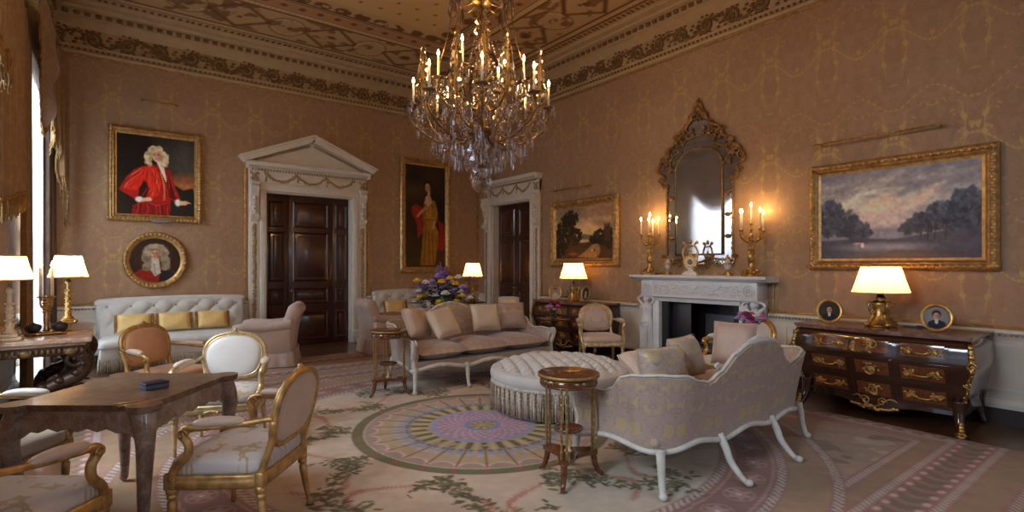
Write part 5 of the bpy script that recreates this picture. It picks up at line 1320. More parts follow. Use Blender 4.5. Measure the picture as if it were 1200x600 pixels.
# ---------------------------------------------------------------- lamps
def lamp_light(parent, z, e, rad=.04):
    l = bpy.data.lights.new('lamp_bulb_light', 'POINT'); l.energy = e; l.color = (1.0, .58, .24); l.shadow_soft_size = rad
    o = bpy.data.objects.new('lamp_bulb_light', l); COL.objects.link(o); o.parent = parent; o.location = (0, 0, z); return o
def lamp(label, loc, base, bm_, H_, r0, r1, sh, e, group='table lamps with pleated shades', rz=0, square=False):
    r = empty('table_lamp', loc, rz, label, 'lamp', group)
    b = MB(); base(b); b.build('base', bm_, r)
    b = MB(); b.lathe([(.010, H_-sh-.06), (.010, H_-sh*.5), (0, H_-sh*.5)], seg=8); b.build('socket', m_brass, r)
    N = 160; s = MB(); pl = lambda a, z: 1+.022*math.cos(a*40)
    s.lathe([(r0, H_-sh), ((r0+r1)/2*.985, H_-sh/2), (r1, H_)], seg=N, mod=pl); o = s.build('lamp_shade', m_shade, r)
    for p, q in ((r0, H_-sh), (r1, H_)):
        t_ = MB(); t_.lathe([(p-.003, q-.006), (p+.004, q-.006), (p+.004, q+.006), (p-.003, q+.006), (p-.003, q-.006)], seg=48); t_.build('shade_binding', m_silk_cream, r)
    bl = MB(); bl.ell((0, 0, H_-sh*.48), (.028, .028, .04), 12, 8); bl.build('bulb', mat_bulb, r)
    lamp_light(r, H_-sh*.48+.075, e*8, .025)
    return r
mat_bulb = mat_emit('lamp_bulb', (1.0, .62, .28), 25)
def col_base(h, k=1.0):
    def f(b):
        b.box((0, 0, .015), (.15*k, .15*k, .03), .006); b.box((0, 0, .045), (.12*k, .12*k, .03), .008)
        b.lathe([(.05*k, .06), (.055*k, .075), (.03*k, .10), (.036*k, .13), (.022*k, .16), (.028*k, .22), (.020*k, h*.75), (.017*k, h-.06), (.034*k, h-.045), (.03*k, h-.02), (.012, h)], seg=16)
        for z in [.14+i*.035 for i in range(int((h-.24)/.035))]:
            for a in range(4): b.ell((.026*k*math.cos(a*PI/2+z*20), .026*k*math.sin(a*PI/2+z*20), z), .012*k, 6, 4)
        for sx in (-1, 1):
            for sy in (-1, 1): b.ell((sx*.07*k, sy*.07*k, .02), .02*k, 6, 4)
    return f
def urn_base(h, k=1.0):
    def f(b):
        b.lathe([(.105*k, 0), (.11*k, .012), (.10*k, .02), (.085*k, .05), (.062*k, .09), (.055*k, .17), (.060*k, .22), (.066*k, .24), (.04*k, .255), (.03*k, .27), (.045*k, .285), (.03*k, .30), (.012, h)], seg=20, mod=lambda a, z: 1+.09*math.cos(a*4)*(z < .1)+.05*math.cos(a*8)*(z > .1))
        for a_ in range(4):
            a = a_*PI/2+PI/4; u = Vector((math.cos(a), math.sin(a), 0)); w = Vector((-math.sin(a), math.cos(a), 0))
            b.tube(crom([u*.06*k+Vector((0, 0, .24)), u*.10*k+Vector((0, 0, .22)), u*.085*k+Vector((0, 0, .16)), u*.065*k+Vector((0, 0, .11)), u*.10*k+Vector((0, 0, .05)), u*.12*k+Vector((0, 0, .01))], 4), .011*k, 6)
            b.tube(spiral(u*.095*k+Vector((0, 0, .23)), .024*k, 1.2, u, (0, 0, 1), 0, 12), .008*k, 5)
            b.ell(u*.112*k+Vector((0, 0, .027)), (.028*k, .028*k, .022*k), 7, 5)
            for i in range(3): b.ell(u*.06*k+w*(.02*(i-1))+Vector((0, 0, .14+.02*(i % 2))), .012*k, 6, 4)
    return f
lamp('table lamp with pleated shade and pale column base at the near end of the console', (-.70, 6.15, .858), col_base(.46), mat_marble('pale_onyx', (.6, .45, .28), (.72, .58, .40), (.8, .7, .55), 8), .72, .155, .105, .20, 20)
# ---------------------------------------------------------------- bombe commodes (local front -y)
def commode(label, loc, rz, W, D, Hh, top_m, body_m, key):
    r = empty('commode', loc, rz, label, 'chest of drawers')
    zt = Hh-.035
    bul = lambda z: lerp_tab([(0, 0), (.14, -.02), (.24, -.03), (.42, .02), (.62, .075), (.76, .06), (Hh, .0)], z)
    def front_y(x, z):
        q = x/(W/2); return -D/2+.03-(.045*math.cos(q*PI*.95)*.6+.02*math.cos(q*PI*3)*.3)-bul(z)
    def side_x(z): return W/2-.045+bul(z)*.75
    b = MB(); nz, nx = 18, 32
    def zlow(x):
        q = abs(x)/(W/2); return .165-.075*math.exp(-(x/.20)**2)-.10*max(0, (q-.80)/.2)**2*0
    def fr(u, v):
        z = None; x0 = (u-.5)*W; zl = zlow(x0); z = zl+(zt-zl)*v; x = (u-.5)*2*side_x(z); return (x, front_y(x, z), z)
    b.grid(fr, nx, nz)
    for s in (-1, 1):
        def sd(u, v, s=s):
            z = .165+(zt-.165)*v; x = s*side_x(z); y0 = front_y(x, z); y = y0+(D/2-y0)*u
            return (x-s*.0+s*.025*math.sin(PI*u)*(bul(z)/.07), y, z)
        b.grid(sd, 8, nz)
    b.grid(lambda u, v: ((u-.5)*2*side_x(.2+(zt-.2)*v), D/2, .2+(zt-.2)*v), 4, nz)
    b.box((0, .0, .215), (W-.24, D-.12, .02)); b.build('body', body_m, r)
    t_ = MB(); ol = []; N = 30
    for i in range(N+1): x = (i/N-.5)*W*1.02; ol.append((x, -D/2-.035-(.06*math.cos(x/(W/2)*PI*.95)*.5+.02*math.cos(x/(W/2)*PI*3)*.4)))
    ol += [(W/2+.01, -D/4), (W/2-.005, 0), (W/2+.01, D/2), (-W/2-.01, D/2), (-W/2+.005, 0), (-W/2-.01, -D/4)]
    t_.prism(ol, .022, (0, 0, Hh-.011), (1, 0, 0), (0, 1, 0), False); t_.prism([(x*.985, y*.97) for x, y in ol], .018, (0, 0, Hh-.03), (1, 0, 0), (0, 1, 0)); t_.build('marble_top', top_m, r)
    for sx in (-1, 1):
        for sy in (-1, 1):
            l = MB(); x = sx*(side_x(.2)-.03); y = -D/2+.07 if sy < 0 else D/2-.05
            P = crom([(x, y, .30), (x+sx*.0, y-(.0 if sy > 0 else .01), .20), (x+sx*.012, y-(.005 if sy > 0 else .045), .10), (x+sx*.04, y-(.01 if sy > 0 else .11), .012)], 5); L = len(P)
            l.tube(P, [.058-.030*(i/(L-1))**.8 for i in range(L)], 10); lf = l.build('leg', body_m, r)
            if sy < 0:
                g = MB(); e = P[-1]
                for k in range(5): g.ell((e.x-sx*.002*k, e.y+.006*k-.012, .016+.026*k), (.036-.004*k, .034-.004*k, .022), 7, 5)
                for s2 in (-1, 1): g.tube(spiral((e.x+s2*.018, e.y-.03, .03), .024, 1.2, (1, 0, 0), (0, 0, 1), 0, 12), .007, 5)
                g.build('sabot_mount', m_ormolu, lf)
    for sx in (-1, 1):   # corner mounts
        g = MB(); P = []
        for i in range(15): z = zt-.02-(zt-.28)*i/14; P.append(Vector((sx*(side_x(z)+.0), front_y(sx*side_x(z), z)-.004, z)))
        g.tube(P, [.024*(1-.5*i/14) for i in range(15)], 7)
        for i in (1, 3, 4, 6): g.ell(P[i]+Vector((0, -.012, 0)), (.026, .02, .028), 7, 5)
        g.tube(spiral(P[5]+Vector((0, -.018, 0)), .042, 1.4, (sx, 0, 0), (0, 0, 1), 0, 16), .009, 5); g.tube(spiral(P[9]+Vector((0, -.015, 0)), .03, 1.3, (sx, 0, 0), (0, 0, 1), PI, 14), .007, 5)
        for i in range(14): g.ell(P[i]+Vector((sx*.012*math.sin(i*2), -.014, 0)), (.011, .010, .014), 5, 4)
        g.build('corner_mount', m_ormolu, r)
    hz_ = [(.215, .395), (.425, .61), (.64, zt-.035)]; cx = W*.115
    cols = [(-W/2+.15, -cx-.035, 'L'), (-cx, cx, 'C'), (cx+.035, W/2-.15, 'R')]
    def patch(b, x0, x1, z0, z1, off, nx=14, nz=6):
        def p(u, v): x = x0+(x1-x0)*u; z = z0+(z1-z0)*v; return (x, front_y(x, z)-off, z)
        b.grid(p, nx, nz)
        for E in ([(i/nx, 0) for i in range(nx+1)], [(i/nx, 1) for i in range(nx+1)], [(0, i/nz) for i in range(nz+1)], [(1, i/nz) for i in range(nz+1)]):
            Q = [Vector(p(u, v)) for u, v in E]; W2 = [q+Vector((0, off+.004, 0)) for q in Q]; k = len(Q)
            b.add([tuple(q) for q in Q+W2], [(i, i+1, k+i+1, k+i) for i in range(k-1)], False)
    rs = random.Random(key)
    def rocaille(g, x, z, w, h, pull):
        y = lambda x, z: front_y(x, z)-.014
        if pull:
            P = crom([(x-w*.36, y(x-w*.36, z)-.0, z+.01), (x-w*.2, y(x, z)-.028, z-.016), (x, y(x, z)-.034, z-.022), (x+w*.2, y(x, z)-.028, z-.016), (x+w*.36, y(x+w*.36, z), z+.01)], 5); g.tube(P, .0075, 6)
        for s in ((-1, 1) if pull else (0,)):
            c = x+s*w*.36
            for k in range(3): rr = h*(.34-.06*k); g.tube(spiral((c+rs.uniform(-.03, .03)*(1 if pull else .6), y(c, z), z+rs.uniform(-.4, .4)*h*.5), rr, 1.3, (1, 0, 0), (0, 0, 1), rs.uniform(0, 6), 14, .2, rs.choice((-1, 1))), .0065, 5)
            for k in range(12): an = rs.uniform(0, 6.28); q = rs.uniform(.2, 1); px, pz = c+math.cos(an)*h*.5*q*(1.3 if pull else 1), z+math.sin(an)*h*.42*q; g.ell((px, y(px, pz), pz), (rs.uniform(.010, .018), .007, rs.uniform(.008, .014)), 6, 4)
    for z0, z1 in hz_:
        for x0, x1, k in cols:
            d = MB(); patch(d, x0, x1, z0, z1, .006); dr = d.build('drawer' if k != 'C' else 'drawer_divider', body_m, r)
            v = MB(); m_ = .028; patch(v, x0+m_, x1-m_, z0+m_, z1-m_, .009); v.build('veneer_panel', m_kingw, dr)
            g = MB(); zc = (z0+z1)/2
            if k == 'C': rocaille(g, 0, zc, .1, .15, False); g.build('escutcheon', m_ormolu, dr)
            else: rocaille(g, (x0+x1)/2, zc, min(.34, (x1-x0)*.7), .085, True); g.build('handle', m_ormolu, dr)
    g = MB()
    for k in range(26): u = (k/25-.5)*2; x = u*.19; z = .160-.065*math.exp(-(x/.20)**2)+rs.uniform(-.0, .05)*(1-abs(u)); g.ell((x, front_y(x, z)-.012, z), (rs.uniform(.014, .024), .010, rs.uniform(.012, .02)), 6, 4)
    for s in (-1, 1): g.tube(spiral((s*.07, front_y(0, .18)-.014, .185), .045, 1.4, (s, 0, 0), (0, 0, 1), 0, 16), .008, 5); g.tube(crom([(0, front_y(0, .15)-.014, .13), (s*.06, front_y(0, .15)-.014, .16), (s*.13, front_y(.13, .2)-.014, .22), (s*.19, front_y(.19, .2)-.012, .20)], 4), .008, 5)
    g.build('apron_mount', m_ormolu, r)
    return r
commode('large dark bombe commode with gilt mounts and red marble top under the cloudy landscape', (6.27, 1.93, 0), -PI/2, 1.46, .80, .88, m_redmar, m_dkwood, 3)
commode('dark bombe commode under the small wooded landscape behind the armchair', (6.40, 6.63, 0), -PI/2, 1.62, .52, .88, m_redmar, m_dkwood, 8)
lamp('gilt table lamp with white pleated shade on the large bombe commode', (6.22, 1.98, .88), urn_base(.36, 1.15), m_ormolu, .61, .245, .165, .265, 17)
lamp('gilt table lamp with white pleated shade on the far commode', (6.38, 6.62, .88), urn_base(.34, .9), m_ormolu, .66, .235, .155, .27, 17)
lamp('gilt column table lamp on the small table in the window corner', (-.45, 8.76, .763), col_base(.56, 1.05), m_gold, .86, .20, .13, .27, 32)
lamp('table lamp with pleated shade in the corner beside the corner door', (5.86, 9.03, .763), col_base(.42, .8), m_gold, .78, .20, .13, .27, 15)

# round tables that carry lamps and flowers
def round_table(label, loc, R_, H_, m, pl=True, tri=True):
    r = empty('round_table', loc, 0, label, 'table', 'small round pedestal tables')
    b = MB(); b.lathe([(0, H_-.025), (R_-.02, H_-.025), (R_, H_-.016), (R_, H_-.006), (R_-.01, H_), (0, H_)], seg=40); b.build('tabletop', m, r)
    b = MB(); b.lathe([(.05, H_-.025), (.03, H_-.06), (.022, H_*.6), (.040, H_*.42), (.022, H_*.34), (.034, .22), (.03, .16), (0, .15)], seg=14); b.build('pedestal', m, r)
    for k in range(3):
        a = 2*PI*k/3+.4; u = Vector((math.cos(a), math.sin(a), 0)); f = MB(); P = crom([u*.02+Vector((0, 0, .22)), u*.10+Vector((0, 0, .17)), u*R_*.62+Vector((0, 0, .05)), u*R_*.85+Vector((0, 0, .023))], 5); f.tube(P, [.024-.010*i/(len(P)-1) for i in range(len(P))], 8); f.build('foot', m, r)
    return r
round_table('dark round table with scrolled rim standing in the window corner behind the console', (-.45, 8.72, 0), .26, .76, m_dkwood)
round_table('small round table carrying the lamp beside the corner door', (5.88, 9.02, 0), .25, .76, m_mahog)
round_table('dark round table with a glass of pink flowers by the facing sofa', (5.30, 5.93, .013), .26, .69, m_dkwood)
round_table('small dark round table with pink flowers behind the sofa crest by the fireplace', (5.08, 2.68, .013), .19, .72, m_dkwood)
round_table('round table carrying the large mixed bouquet behind the facing sofa', (3.90, 6.92, .013), .30, .74, m_mahog)

# oval photograph frames on easels
def oval_frame(label, loc, rz, w, h, P, tilt=.16, m=None):
    r = empty('photo_frame', loc, rz, label, 'photo frame', 'oval framed miniatures'); r.rotation_euler = (-tilt, 0, rz)
    b = frame_mb(w, h, .028, .022, True); b.M = Matrix.Identity(4)
    f = b.build('frame', m or m_gold, r); f.location = (0, 0, h/2)
    X = (P.X-.5)*(w-.05); Z = (.5-P.Y)*(h-.05)+h/2; sh = np.hypot((P.X-.5)*2, (P.Y-.5)*2) < .99
    colour_grid('picture', np.stack([X, np.full(X.shape, -.006), Z], -1), lin(P.a), m_paint, r, sh)
    k = MB(); k.lathe([(0, -.002), (1, -.002), (1, .003), (0, .003)], (0, -.0, h/2), 28, Matrix.Rotation(PI/2, 3, 'X'), w/2*.92, h/2*.92); k.build('back', m_dark, r)
    e = MB(); q = math.sin(tilt)*h*.55+.06; e.tube([(0, 0.002, h*.55), (0, h*.55*math.sin(tilt)+.05, .005+.05*tilt)], .005, 6); e.build('strut', m_brass, r)
    return r
def mini(bg, coat, hair, seed):
    P = Paint(60, 70, bg); P.ell(.5, .5, .4, .45, [c*1.25 for c in bg], 1.3); P.poly([(.12, 1), (.2, .70), (.4, .6), (.62, .6), (.82, .7), (.9, 1)], coat, 2); P.poly([(.42, .56), (.58, .56), (.56, .74), (.5, .8), (.44, .74)], (216, 206, 190), 1)
    P.ell(.5, .34, .17, .17, hair, .5); head(P, .5, .42, .23); return P
oval_frame('oval gilt photo frame left of the lamp on the large commode', (6.12, 2.42, .882), face(-.93, -.37), .245, .255, mini((52, 44, 36), (30, 26, 26), (40, 30, 24), 1), .18)
oval_frame('oval gilt photo frame right of the lamp on the large commode', (6.12, 1.50, .882), face(-.97, -.24), .245, .26, mini((120, 120, 122), (30, 36, 60), (46, 36, 30), 2), .18)
oval_frame('oval gilt photo frame left of the lamp on the far commode', (6.24, 6.94, .882), face(-.72, -.69), .23, .29, mini((150, 128, 100), (196, 186, 168), (90, 66, 46), 3), .16)
oval_frame('dark oval photo frame right of the lamp on the far commode', (6.28, 6.24, .882), face(-1, .02), .22, .28, mini((60, 52, 46), (80, 74, 68), (30, 26, 24), 4), .16, m_gold2)
b = MB(); b.tube(crom([(6.40, 1.84, .886), (6.36, 1.76, .886), (6.40, 1.68, .886), (6.44, 1.60, .886), (6.52, 1.55, .886)], 6), .0045, 6); b.box((6.39, 1.70, .891), (.03, .05, .018), .005)
tag(b.build('lamp_cord', m_black), 'black lamp cord with inline switch lying on the large commode', 'cord')
# ---------------------------------------------------------------- chimneypiece (local: wall plane y=0, room at -y, x=+ towards the viewer)
FY = 4.29
r = empty('fireplace', (XR, FY, 0), -PI/2, 'carved white marble chimneypiece with caryatids and black fire opening', 'fireplace')
b = MB(); b.sweep([(-1.06, 0, 0), (1.06, 0, 0)], [(0, 1.285), (.27, 1.285), (.30, 1.30), (.33, 1.315), (.36, 1.325), (.36, 1.36), (0, 1.36)]); b.build('mantel_shelf', m_marw, r)
b = MB(); b.box((0, -.125, 1.165), (1.80, .25, .24), .006)
for sx in (-1, 1): b.box((sx*.80, -.135, 1.165), (.22, .26, .235), .008)
b.sweep([(-.92, 0, 0), (.92, 0, 0)], [(0, 1.03), (.25, 1.03), (.265, 1.045), (.255, 1.06), (0, 1.06)]); b.build('frieze', m_marw, r)
g = MB()
for sx in (-1, 1):
    c = (sx*.80, -.268, 1.165)
    g.tube([(c[0]+.075*math.cos(2*PI*i/24), c[1], c[2]+.075*math.sin(2*PI*i/24)) for i in range(24)], .009, 6, True)
    for k in range(8): a = k*PI/4; g.ell((c[0]+.042*math.cos(a), c[1], c[2]+.042*math.sin(a)), (.022, .012, .022), 6, 4)
    g.ell(c, (.02, .016, .02), 8, 6)
for i in range(8):
    x = -.60+1.2*i/7; s = 1 if i % 2 else -1
    g.tube(spiral((x, -.254, 1.165), .062, 1.6, (1, 0, 0), (0, 0, s), PI, 22), [.012-.006*k/22 for k in range(23)], 6)
    for k in range(6): a = k*1.1; g.ell((x+.075*math.cos(a), -.253, 1.165+s*.07*math.sin(a)), (.022, .010, .014), 6, 4)
    g.ell((x+.085, -.253, 1.165-s*.04), (.03, .010, .016), 6, 4)
g.build('relief_carving', m_marw, r)
b = MB()
for sx in (-1, 1):
    b.box((sx*.695, -.10, .52), (.10, .20, 1.04), .006); b.box((sx*.645, -.09, .51), (.03, .21, 1.02), .004); b.box((sx*.80, -.03, .52), (.24, .06, 1.04), .006)
    b.box((sx*.80, -.15, .06), (.26, .30, .12), .01); b.box((sx*.80, -.15, .15), (.22, .25, .06), .01)
b.box((0, -.10, 1.0), (1.34, .20, .06), .004); b.build('jamb', m_marw, r)
def caryatid(sx):
    q = MB(); c = Vector((sx*.845, -.205, 0))
    fold = lambda a, z: 1+(.07*math.sin(a*9+z*7)+.04*math.sin(a*5-z*16))*max(0, min(1, (.72-z)*4))
    q.lathe([(.02, .18), (.085, .18), (.09, .22), (.082, .34), (.078, .48), (.082, .58), (.080, .65), (.066, .72), (.060, .76), (.070, .82), (.076, .865), (.066, .90), (.030, .925), (.024, .955), (.0, .96)], tuple(c), 28, sx=1.35, sy=1.0, mod=fold)
    q.tube([tuple(c+Vector((.082*math.cos(2*PI*i/28)*1.05, .082*math.sin(2*PI*i/28)*.9, .60+.05*math.cos(2*PI*i/28+1)))) for i in range(28)], .017, 6, True)
    for k in range(9): q.tube(crom([c+Vector((-.07+.016*k, -.07+.0*k, .60)), c+Vector((-.05+.014*k, -.085, .44)), c+Vector((-.07+.018*k, -.075, .22))], 5), .010, 5)
    for s in (-1, 1): q.ell(c+Vector((s*.030, -.058, .855)), (.028, .026, .028), 8, 6)
    q.ell(c+Vector((0, -.02, .985)), (.040, .046, .052), 12, 9)
    for k in range(10): a = PI*k/9; q.ell(c+Vector((.042*math.cos(a), .0, .99+.042*math.sin(a))), (.018, .03, .016), 6, 4)
    q.ell(c+Vector((0, -.064, .982)), (.007, .010, .012), 6, 4)
    for s in (-1, 1): q.tube(crom([c+Vector((s*.062, -.01, .90)), c+Vector((s*.115, -.01, .945)), c+Vector((s*.150, -.02, .985)), c+Vector((s*.105, -.025, 1.025)), c+Vector((s*.045, -.02, 1.032))], 5), [.024]*4+[.022]*4+[.020]*4+[.018]*4+[.016]*5, 8)
    for s in (-1, 1): q.ell(c+Vector((s*.035, -.085, .195)), (.022, .04, .016), 8, 5)
    q.build('caryatid', m_marw, r)
caryatid(-1); caryatid(1)
b = MB()   # fire opening: slate slips, dark recess
m_slate = mat('black_slate', (.018, .019, .024), .35, var=.2)
for sx in (-1, 1): b.box((sx*.575, .16, .50), (.12, .56, 1.0))
b.box((0, .38, .5), (1.2, .05, 1.0)); b.box((0, .16, .985), (1.2, .56, .03)); b.box((0, .16, .01), (1.2, .56, .02)); b.build('firebox', m_slate, r)
b = MB(); b.box((-.345, -.03, .50), (.32, .02, .97), .003); b.build('slate_slip', m_slate, r)
b = MB(); b.box((0, -.42, .012), (1.9, .40, .024), .004); b.build('hearth_slab', m_marw, r)
m_iron = mat('grey_iron', (.07, .07, .075), .4, .3)
r = empty('fire_grate', (XR-.02, FY-.16, .027), -PI/2, 'black iron basket grate standing in the fire opening', 'grate')
b = MB()
for z in (.20, .26, .32, .38): b.tube([(-.27, -.02, z), (-.25, -.06, z), (.25, -.06, z), (.27, -.02, z), (.27, .22, z)], .010, 6)
for x in [-.24+.08*k for k in range(7)]: b.tube([(x, -.06, .18), (x, -.06, .39)], .006, 5)
b.box((0, .08, .18), (.52, .28, .02)); b.build('fire_basket', m_iron, r)
for sx in (-1, 1):
    b = MB(); b.lathe([(.03, 0), (.035, .01), (.016, .04), (.02, .12), (.012, .2), (.016, .40), (.03, .44), (.022, .48), (.008, .50), (.0, .52)], (sx*.275, -.07, .0), 12); b.build('standard', m_iron, r)
b = MB(); b.box((0, .22, .48), (.52, .02, .58), .004); b.build('fireback', m_iron, r)
for k, (x, y, a, lab) in enumerate(((-.10, .06, .2, 'lower log lying crosswise in the fire grate'), (.10, .05, -.35, 'upper log resting aslant in the fire grate'))):
    o = MB(); o.lathe([(0, -.17), (.05, -.17), (.055, -.1), (.05, .1), (.052, .17), (0, .17)], (0, 0, 0), 12, Matrix.Rotation(a*.6+PI/2, 3, 'Z') @ Matrix.Rotation(PI/2, 3, 'Y'), mod=lambda t_, z: 1+.08*math.sin(t_*5+z*9))
    tag(o.build('log', mat('grey_log', (.24, .21, .18), .9, var=.4, scale=25), None, (XR+.055+y*.2, FY-.16-x*.5, .29+.118*k)), lab, 'log', 'logs in the grate')

m_mirfr = mat('dull_gilt', (.30, .17, .06), .42, .7, var=.45, scale=25)
# ---------------------------------------------------------------- rococo looking glass
m_mirror = NT('old_mirror'); mm = m_mirror; f_ = mm.noise(mm.obj(), 3, 5); mm.pbsdf(mm.ramp(f_, [(.3, (.46, .45, .46)), (.7, (.62, .61, .62))]), .06, .80); m_mirror = mm.m
MY = 4.36
r = empty('mirror', (XR, MY, 0), -PI/2, 'tall arched rococo mirror in an ornate gilt frame above the mantelpiece', 'mirror')
b = MB(); hw, gw = .53, .375
arch = [(-gw, 1.66), (gw, 1.66), (gw, 2.86)]+[(gw*math.cos(a)*(1 if abs(math.cos(a)) < .8 else 1.0), 2.90+.28*math.sin(a)) for a in [PI*i/14 for i in range(15)]]+[(-gw, 2.86)]
b.prism(arch, .02, (0, -.035, 0)); b.build('looking_glass', m_mirror, r)
b = MB()
out = [(-hw, 1.52), (hw, 1.52), (hw, 2.75), (.66, 2.95), (.62, 3.12), (.46, 3.26), (.36, 3.42), (.16, 3.56), (0, 3.62), (-.16, 3.56), (-.36, 3.42), (-.46, 3.26), (-.62, 3.12), (-.66, 2.95), (-hw, 2.75)]
b.prism(out, .022, (0, -.014, 0)); b.build('border_glass', m_mirror, r)
g = MB(); y = -.045
A3 = [Vector((x, y, z)) for x, z in arch]; g.tube(A3, .014, 6, True)
for sx in (-1, 1):
    g.tube(crom([(sx*hw, y, 1.55), (sx*hw, y, 2.1), (sx*(hw-.0), y, 2.72)], 6), .014, 6)
    for z in (1.9, 2.2, 2.5): g.tube([(sx*gw, y, z), (sx*hw, y, z+.02)], .008, 5); g.ell((sx*(hw+gw)/2, y, z), (.04, .015, .03), 6, 4)
    P = crom([(sx*hw, y, 2.66), (sx*(hw+.09), y-.01, 2.74), (sx*(hw+.05), y, 2.84), (sx*(hw+.16), y-.01, 2.93), (sx*(hw+.10), y, 3.08), (sx*.52, y-.01, 3.16), (sx*.50, y, 3.24), (sx*.38, y-.01, 3.30), (sx*.34, y, 3.42), (sx*.20, y-.01, 3.50), (sx*.12, y, 3.62), (sx*.06, y-.01, 3.76), (0, y, 3.85)], 5)
    g.tube(P, [.022+.008*math.sin(i*.9) for i in range(len(P))], 7)
    P = crom([(sx*gw*.98, y, 2.9), (sx*.47, y, 2.99), (sx*.42, y, 3.12), (sx*.28, y, 3.20), (sx*.20, y, 3.32), (0, y, 3.36)], 5); g.tube(P, .012, 6)
    for (x, z, rr, st) in ((.63, 2.78, .055, 0), (.66, 2.98, .07, 1), (.60, 3.10, .05, 2), (.50, 3.22, .05, 3), (.36, 3.38, .055, 0), (.22, 3.50, .05, 1), (.12, 3.64, .045, 2), (.05, 3.78, .035, 1), (.46, 2.95, .04, 2), (.30, 3.16, .035, 0), (.24, 3.30, .04, 3), (.54, 2.68, .04, 1), (.56, 1.62, .05, 0), (.48, 1.54, .05, 2), (.30, 1.52, .045, 1), (.14, 1.50, .04, 3)):
        g.tube(spiral((sx*x, y-.012, z), rr, 1.4, (sx, 0, 0), (0, 0, 1), st*1.57, 16), .011, 5)
    rs = random.Random(3)
    for k in range(70):
        t_ = rs.random(); q = P[int(t_*(len(P)-1))]; g.ell((q.x+sx*rs.uniform(-.0, .14), y-.01, q.z+rs.uniform(-.02, .14)), (rs.uniform(.012, .028), .014, rs.uniform(.012, .03)), 6, 4)
    for k in range(16): z = 1.6+k*.068; g.ell((sx*(hw+.012*math.sin(k*2)), y-.008, z), (.015, .010, .022), 6, 4)
for k in range(36): x = (k/35-.5)*2; z = 3.56+.28*(1-abs(x))*random.random(); g.ell((x*.16*(1-(z-3.5)*1.8 if z < 4 else .1), y-.01, z), (.022, .016, .024), 6, 4)
for k in range(8): g.ell((.02*math.sin(k*2), y-.012, 3.72+.022*k), (.03-.003*k, .018, .02), 6, 4)
g.tube([(-hw, y, 1.56), (-.2, y, 1.60), (0, y, 1.54), (.2, y, 1.60), (hw, y, 1.56)], .014, 6); g.tube([(-gw, y, 1.655), (gw, y, 1.655)], .012, 6)
g.build('gilt_carving', m_mirfr, r)

# ---------------------------------------------------------------- candelabra, clock and vases on the mantel
m_flame2 = m_flame
def candle_on(root, p, h, e=0.0, rad=.010):
    b = MB(); b.lathe([(0, 0), (rad*1.05, 0), (rad, h*.5), (rad*.9, h), (0, h+.004)], p, 10); c = b.build('candle', m_wax, root)
    f = MB(); f.lathe([(0, h+.002), (.009, h+.014), (.012, h+.026), (.007, h+.044), (0, h+.064)], p, 10); f.build('flame', m_flame2, c)
    if e:
        l = bpy.data.lights.new('candle_light', 'POINT'); l.energy = e; l.color = (1.0, .55, .2); l.shadow_soft_size = .02
        o = bpy.data.objects.new('candle_light', l); COL.objects.link(o); o.parent = root; o.location = (p[0], p[1], p[2]+h+.09)
def drip(b, p):
    b.lathe([(.006, -.035), (.014, -.025), (.010, -.012), (.030, -.004), (.034, .004), (.028, .004), (.014, .0), (.013, .022), (.010, .022), (.010, .0)], p, 12)
def candelabrum(label, loc, rz):
    r = empty('candelabrum', loc, rz, label, 'candelabra', 'gilt candelabra on the mantelpiece')
    b = MB(); b.lathe([(.115, 0), (.12, .015), (.10, .03), (.09, .05), (.05, .085), (.055, .10), (.03, .12)], seg=18, mod=lambda a, z: 1+.10*math.cos(a*3)+.05*math.cos(a*7))
    for k in range(14): a = k*.45; b.ell((.095*math.cos(a), .095*math.sin(a), .03+.02*(k % 3)), (.03, .03, .02), 6, 4)
    b.build('base', m_ormolu, r)
    b = MB()   # putto-like twisted stem
    P = crom([(0, 0, .10), (.012, .01, .18), (-.014, -.008, .26), (.010, .010, .34), (-.006, 0, .42), (0, 0, .50)], 6); b.tube(P, [.030, .032, .034, .034, .034, .036, .040, .044, .046, .046, .044, .040, .038, .036, .036, .036, .038, .038, .034, .030, .026, .024, .022, .020, .020, .02, .02, .02, .02, .02, .02][:len(P)], 10)
    for k in range(16): a = k*1.9; z = .16+.022*k; b.ell((.034*math.cos(a), .034*math.sin(a), z), (.022, .022, .018), 6, 4)
    b.ell((0, 0, .52), (.03, .03, .035), 8, 6); b.build('stem', m_ormolu, r)
    for k, (an, R_, zt) in enumerate(((.0, .17, .58), (PI*.62, .13, .60), (PI*1.05, .165, .585), (PI*1.6, .13, .60))):
        u = Vector((math.cos(an), math.sin(an), 0)); a = MB(); P = crom([Vector((0, 0, .48)), u*.05+Vector((0, 0, .44)), u*.11+Vector((0, 0, .46)), u*R_+Vector((0, 0, .50)), u*R_+Vector((0, 0, zt-.03))], 5); a.tube(P, .0095, 6)
        for i in range(3, len(P), 3): a.ell(P[i]+Vector((0, 0, .008)), (.022, .022, .016), 6, 4)
        drip(a, tuple(u*R_+Vector((0, 0, zt)))); ar = a.build('arm', m_ormolu, r); candle_on(r, tuple(u*R_+Vector((0, 0, zt))), .21, .7)
    a = MB(); a.tube([(0, 0, .52), (0, 0, .64)], .011, 8); drip(a, (0, 0, .67)); a.ell((0, 0, .60), (.024, .024, .03), 8, 6); a.build('arm', m_ormolu, r); candle_on(r, (0, 0, .67), .21, .7)
    return r
candelabrum('gilt five light candelabrum at the far end of the mantelpiece', (6.46, 5.05, 1.36), .4)
candelabrum('gilt five light candelabrum at the near end of the mantelpiece', (6.46, 3.47, 1.36), -.5)
m_ivory = mat('ivory_marble', (.74, .69, .60), .3, var=.06)
r = empty('mantel_clock', (6.44, 4.34, 1.36), face(-.93, -.36), 'gilt lyre shaped clock on a white marble foot in front of the mirror', 'clock')
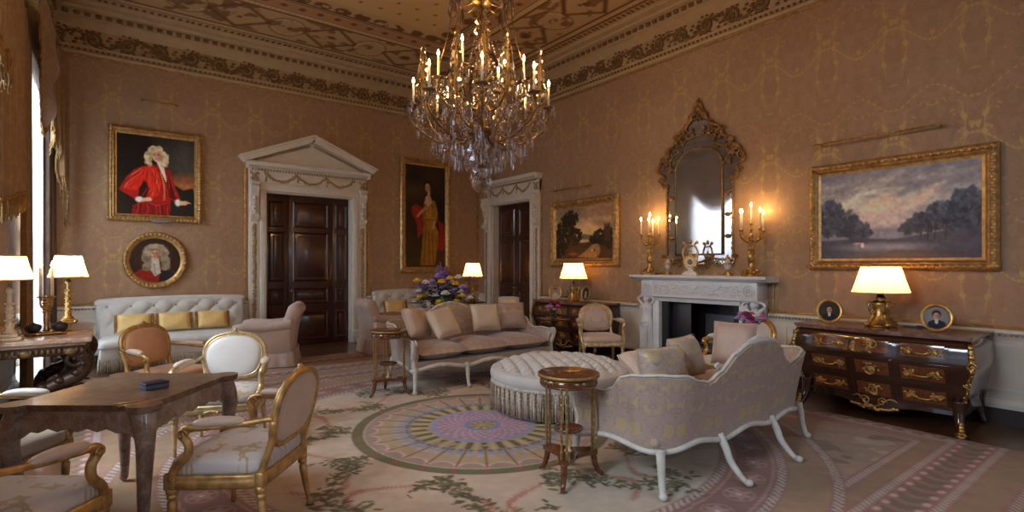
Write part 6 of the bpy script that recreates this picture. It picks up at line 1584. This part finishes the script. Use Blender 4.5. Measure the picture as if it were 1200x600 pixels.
b = MB(); b.box((0, 0, .018), (.20, .12, .036), .006); b.box((0, 0, .045), (.16, .09, .02), .005); b.lathe([(.055, .055), (.04, .07), (.035, .09), (.05, .105)], seg=20); b.build('marble_foot', m_ivory, r)
b = MB(); b.tube([(.085*math.cos(2*PI*i/32), 0, .185+.085*math.sin(2*PI*i/32)) for i in range(32)], .022, 8, True)
for sx in (-1, 1):
    b.tube(crom([(sx*.07, 0, .23), (sx*.105, 0, .30), (sx*.085, 0, .38), (sx*.055, 0, .42), (sx*.085, 0, .455)], 5), .014, 8); b.ell((sx*.09, 0, .46), (.024, .018, .024), 7, 5); b.tube(spiral((sx*.085, -.012, .45), .025, 1.2, (1, 0, 0), (0, 0, 1), 0, 12), .007, 5)
    b.tube([(sx*.02, 0, .26), (sx*.02, 0, .43)], .004, 5)
b.tube([(-.07, 0, .41), (.07, 0, .41)], .010, 6); b.ell((0, 0, .30), (.03, .016, .05), 8, 6); b.ell((0, 0, .47), (.03, .02, .035), 8, 6)
for k in range(12): a = k*.52; b.ell((.108*math.cos(a), -.004, .185+.108*math.sin(a)), (.014, .014, .014), 6, 4)
b.build('lyre_case', m_ormolu, r)
b = MB(); b.lathe([(.040, 0), (.072, 0), (.074, .008), (.042, .012), (.040, 0)], (0, -.012, .185), 32, Matrix.Rotation(PI/2, 3, 'X')); b.lathe([(0, 0), (.042, 0), (.042, .01)], (0, -.008, .185), 20, Matrix.Rotation(PI/2, 3, 'X')); b.build('dial', m_ivory, r)
b = MB(); b.lathe([(0, 0), (.036, 0), (.036, .004), (0, .004)], (0, -.016, .185), 20, Matrix.Rotation(PI/2, 3, 'X')); b.build('movement', m_brass, r)
b = MB(); b.box((0, -.024, .205), (.004, .003, .045)); b.box((.016, -.024, .185), (.035, .003, .004)); b.build('hand', m_black, r)
for y, lab in ((4.72, 'small gilt mounted vase on the mantel left of the lyre clock'), (3.78, 'small gilt mounted vase on the mantel right of the lyre clock')):
    r = empty('mantel_vase', (6.45, y, 1.36), -PI/2, lab, 'vase', 'gilt mounted vases on the mantelpiece')
    b = MB(); b.box((0, 0, .012), (.10, .10, .024), .004); b.box((0, 0, .034), (.08, .08, .02), .005); b.lathe([(.035, .044), (.02, .06), (.016, .075), (.02, .08)], seg=16); b.build('plinth', m_ormolu, r)
    b = MB(); b.lathe([(.018, .08), (.036, .10), (.046, .14), (.044, .18), (.026, .205), (.022, .22), (.03, .235), (.0, .235)], seg=20); b.build('vase_body', mat('opaline', (.62, .66, .70), .2, var=.1), r)
    g = MB()
    for sx in (-1, 1): g.tube(crom([(sx*.03, 0, .22), (sx*.075, 0, .235), (sx*.082, 0, .19), (sx*.055, 0, .15), (sx*.046, 0, .12)], 5), .007, 6); g.tube(spiral((sx*.07, 0, .225), .018, 1.2, (sx, 0, 0), (0, 0, 1), 0, 12), .006, 5)
    g.lathe([(.046, .165), (.050, .17), (.046, .178)], seg=20); g.lathe([(.030, .23), (.034, .238), (.02, .25), (.014, .275), (.0, .285)], seg=14)
    for k in range(8): a = k*PI/4; g.ell((.047*math.cos(a), .047*math.sin(a), .155), (.012, .012, .016), 6, 4)
    g.build('gilt_mount', m_ormolu, r)

# candelabrum with dark bowls on the console
r = empty('inkstand_candelabrum', (-.49, 6.50, .858), .2, 'gilt two candle inkstand with dark bowls at the middle of the console table', 'candelabra')
b = MB(); b.lathe([(.11, .012), (.115, .02), (.10, .032), (.04, .036), (0, .036)], seg=20, sx=1.5, mod=lambda a, z: 1+.08*math.cos(a*6))
for sx in (-1, 1):
    for sy in (-1, 1): b.ell((sx*.12, sy*.06, .014), (.03, .025, .014), 7, 5)
b.build('base', m_ormolu, r)
for sx in (-1, 1): b = MB(); b.lathe([(.015, .03), (.05, .04), (.062, .07), (.055, .095), (.03, .105), (.012, .115), (0, .125)], (sx*.095, -.02, 0), 18); b.build('bowl', m_black, r)
b = MB(); b.lathe([(.03, .03), (.018, .06), (.014, .10), (.024, .14), (.013, .18), (.018, .22), (.03, .26), (.016, .29), (.02, .32), (.0, .34)], seg=14)
for k in range(18): a = k*2.1; b.ell((.024*math.cos(a), .024*math.sin(a), .20+.009*k), (.016, .016, .012), 6, 4)
for sx in (-1, 1): b.tube(crom([(0, 0, .27), (sx*.03, 0, .25), (sx*.042, 0, .29), (sx*.040, 0, .33)], 5), .008, 6); drip(b, (sx*.040, 0, .35))
b.build('stem', m_ormolu, r)
for sx in (-1, 1): candle_on(r, (sx*.040, 0, .35), .27, .8, .013)

# ---------------------------------------------------------------- chandelier
r = empty('chandelier', (2.74, 4.07, 0), .2, 'large crystal chandelier with lit candles and gilt arms hanging from the ceiling', 'chandelier')
m_cbr = mat('chandelier_brass', (.20, .125, .055), .3, .9, var=.3, scale=30)
b = MB(); b.tube([(0, 0, ZC-.02), (0, 0, 2.40)], .012, 8); b.lathe([(.0, ZC-.0), (.10, ZC-.005), (.11, ZC-.03), (.05, ZC-.07), (.015, ZC-.12)], seg=20)
for z in (4.05, 3.95): b.lathe([(.02, z-.03), (.09, z-.01), (.11, z), (.09, z+.02), (.02, z+.03)], seg=20)
b.lathe([(.02, 2.70), (.12, 2.72), (.13, 2.76), (.06, 2.79), (.02, 2.82)], seg=20); b.lathe([(.02, 2.40), (.07, 2.42), (.075, 2.45), (.02, 2.48)], seg=18); b.build('stem', m_cbr, r)
m_crys2 = mat_glass('baluster_glass', (1.0, .92, .78), .03, 1.5, .05)
b = MB(); b.tube([(0, 0, 3.95), (0, 0, 2.46)], .0135, 8)
for z, rr, hh in ((3.86, .055, .05), (3.77, .075, .045), (3.68, .085, .05), (3.58, .075, .045), (3.49, .085, .05), (3.38, .062, .06), (3.26, .085, .07), (3.12, .10, .08), (2.97, .075, .07), (2.86, .10, .05), (2.62, .08, .07), (2.53, .06, .05)):
    b.lathe([(.013, z-hh), (rr*.6, z-hh*.8), (rr, z), (rr*.6, z+hh*.8), (.013, z+hh)], seg=14, mod=lambda a, z: 1+.06*math.cos(a*7), smooth=False)
b.build('glass_baluster', m_crys2, r)
b = MB(); b.ell((0, 0, 2.27), (.095, .095, .10), 20, 14); b.ell((0, 0, 2.39), (.035, .035, .03), 12, 8); b.build('crystal_ball', m_clear, r)
def pendant(b, p, h, w, rz=0):
    x, y, z = p; c, s = math.cos(rz), math.sin(rz); n = 6
    prof = [(0, 0), (.55, .12), (.85, .45), (1.0, .68), (.7, .88), (0, 1)]
    vs = []; fs = []
    for (q, t_) in prof[1:-1]:
        for k in range(n):
            a = 2*PI*k/n; u, v = q*w*math.cos(a), q*w*.5*math.sin(a); vs.append((x+u*c-v*s, y+u*s+v*c, z-h*t_))
    vs += [(x, y, z), (x, y, z-h)]; T_, B_ = len(vs)-2, len(vs)-1; m = len(prof)-2
    for i in range(m-1):
        for k in range(n): fs.append((i*n+k, i*n+(k+1) % n, (i+1)*n+(k+1) % n, (i+1)*n+k))
    for k in range(n): fs.append((T_, (k+1) % n, k)); fs.append((B_, (m-1)*n+k, (m-1)*n+(k+1) % n))
    b.add(vs, fs, False)
m_crys = mat_glass('spire_crystal', (1.0, .93, .80), .02, 1.55, .08)
def spire(p, h, w):
    b = MB(); x, y, z = p
    b.lathe([(.012, 0), (.020, .01), (.012, .03), (w*.9, .08), (w, .14), (w*.75, h*.32), (w*.5, h*.40), (w*.72, h*.48), (w*.55, h*.66), (w*.32, h*.72), (w*.42, h*.78), (w*.2, h*.88), (w*.28, h*.93), (w*.2, h*.97), (0, h)], (x, y, z), 8, smooth=False); sp_ = b.build('crystal_spire', m_crys, r); q = MB(); q.lathe([(.004, .01), (.008, .12), (.004, h*.35), (.006, h*.48), (.003, h*.7), (.002, h*.9)], (x, y, z), 8); q.build('added_glow_core', m_goldp, sp_)  # gold core added inside the crystal to imitate its golden candlelit glow
tiers = ((8, .63, 2.97, 0.0, 2.70, .20), (6, .40, 3.22, .35, 2.98, .20))
NP = 0
stuff = MB()
for (n, R_, zt, off, z0, ch) in tiers:
    for k in range(n):
        a = 2*PI*k/n+off; u = Vector((math.cos(a), math.sin(a), 0)); q = MB()
        P = crom([u*.08+Vector((0, 0, z0)), u*R_*.35+Vector((0, 0, z0-.07)), u*R_*.65+Vector((0, 0, z0-.05)), u*R_*.92+Vector((0, 0, z0+.06)), u*R_*1.03+Vector((0, 0, zt-.12)), u*R_+Vector((0, 0, zt-.03))], 6); q.tube(P, [.014-.005*i/(len(P)-1) for i in range(len(P))], 7)
        q.tube(spiral(u*R_*.80+Vector((0, 0, z0+.08)), .05, 1.3, u, (0, 0, 1), 0, 14), .006, 5)
        ar = q.build('arm', m_cbr, r)
        d = MB(); c = u*R_+Vector((0, 0, zt)); d.lathe([(.008, -.035), (.02, -.02), (.012, -.01), (.055, .004), (.062, .012), (.05, .008), (.014, .004), (.014, .03), (.010, .03)], tuple(c), 16); d.build('drip_pan', m_cbr, r)
        candle_on(r, tuple(c+Vector((0, 0, .01))), ch, 7.0, .011)
        for j in range(5):
            aa = 2*PI*j/5+a; pb = MB(); pendant(pb, tuple(c+Vector((.055*math.cos(aa), .055*math.sin(aa), -.004))), .085, .018, aa)
            if NP < 96: pb.build('crystal_drop', m_clear, r); NP += 1
            else: stuff.add(pb.v, pb.f, False)
        pb = MB(); pendant(pb, tuple(u*R_*.66+Vector((0, 0, z0-.06))), .17, .040, a+PI/2); (pb.build('crystal_drop', m_clear, r) if NP < 96 else stuff.add(pb.v, pb.f, False)); NP += 1
for k in range(8):
    a = 2*PI*(k+.5)/8; spire((.56*math.cos(a), .56*math.sin(a), 2.92), .54, .078)
for k in range(6): a = 2*PI*(k+.5)/6+.35; spire((.26*math.cos(a), .26*math.sin(a), 3.14), .56, .072)
b = MB()
for k in range(8):
    a = 2*PI*(k+.5)/8; u = Vector((math.cos(a), math.sin(a), 0)); b.tube(crom([u*.10+Vector((0, 0, 2.76)), u*.3+Vector((0, 0, 2.72)), u*.50+Vector((0, 0, 2.80)), u*.56+Vector((0, 0, 2.98))], 5), .007, 6)
for k in range(6):
    a = 2*PI*(k+.5)/6+.35; u = Vector((math.cos(a), math.sin(a), 0)); b.tube(crom([u*.05+Vector((0, 0, 3.05)), u*.18+Vector((0, 0, 3.02)), u*.26+Vector((0, 0, 3.22))], 5), .006, 6)
for k in range(8):      # crown curls
    a = 2*PI*k/8; u = Vector((math.cos(a), math.sin(a), 0)); b.tube(crom([u*.08+Vector((0, 0, 3.95)), u*.18+Vector((0, 0, 3.92)), u*.27+Vector((0, 0, 4.0)), u*.24+Vector((0, 0, 4.09)), u*.19+Vector((0, 0, 4.05))], 5), .008, 6)
    b.tube(crom([u*.27+Vector((0, 0, 4.0)), u*.30+Vector((0, 0, 3.7)), u*.38+Vector((0, 0, 3.4))], 5), .004, 5)
b.build('scroll_bracket', m_cbr, r)
rs = random.Random(9)
for k in range(8):
    a = 2*PI*k/8; pb = MB(); pendant(pb, (.27*math.cos(a), .27*math.sin(a), 3.99), .20, .045, a); stuff.add(pb.v, pb.f, False); pendant(stuff, (.12*math.cos(a+.3), .12*math.sin(a+.3), 4.22), .22, .04, a)
for (R_, z, n, h, w) in ((.66, 2.93, 16, .12, .024), (.58, 2.82, 20, .12, .026), (.46, 2.72, 22, .16, .032), (.36, 2.64, 18, .16, .034), (.27, 2.56, 16, .15, .034), (.18, 2.48, 12, .13, .032), (.10, 2.42, 8, .11, .028), (.34, 2.95, 14, .14, .03), (.2, 2.85, 10, .14, .03), (.40, 3.22, 14, .13, .028)):
    for k in range(n): a = 2*PI*k/n+R_*9; pendant(stuff, (R_*math.cos(a)+rs.uniform(-.02, .02), R_*math.sin(a)+rs.uniform(-.02, .02), z+rs.uniform(-.04, .04)), h*rs.uniform(.8, 1.2), w, a+PI/2+rs.uniform(-.6, .6))
def chain(p, q, sag, n):
    p, q = Vector(p), Vector(q)
    for i in range(n+1):
        t_ = i/n; c = p.lerp(q, t_)-Vector((0, 0, sag*4*t_*(1-t_))); stuff.ell(c, .0095, 6, 4)
for (n, R_, zt, off, z0, ch) in tiers:
    for k in range(n):
        a = 2*PI*k/n+off; a2 = 2*PI*(k+1)/n+off
        chain((R_*math.cos(a), R_*math.sin(a), zt-.02), (R_*math.cos(a2), R_*math.sin(a2), zt-.02), .16, 18); chain((R_*math.cos(a), R_*math.sin(a), zt-.02), (.12*math.cos(a), .12*math.sin(a), zt+.42), .10, 20)
        chain((R_*.6*math.cos(a), R_*.6*math.sin(a), z0-.04), (.05*math.cos(a), .05*math.sin(a), 2.46), .03, 14)
stuff.build('bead_chains', m_clear, r)['kind'] = 'stuff'
# ---------------------------------------------------------------- flowers
m_leaf = mat('dark_leaf', (.030, .065, .022), .5, var=.4, scale=20)
m_leaf2 = mat('mid_leaf', (.06, .11, .035), .5, var=.4, scale=20)
FC = dict(yellow_flower=mat('yellow_petal', (.80, .50, .03), .6, var=.2, scale=40), white_flower=mat('white_petal', (.72, .72, .74), .6, var=.1, scale=40), purple_flower=mat('purple_petal', (.22, .11, .36), .6, var=.35, scale=40), pink_flower=mat('pink_petal', (.62, .10, .22), .6, var=.3, scale=40), lilac_flower=mat('lilac_petal', (.42, .30, .58), .6, var=.25, scale=40), plum_flower=mat('plum_petal', (.20, .02, .07), .6, var=.3, scale=40), amber_flower=mat('amber_petal', (.50, .24, .06), .6, var=.3, scale=40))
def flower(parent, c, s, kind, rs, spike=False):
    b = MB(); c = Vector(c)
    if spike:
        for k in range(26):
            t_ = k/25; a = k*2.4; q = s*.42*(1-t_*.75); p = c+Vector((math.cos(a)*q, math.sin(a)*q, s*2.6*t_)); b.ell(p, (s*.24*(1.1-t_*.6), s*.24*(1.1-t_*.6), s*.16), 6, 4)
    else:
        for ring, (n, q, h) in enumerate(((9, .78, -.05), (7, .55, .25), (4, .25, .42))):
            for k in range(n):
                a = 2*PI*k/n+ring*.5+rs.random(); R = Euler((rs.uniform(-.3, .3), rs.uniform(-.5, .1)-.35*ring, a)).to_matrix(); b.ell(c+Vector((math.cos(a)*q*s, math.sin(a)*q*s, h*s)), (s*.42, s*.30, s*.16), 6, 5, R)
        b.ell(c+Vector((0, 0, .1*s)), s*.5, 8, 6)
    return b.build(kind, FC[kind], parent)
def leaf_blade(b, p, d, L, w):
    p = Vector(p); d = Vector(d).normalized(); sd = d.cross(Vector((0, 0, 1))).normalized(); n = 6; vs = []; fs = []
    for i in range(n+1):
        t_ = i/n; c = p+d*L*t_+Vector((0, 0, -L*.35*t_*t_)); q = w*math.sin(PI*min(.98, t_*.95+.04)); vs += [tuple(c-sd*q), tuple(c+Vector((0, 0, q*.25))), tuple(c+sd*q)]
    for i in range(n): fs += [(i*3, i*3+1, i*3+4, i*3+3), (i*3+1, i*3+2, i*3+5, i*3+4)]
    b.add(vs, fs)
def stems(parent, base, tips):
    b = MB()
    for t_ in tips: m = Vector(base).lerp(Vector(t_), .5)+Vector((0, 0, .06)); b.tube([base, tuple(m), tuple(t_)], .004, 5)
    b.build('stems', m_leaf2, parent)
r = empty('bouquet', (3.95, 6.90, .756), 0, 'large bouquet of yellow, white and purple flowers behind the facing sofa', 'flowers')
b = MB(); b.lathe([(.07, 0), (.085, .01), (.07, .03), (.10, .09), (.125, .16), (.115, .22), (.09, .25), (.10, .265), (.085, .26), (.08, .2), (0, .2)], seg=24); b.build('vase', mat('blue_white_china', (.45, .50, .60), .25, var=.3, scale=12), r)
rs = random.Random(12); tips = []
C_, S_ = .796, -.6056
def put(kind, lx, z, dep, s, spike=False):
    p = (C_*lx-S_*0+.6056*dep, S_*lx+.796*dep, z); tips.append(p); flower(r, p, s, kind, rs, spike)
for kind, lx, z, s in (('yellow_flower', -.36, .52, .055), ('yellow_flower', -.30, .28, .065), ('yellow_flower', .0, .50, .06), ('yellow_flower', -.02, .19, .075), ('yellow_flower', .20, .47, .06), ('yellow_flower', .30, .30, .055), ('yellow_flower', .12, .55, .055), ('yellow_flower', .22, .22, .05),
        ('white_flower', -.24, .49, .06), ('white_flower', .06, .33, .07), ('white_flower', .25, .57, .06), ('white_flower', -.18, .15, .065), ('white_flower', .24, .16, .06), ('white_flower', .42, .27, .05), ('white_flower', -.10, .30, .06), ('white_flower', -.34, .36, .05)):
    put(kind, lx, z, -.16+rs.uniform(-.05, .05), s)
for lx, z, s in ((-.16, .44, .075), (-.26, .38, .07), (-.05, .58, .075), (.02, .62, .07), (-.10, .36, .07), (.18, .33, .07), (.30, .42, .065), (-.32, .42, .06), (.09, .42, .07), (-.2, .24, .06), (.12, .22, .06), (.36, .34, .05)): put('purple_flower' if rs.random() < .6 else 'lilac_flower', lx, z, -.08+rs.uniform(-.08, .08), s)
for lx, z, s in ((-.08, .55, .075), (-.04, .62, .065), (.05, .58, .06), (-.14, .50, .05), (.46, .50, .035), (.40, .52, .035)): put('purple_flower', lx, z, .0, s, True)
for lx, z, s in ((.34, .46, .045), (.44, .42, .04), (.50, .46, .035), (.38, .38, .045), (.47, .34, .04)): put('amber_flower', lx, z, -.02, s)
for k in range(46):
    lx = rs.uniform(-.36, .40); z = .12+rs.random()*(.46-.25*abs(lx)); put(rs.choice(('purple_flower', 'lilac_flower', 'purple_flower', 'white_flower', 'yellow_flower', 'lilac_flower')), lx, z, rs.uniform(-.16, .1), rs.uniform(.035, .055))
stems(r, (0, 0, .18), tips)
for mm_, n, nm in ((m_leaf, 190, 'dark_foliage'), (m_leaf2, 80, 'green_foliage')):
    b = MB()
    for k in range(n):
        a = rs.uniform(0, 2*PI); q = rs.uniform(.05, .34); z = max(.17, rs.uniform(.14, .50)-(q*.20)); lx = math.cos(a)*q*1.35; p = (C_*lx+.6056*math.sin(a)*q*.6, S_*lx+.796*math.sin(a)*q*.6, z); leaf_blade(b, p, (p[0], p[1], rs.uniform(-.1, .35)), rs.uniform(.09, .17), rs.uniform(.018, .035))
    b.build(nm, mm_, r)
def posy(label, loc, kinds, n, R_, zc, glass_h, seed):
    r = empty('flower_vase', loc, 0, label, 'flowers', 'small vases of pink flowers'); rs = random.Random(seed)
    b = MB(); b.lathe([(0, .004), (.030, .004), (.030, .0), (.033, .0), (.036, glass_h), (.033, glass_h), (.030, .012), (0, .012)], seg=20); b.build('glass_vase', mat_glass('vase_glass', (.93, .97, .95), 0, 1.4, .5), r)
    tips = []
    for k in range(n):
        a = rs.uniform(0, 2*PI); q = R_*math.sqrt(rs.random()); p = (q*math.cos(a), q*math.sin(a), zc+rs.uniform(-.05, .06)-(q/R_)**2*.04); tips.append(p); flower(r, p, rs.uniform(.028, .042), kinds[k % len(kinds)], rs)
    stems(r, (0, 0, .02), tips); b = MB()
    for k in range(14): a = k*.9; leaf_blade(b, (.03*math.cos(a), .03*math.sin(a), glass_h+.02), (math.cos(a), math.sin(a), .5), .09, .014)
    b.build('green_foliage', m_leaf2, r); return r
posy('glass vase of pink and mauve flowers on the dark round table by the facing sofa', (5.26, 5.90, .705), ('pink_flower', 'plum_flower', 'lilac_flower', 'pink_flower'), 16, .12, .20, .13, 3)
posy('glass vase of pink and lilac flowers in front of the right caryatid', (5.10, 2.74, .733), ('pink_flower', 'lilac_flower', 'plum_flower', 'lilac_flower'), 24, .13, .25, .15, 6)

# ---------------------------------------------------------------- curtains
m_curt = mat_damask('gold_silk_curtain', (.30, .175, .075), (.36, .22, .09), (.2, .5), 'yz', .55, .05, 9, .5, .4, 0, .3)
m_curtd = mat('brown_curtain_lining', (.13, .085, .06), .7, var=.15)
m_bullion = mat('gold_bullion', (.30, .17, .055), .6, var=.4, scale=60)
t = NT('sheer_net'); d = t.n('BsdfDiffuse'); d.inputs[0].default_value = (.85, .87, .88, 1); tr = t.n('BsdfTranslucent'); tr.inputs[0].default_value = (.9, .93, .95, 1); tp = t.n('BsdfTransparent')
m1 = t.n('MixShader'); m1.inputs[0].default_value = .7; t.l(d.outputs[0], m1.inputs[1]); t.l(tr.outputs[0], m1.inputs[2]); m2 = t.n('MixShader'); m2.inputs[0].default_value = .35; t.l(m1.outputs[0], m2.inputs[1]); t.l(tp.outputs[0], m2.inputs[2]); t.l(m2.outputs[0], t.out.inputs[0]); m_net = t.m
def hang(b, y0, y1, x, amp, nf, ztop, zbot, nz=14, nu=None, x1=None):
    """folded cloth hanging from a straight line (x, y0)-(x1, y1)"""
    nu = nu or int(nf*10); x1 = x if x1 is None else x1; nn = Vector((y1-y0, -(x1-x), 0)).normalized()
    def f(u, v):
        z0 = zbot(u) if callable(zbot) else zbot; z = ztop+(z0-ztop)*v; ph = 2*PI*nf*u
        o = amp*math.sin(ph)*(.55+.45*v)+amp*.35*math.sin(ph*2.3+1)
        return (x+(x1-x)*u+nn.x*o, y0+(y1-y0)*u+nn.y*o, z)
    b.grid(f, nu, nz); return f
def fringe_on(f, r, n, L):
    q = MB()
    for i in range(n): p = Vector(f(i/(n-1), 1)); q.tube([p+Vector((0, 0, .02)), p+Vector((random.uniform(-.008, .008), random.uniform(-.008, .008), -L*.5)), p+Vector((random.uniform(-.012, .012), random.uniform(-.012, .012), -L-.03*(i % 2)))], [.006, .010, .007], 5)
    q.tube([tuple(Vector(f(i/(n-1), 1))+Vector((0, 0, .02))) for i in range(n)], .012, 6); q.build('bullion_fringe', m_bullion, r)
w0, w1 = WINS[0]
b = MB(); hang(b, w0-.10, w1+.06, -.750, .016, 11, 4.0, .03); tag(b.build('sheer_curtain', m_net), 'white translucent sheer curtain glowing with daylight in the far window', 'curtain')
r = empty('curtain', (0, 0, 0), 0, 'draped gold silk curtain with fringed swags and brown lining around the far window', 'curtain', 'gold silk window curtains')
b = MB(); hang(b, w1+.09, w1+.30, -.70, .04, 2.5, 4.45, .03, x1=-.66); b.build('straight_curtain', m_curtd, r)
b = MB(); hang(b, w0-1.12, w0-.48, -.745, .04, 5, 4.2, 2.1); hang(b, w0-.42, w0-.13, -.745, .04, 3, 4.2, .03); b.build('straight_curtain', m_curt, r)
b = MB(); f = hang(b, w0-2.58, w0-1.22, -.685, .030, 6, 4.12, lambda u: 1.97+.22*u, 16, 90); b.build('tail_drape', m_curt, r); fringe_on(f, r, 110, .13)
b = MB(); f = hang(b, w1-.06, w1+.42, -.655, .035, 4, 4.5, lambda u: 3.35-1.25*u+.13*(math.floor(u*4.999) % 2)+.04*math.sin(u*25), 16, 80, -.50); b.build('tail_drape', m_curt, r); fringe_on(f, r, 70, .06)
b = MB()
def swag(u, v):
    y = w0-.45+(w1-w0+.5)*u; sag = 4*u*(1-u); z = 4.5-v*(.35+.85*sag+.25*u); return (-.63+.035*math.sin(v*15+sag*2)*(.3+sag)+.06*math.sin(PI*v)*sag, y, z)
b.grid(swag, 40, 30); b.build('swag', m_curt, r); fringe_on(lambda u, v: swag(u, v), r, 90, .06)
b = MB(); b.box((-.74, (w0+w1)/2, 4.56), (.22, w1-w0+.9, .10), .015); b.tube([(-.62, w0-.45, 4.56), (-.62, w1+.45, 4.56)], .022, 8)
for k in range(24): b.ell((-.60, w0-.4+k*.092, 4.54+.03*(k % 2)), (.022, .035, .03), 6, 4)
b.build('pelmet_board', m_brass, r)
w0, w1 = WINS[1]
r = empty('curtain', (0, 0, 0), 0, 'fringed tail of the nearer window curtain at the picture edge', 'curtain', 'gold silk window curtains')
b = MB(); f = hang(b, w1-1.15, w1-.78, -.585, .03, 3, 4.3, lambda u: 2.95-.1*u, 12, 50); b.build('tail_drape', m_curt, r); fringe_on(f, r, 60, .14)
b = MB(); b.box((-.72, (w0+w1)/2-.3, 4.36), (.26, w1-w0-.2, .10), .015); b.build('pelmet_board', m_brass, r)
# ---------------------------------------------------------------- daylight, camera, view
def area(name, loc, rot, sx, sy, e, col):
    l = bpy.data.lights.new(name, 'AREA'); l.shape = 'RECTANGLE'; l.size = sx; l.size_y = sy; l.energy = e; l.color = col
    o = bpy.data.objects.new(name, l); COL.objects.link(o); o.location = loc; o.rotation_euler = rot; return o
DAY = (.80, .90, 1.0)
for k, (y0, y1) in enumerate(WINS):      # bright sky seen high outside each window
    area('daylight_sky', (XL-2.0, (y0+y1)/2, 4.3), (0, -PI/2+math.radians(38), 0), 3.2, 2.6, [950, 620, 600][k], DAY)
for x0, x1 in RW:
    area('daylight_sky', ((x0+x1)/2, YN-2.0, 4.3), (PI/2-math.radians(38), 0, 0), 2.6, 3.2, 120, DAY)
w = bpy.data.worlds.new('sky'); SC.world = w; w.use_nodes = True
w.node_tree.nodes['Background'].inputs[0].default_value = (.55, .72, 1.0, 1); w.node_tree.nodes['Background'].inputs[1].default_value = 1.0
cam = bpy.data.cameras.new('camera'); co = bpy.data.objects.new('camera', cam); COL.objects.link(co)
co.location = (0, 0, 1.5); co.rotation_euler = (PI/2, 0, -math.atan2(.6056, .796))
cam.sensor_width = 36; cam.lens = 36*615/1200; cam.shift_y = 11/1200; cam.clip_start = .05
SC.camera = co
SC.view_settings.view_transform = 'Standard'; SC.view_settings.look = 'None'; SC.view_settings.gamma = 1; SC.view_settings.use_curve_mapping = False
SC.view_settings.exposure = 0.12
SC.cycles.use_denoising = True
SC.cycles.max_bounces = 8; SC.cycles.diffuse_bounces = 4; SC.cycles.glossy_bounces = 4; SC.cycles.transmission_bounces = 8; SC.cycles.transparent_max_bounces = 16
SC.cycles.caustics_reflective = False; SC.cycles.caustics_refractive = False; SC.cycles.sample_clamp_indirect = 6
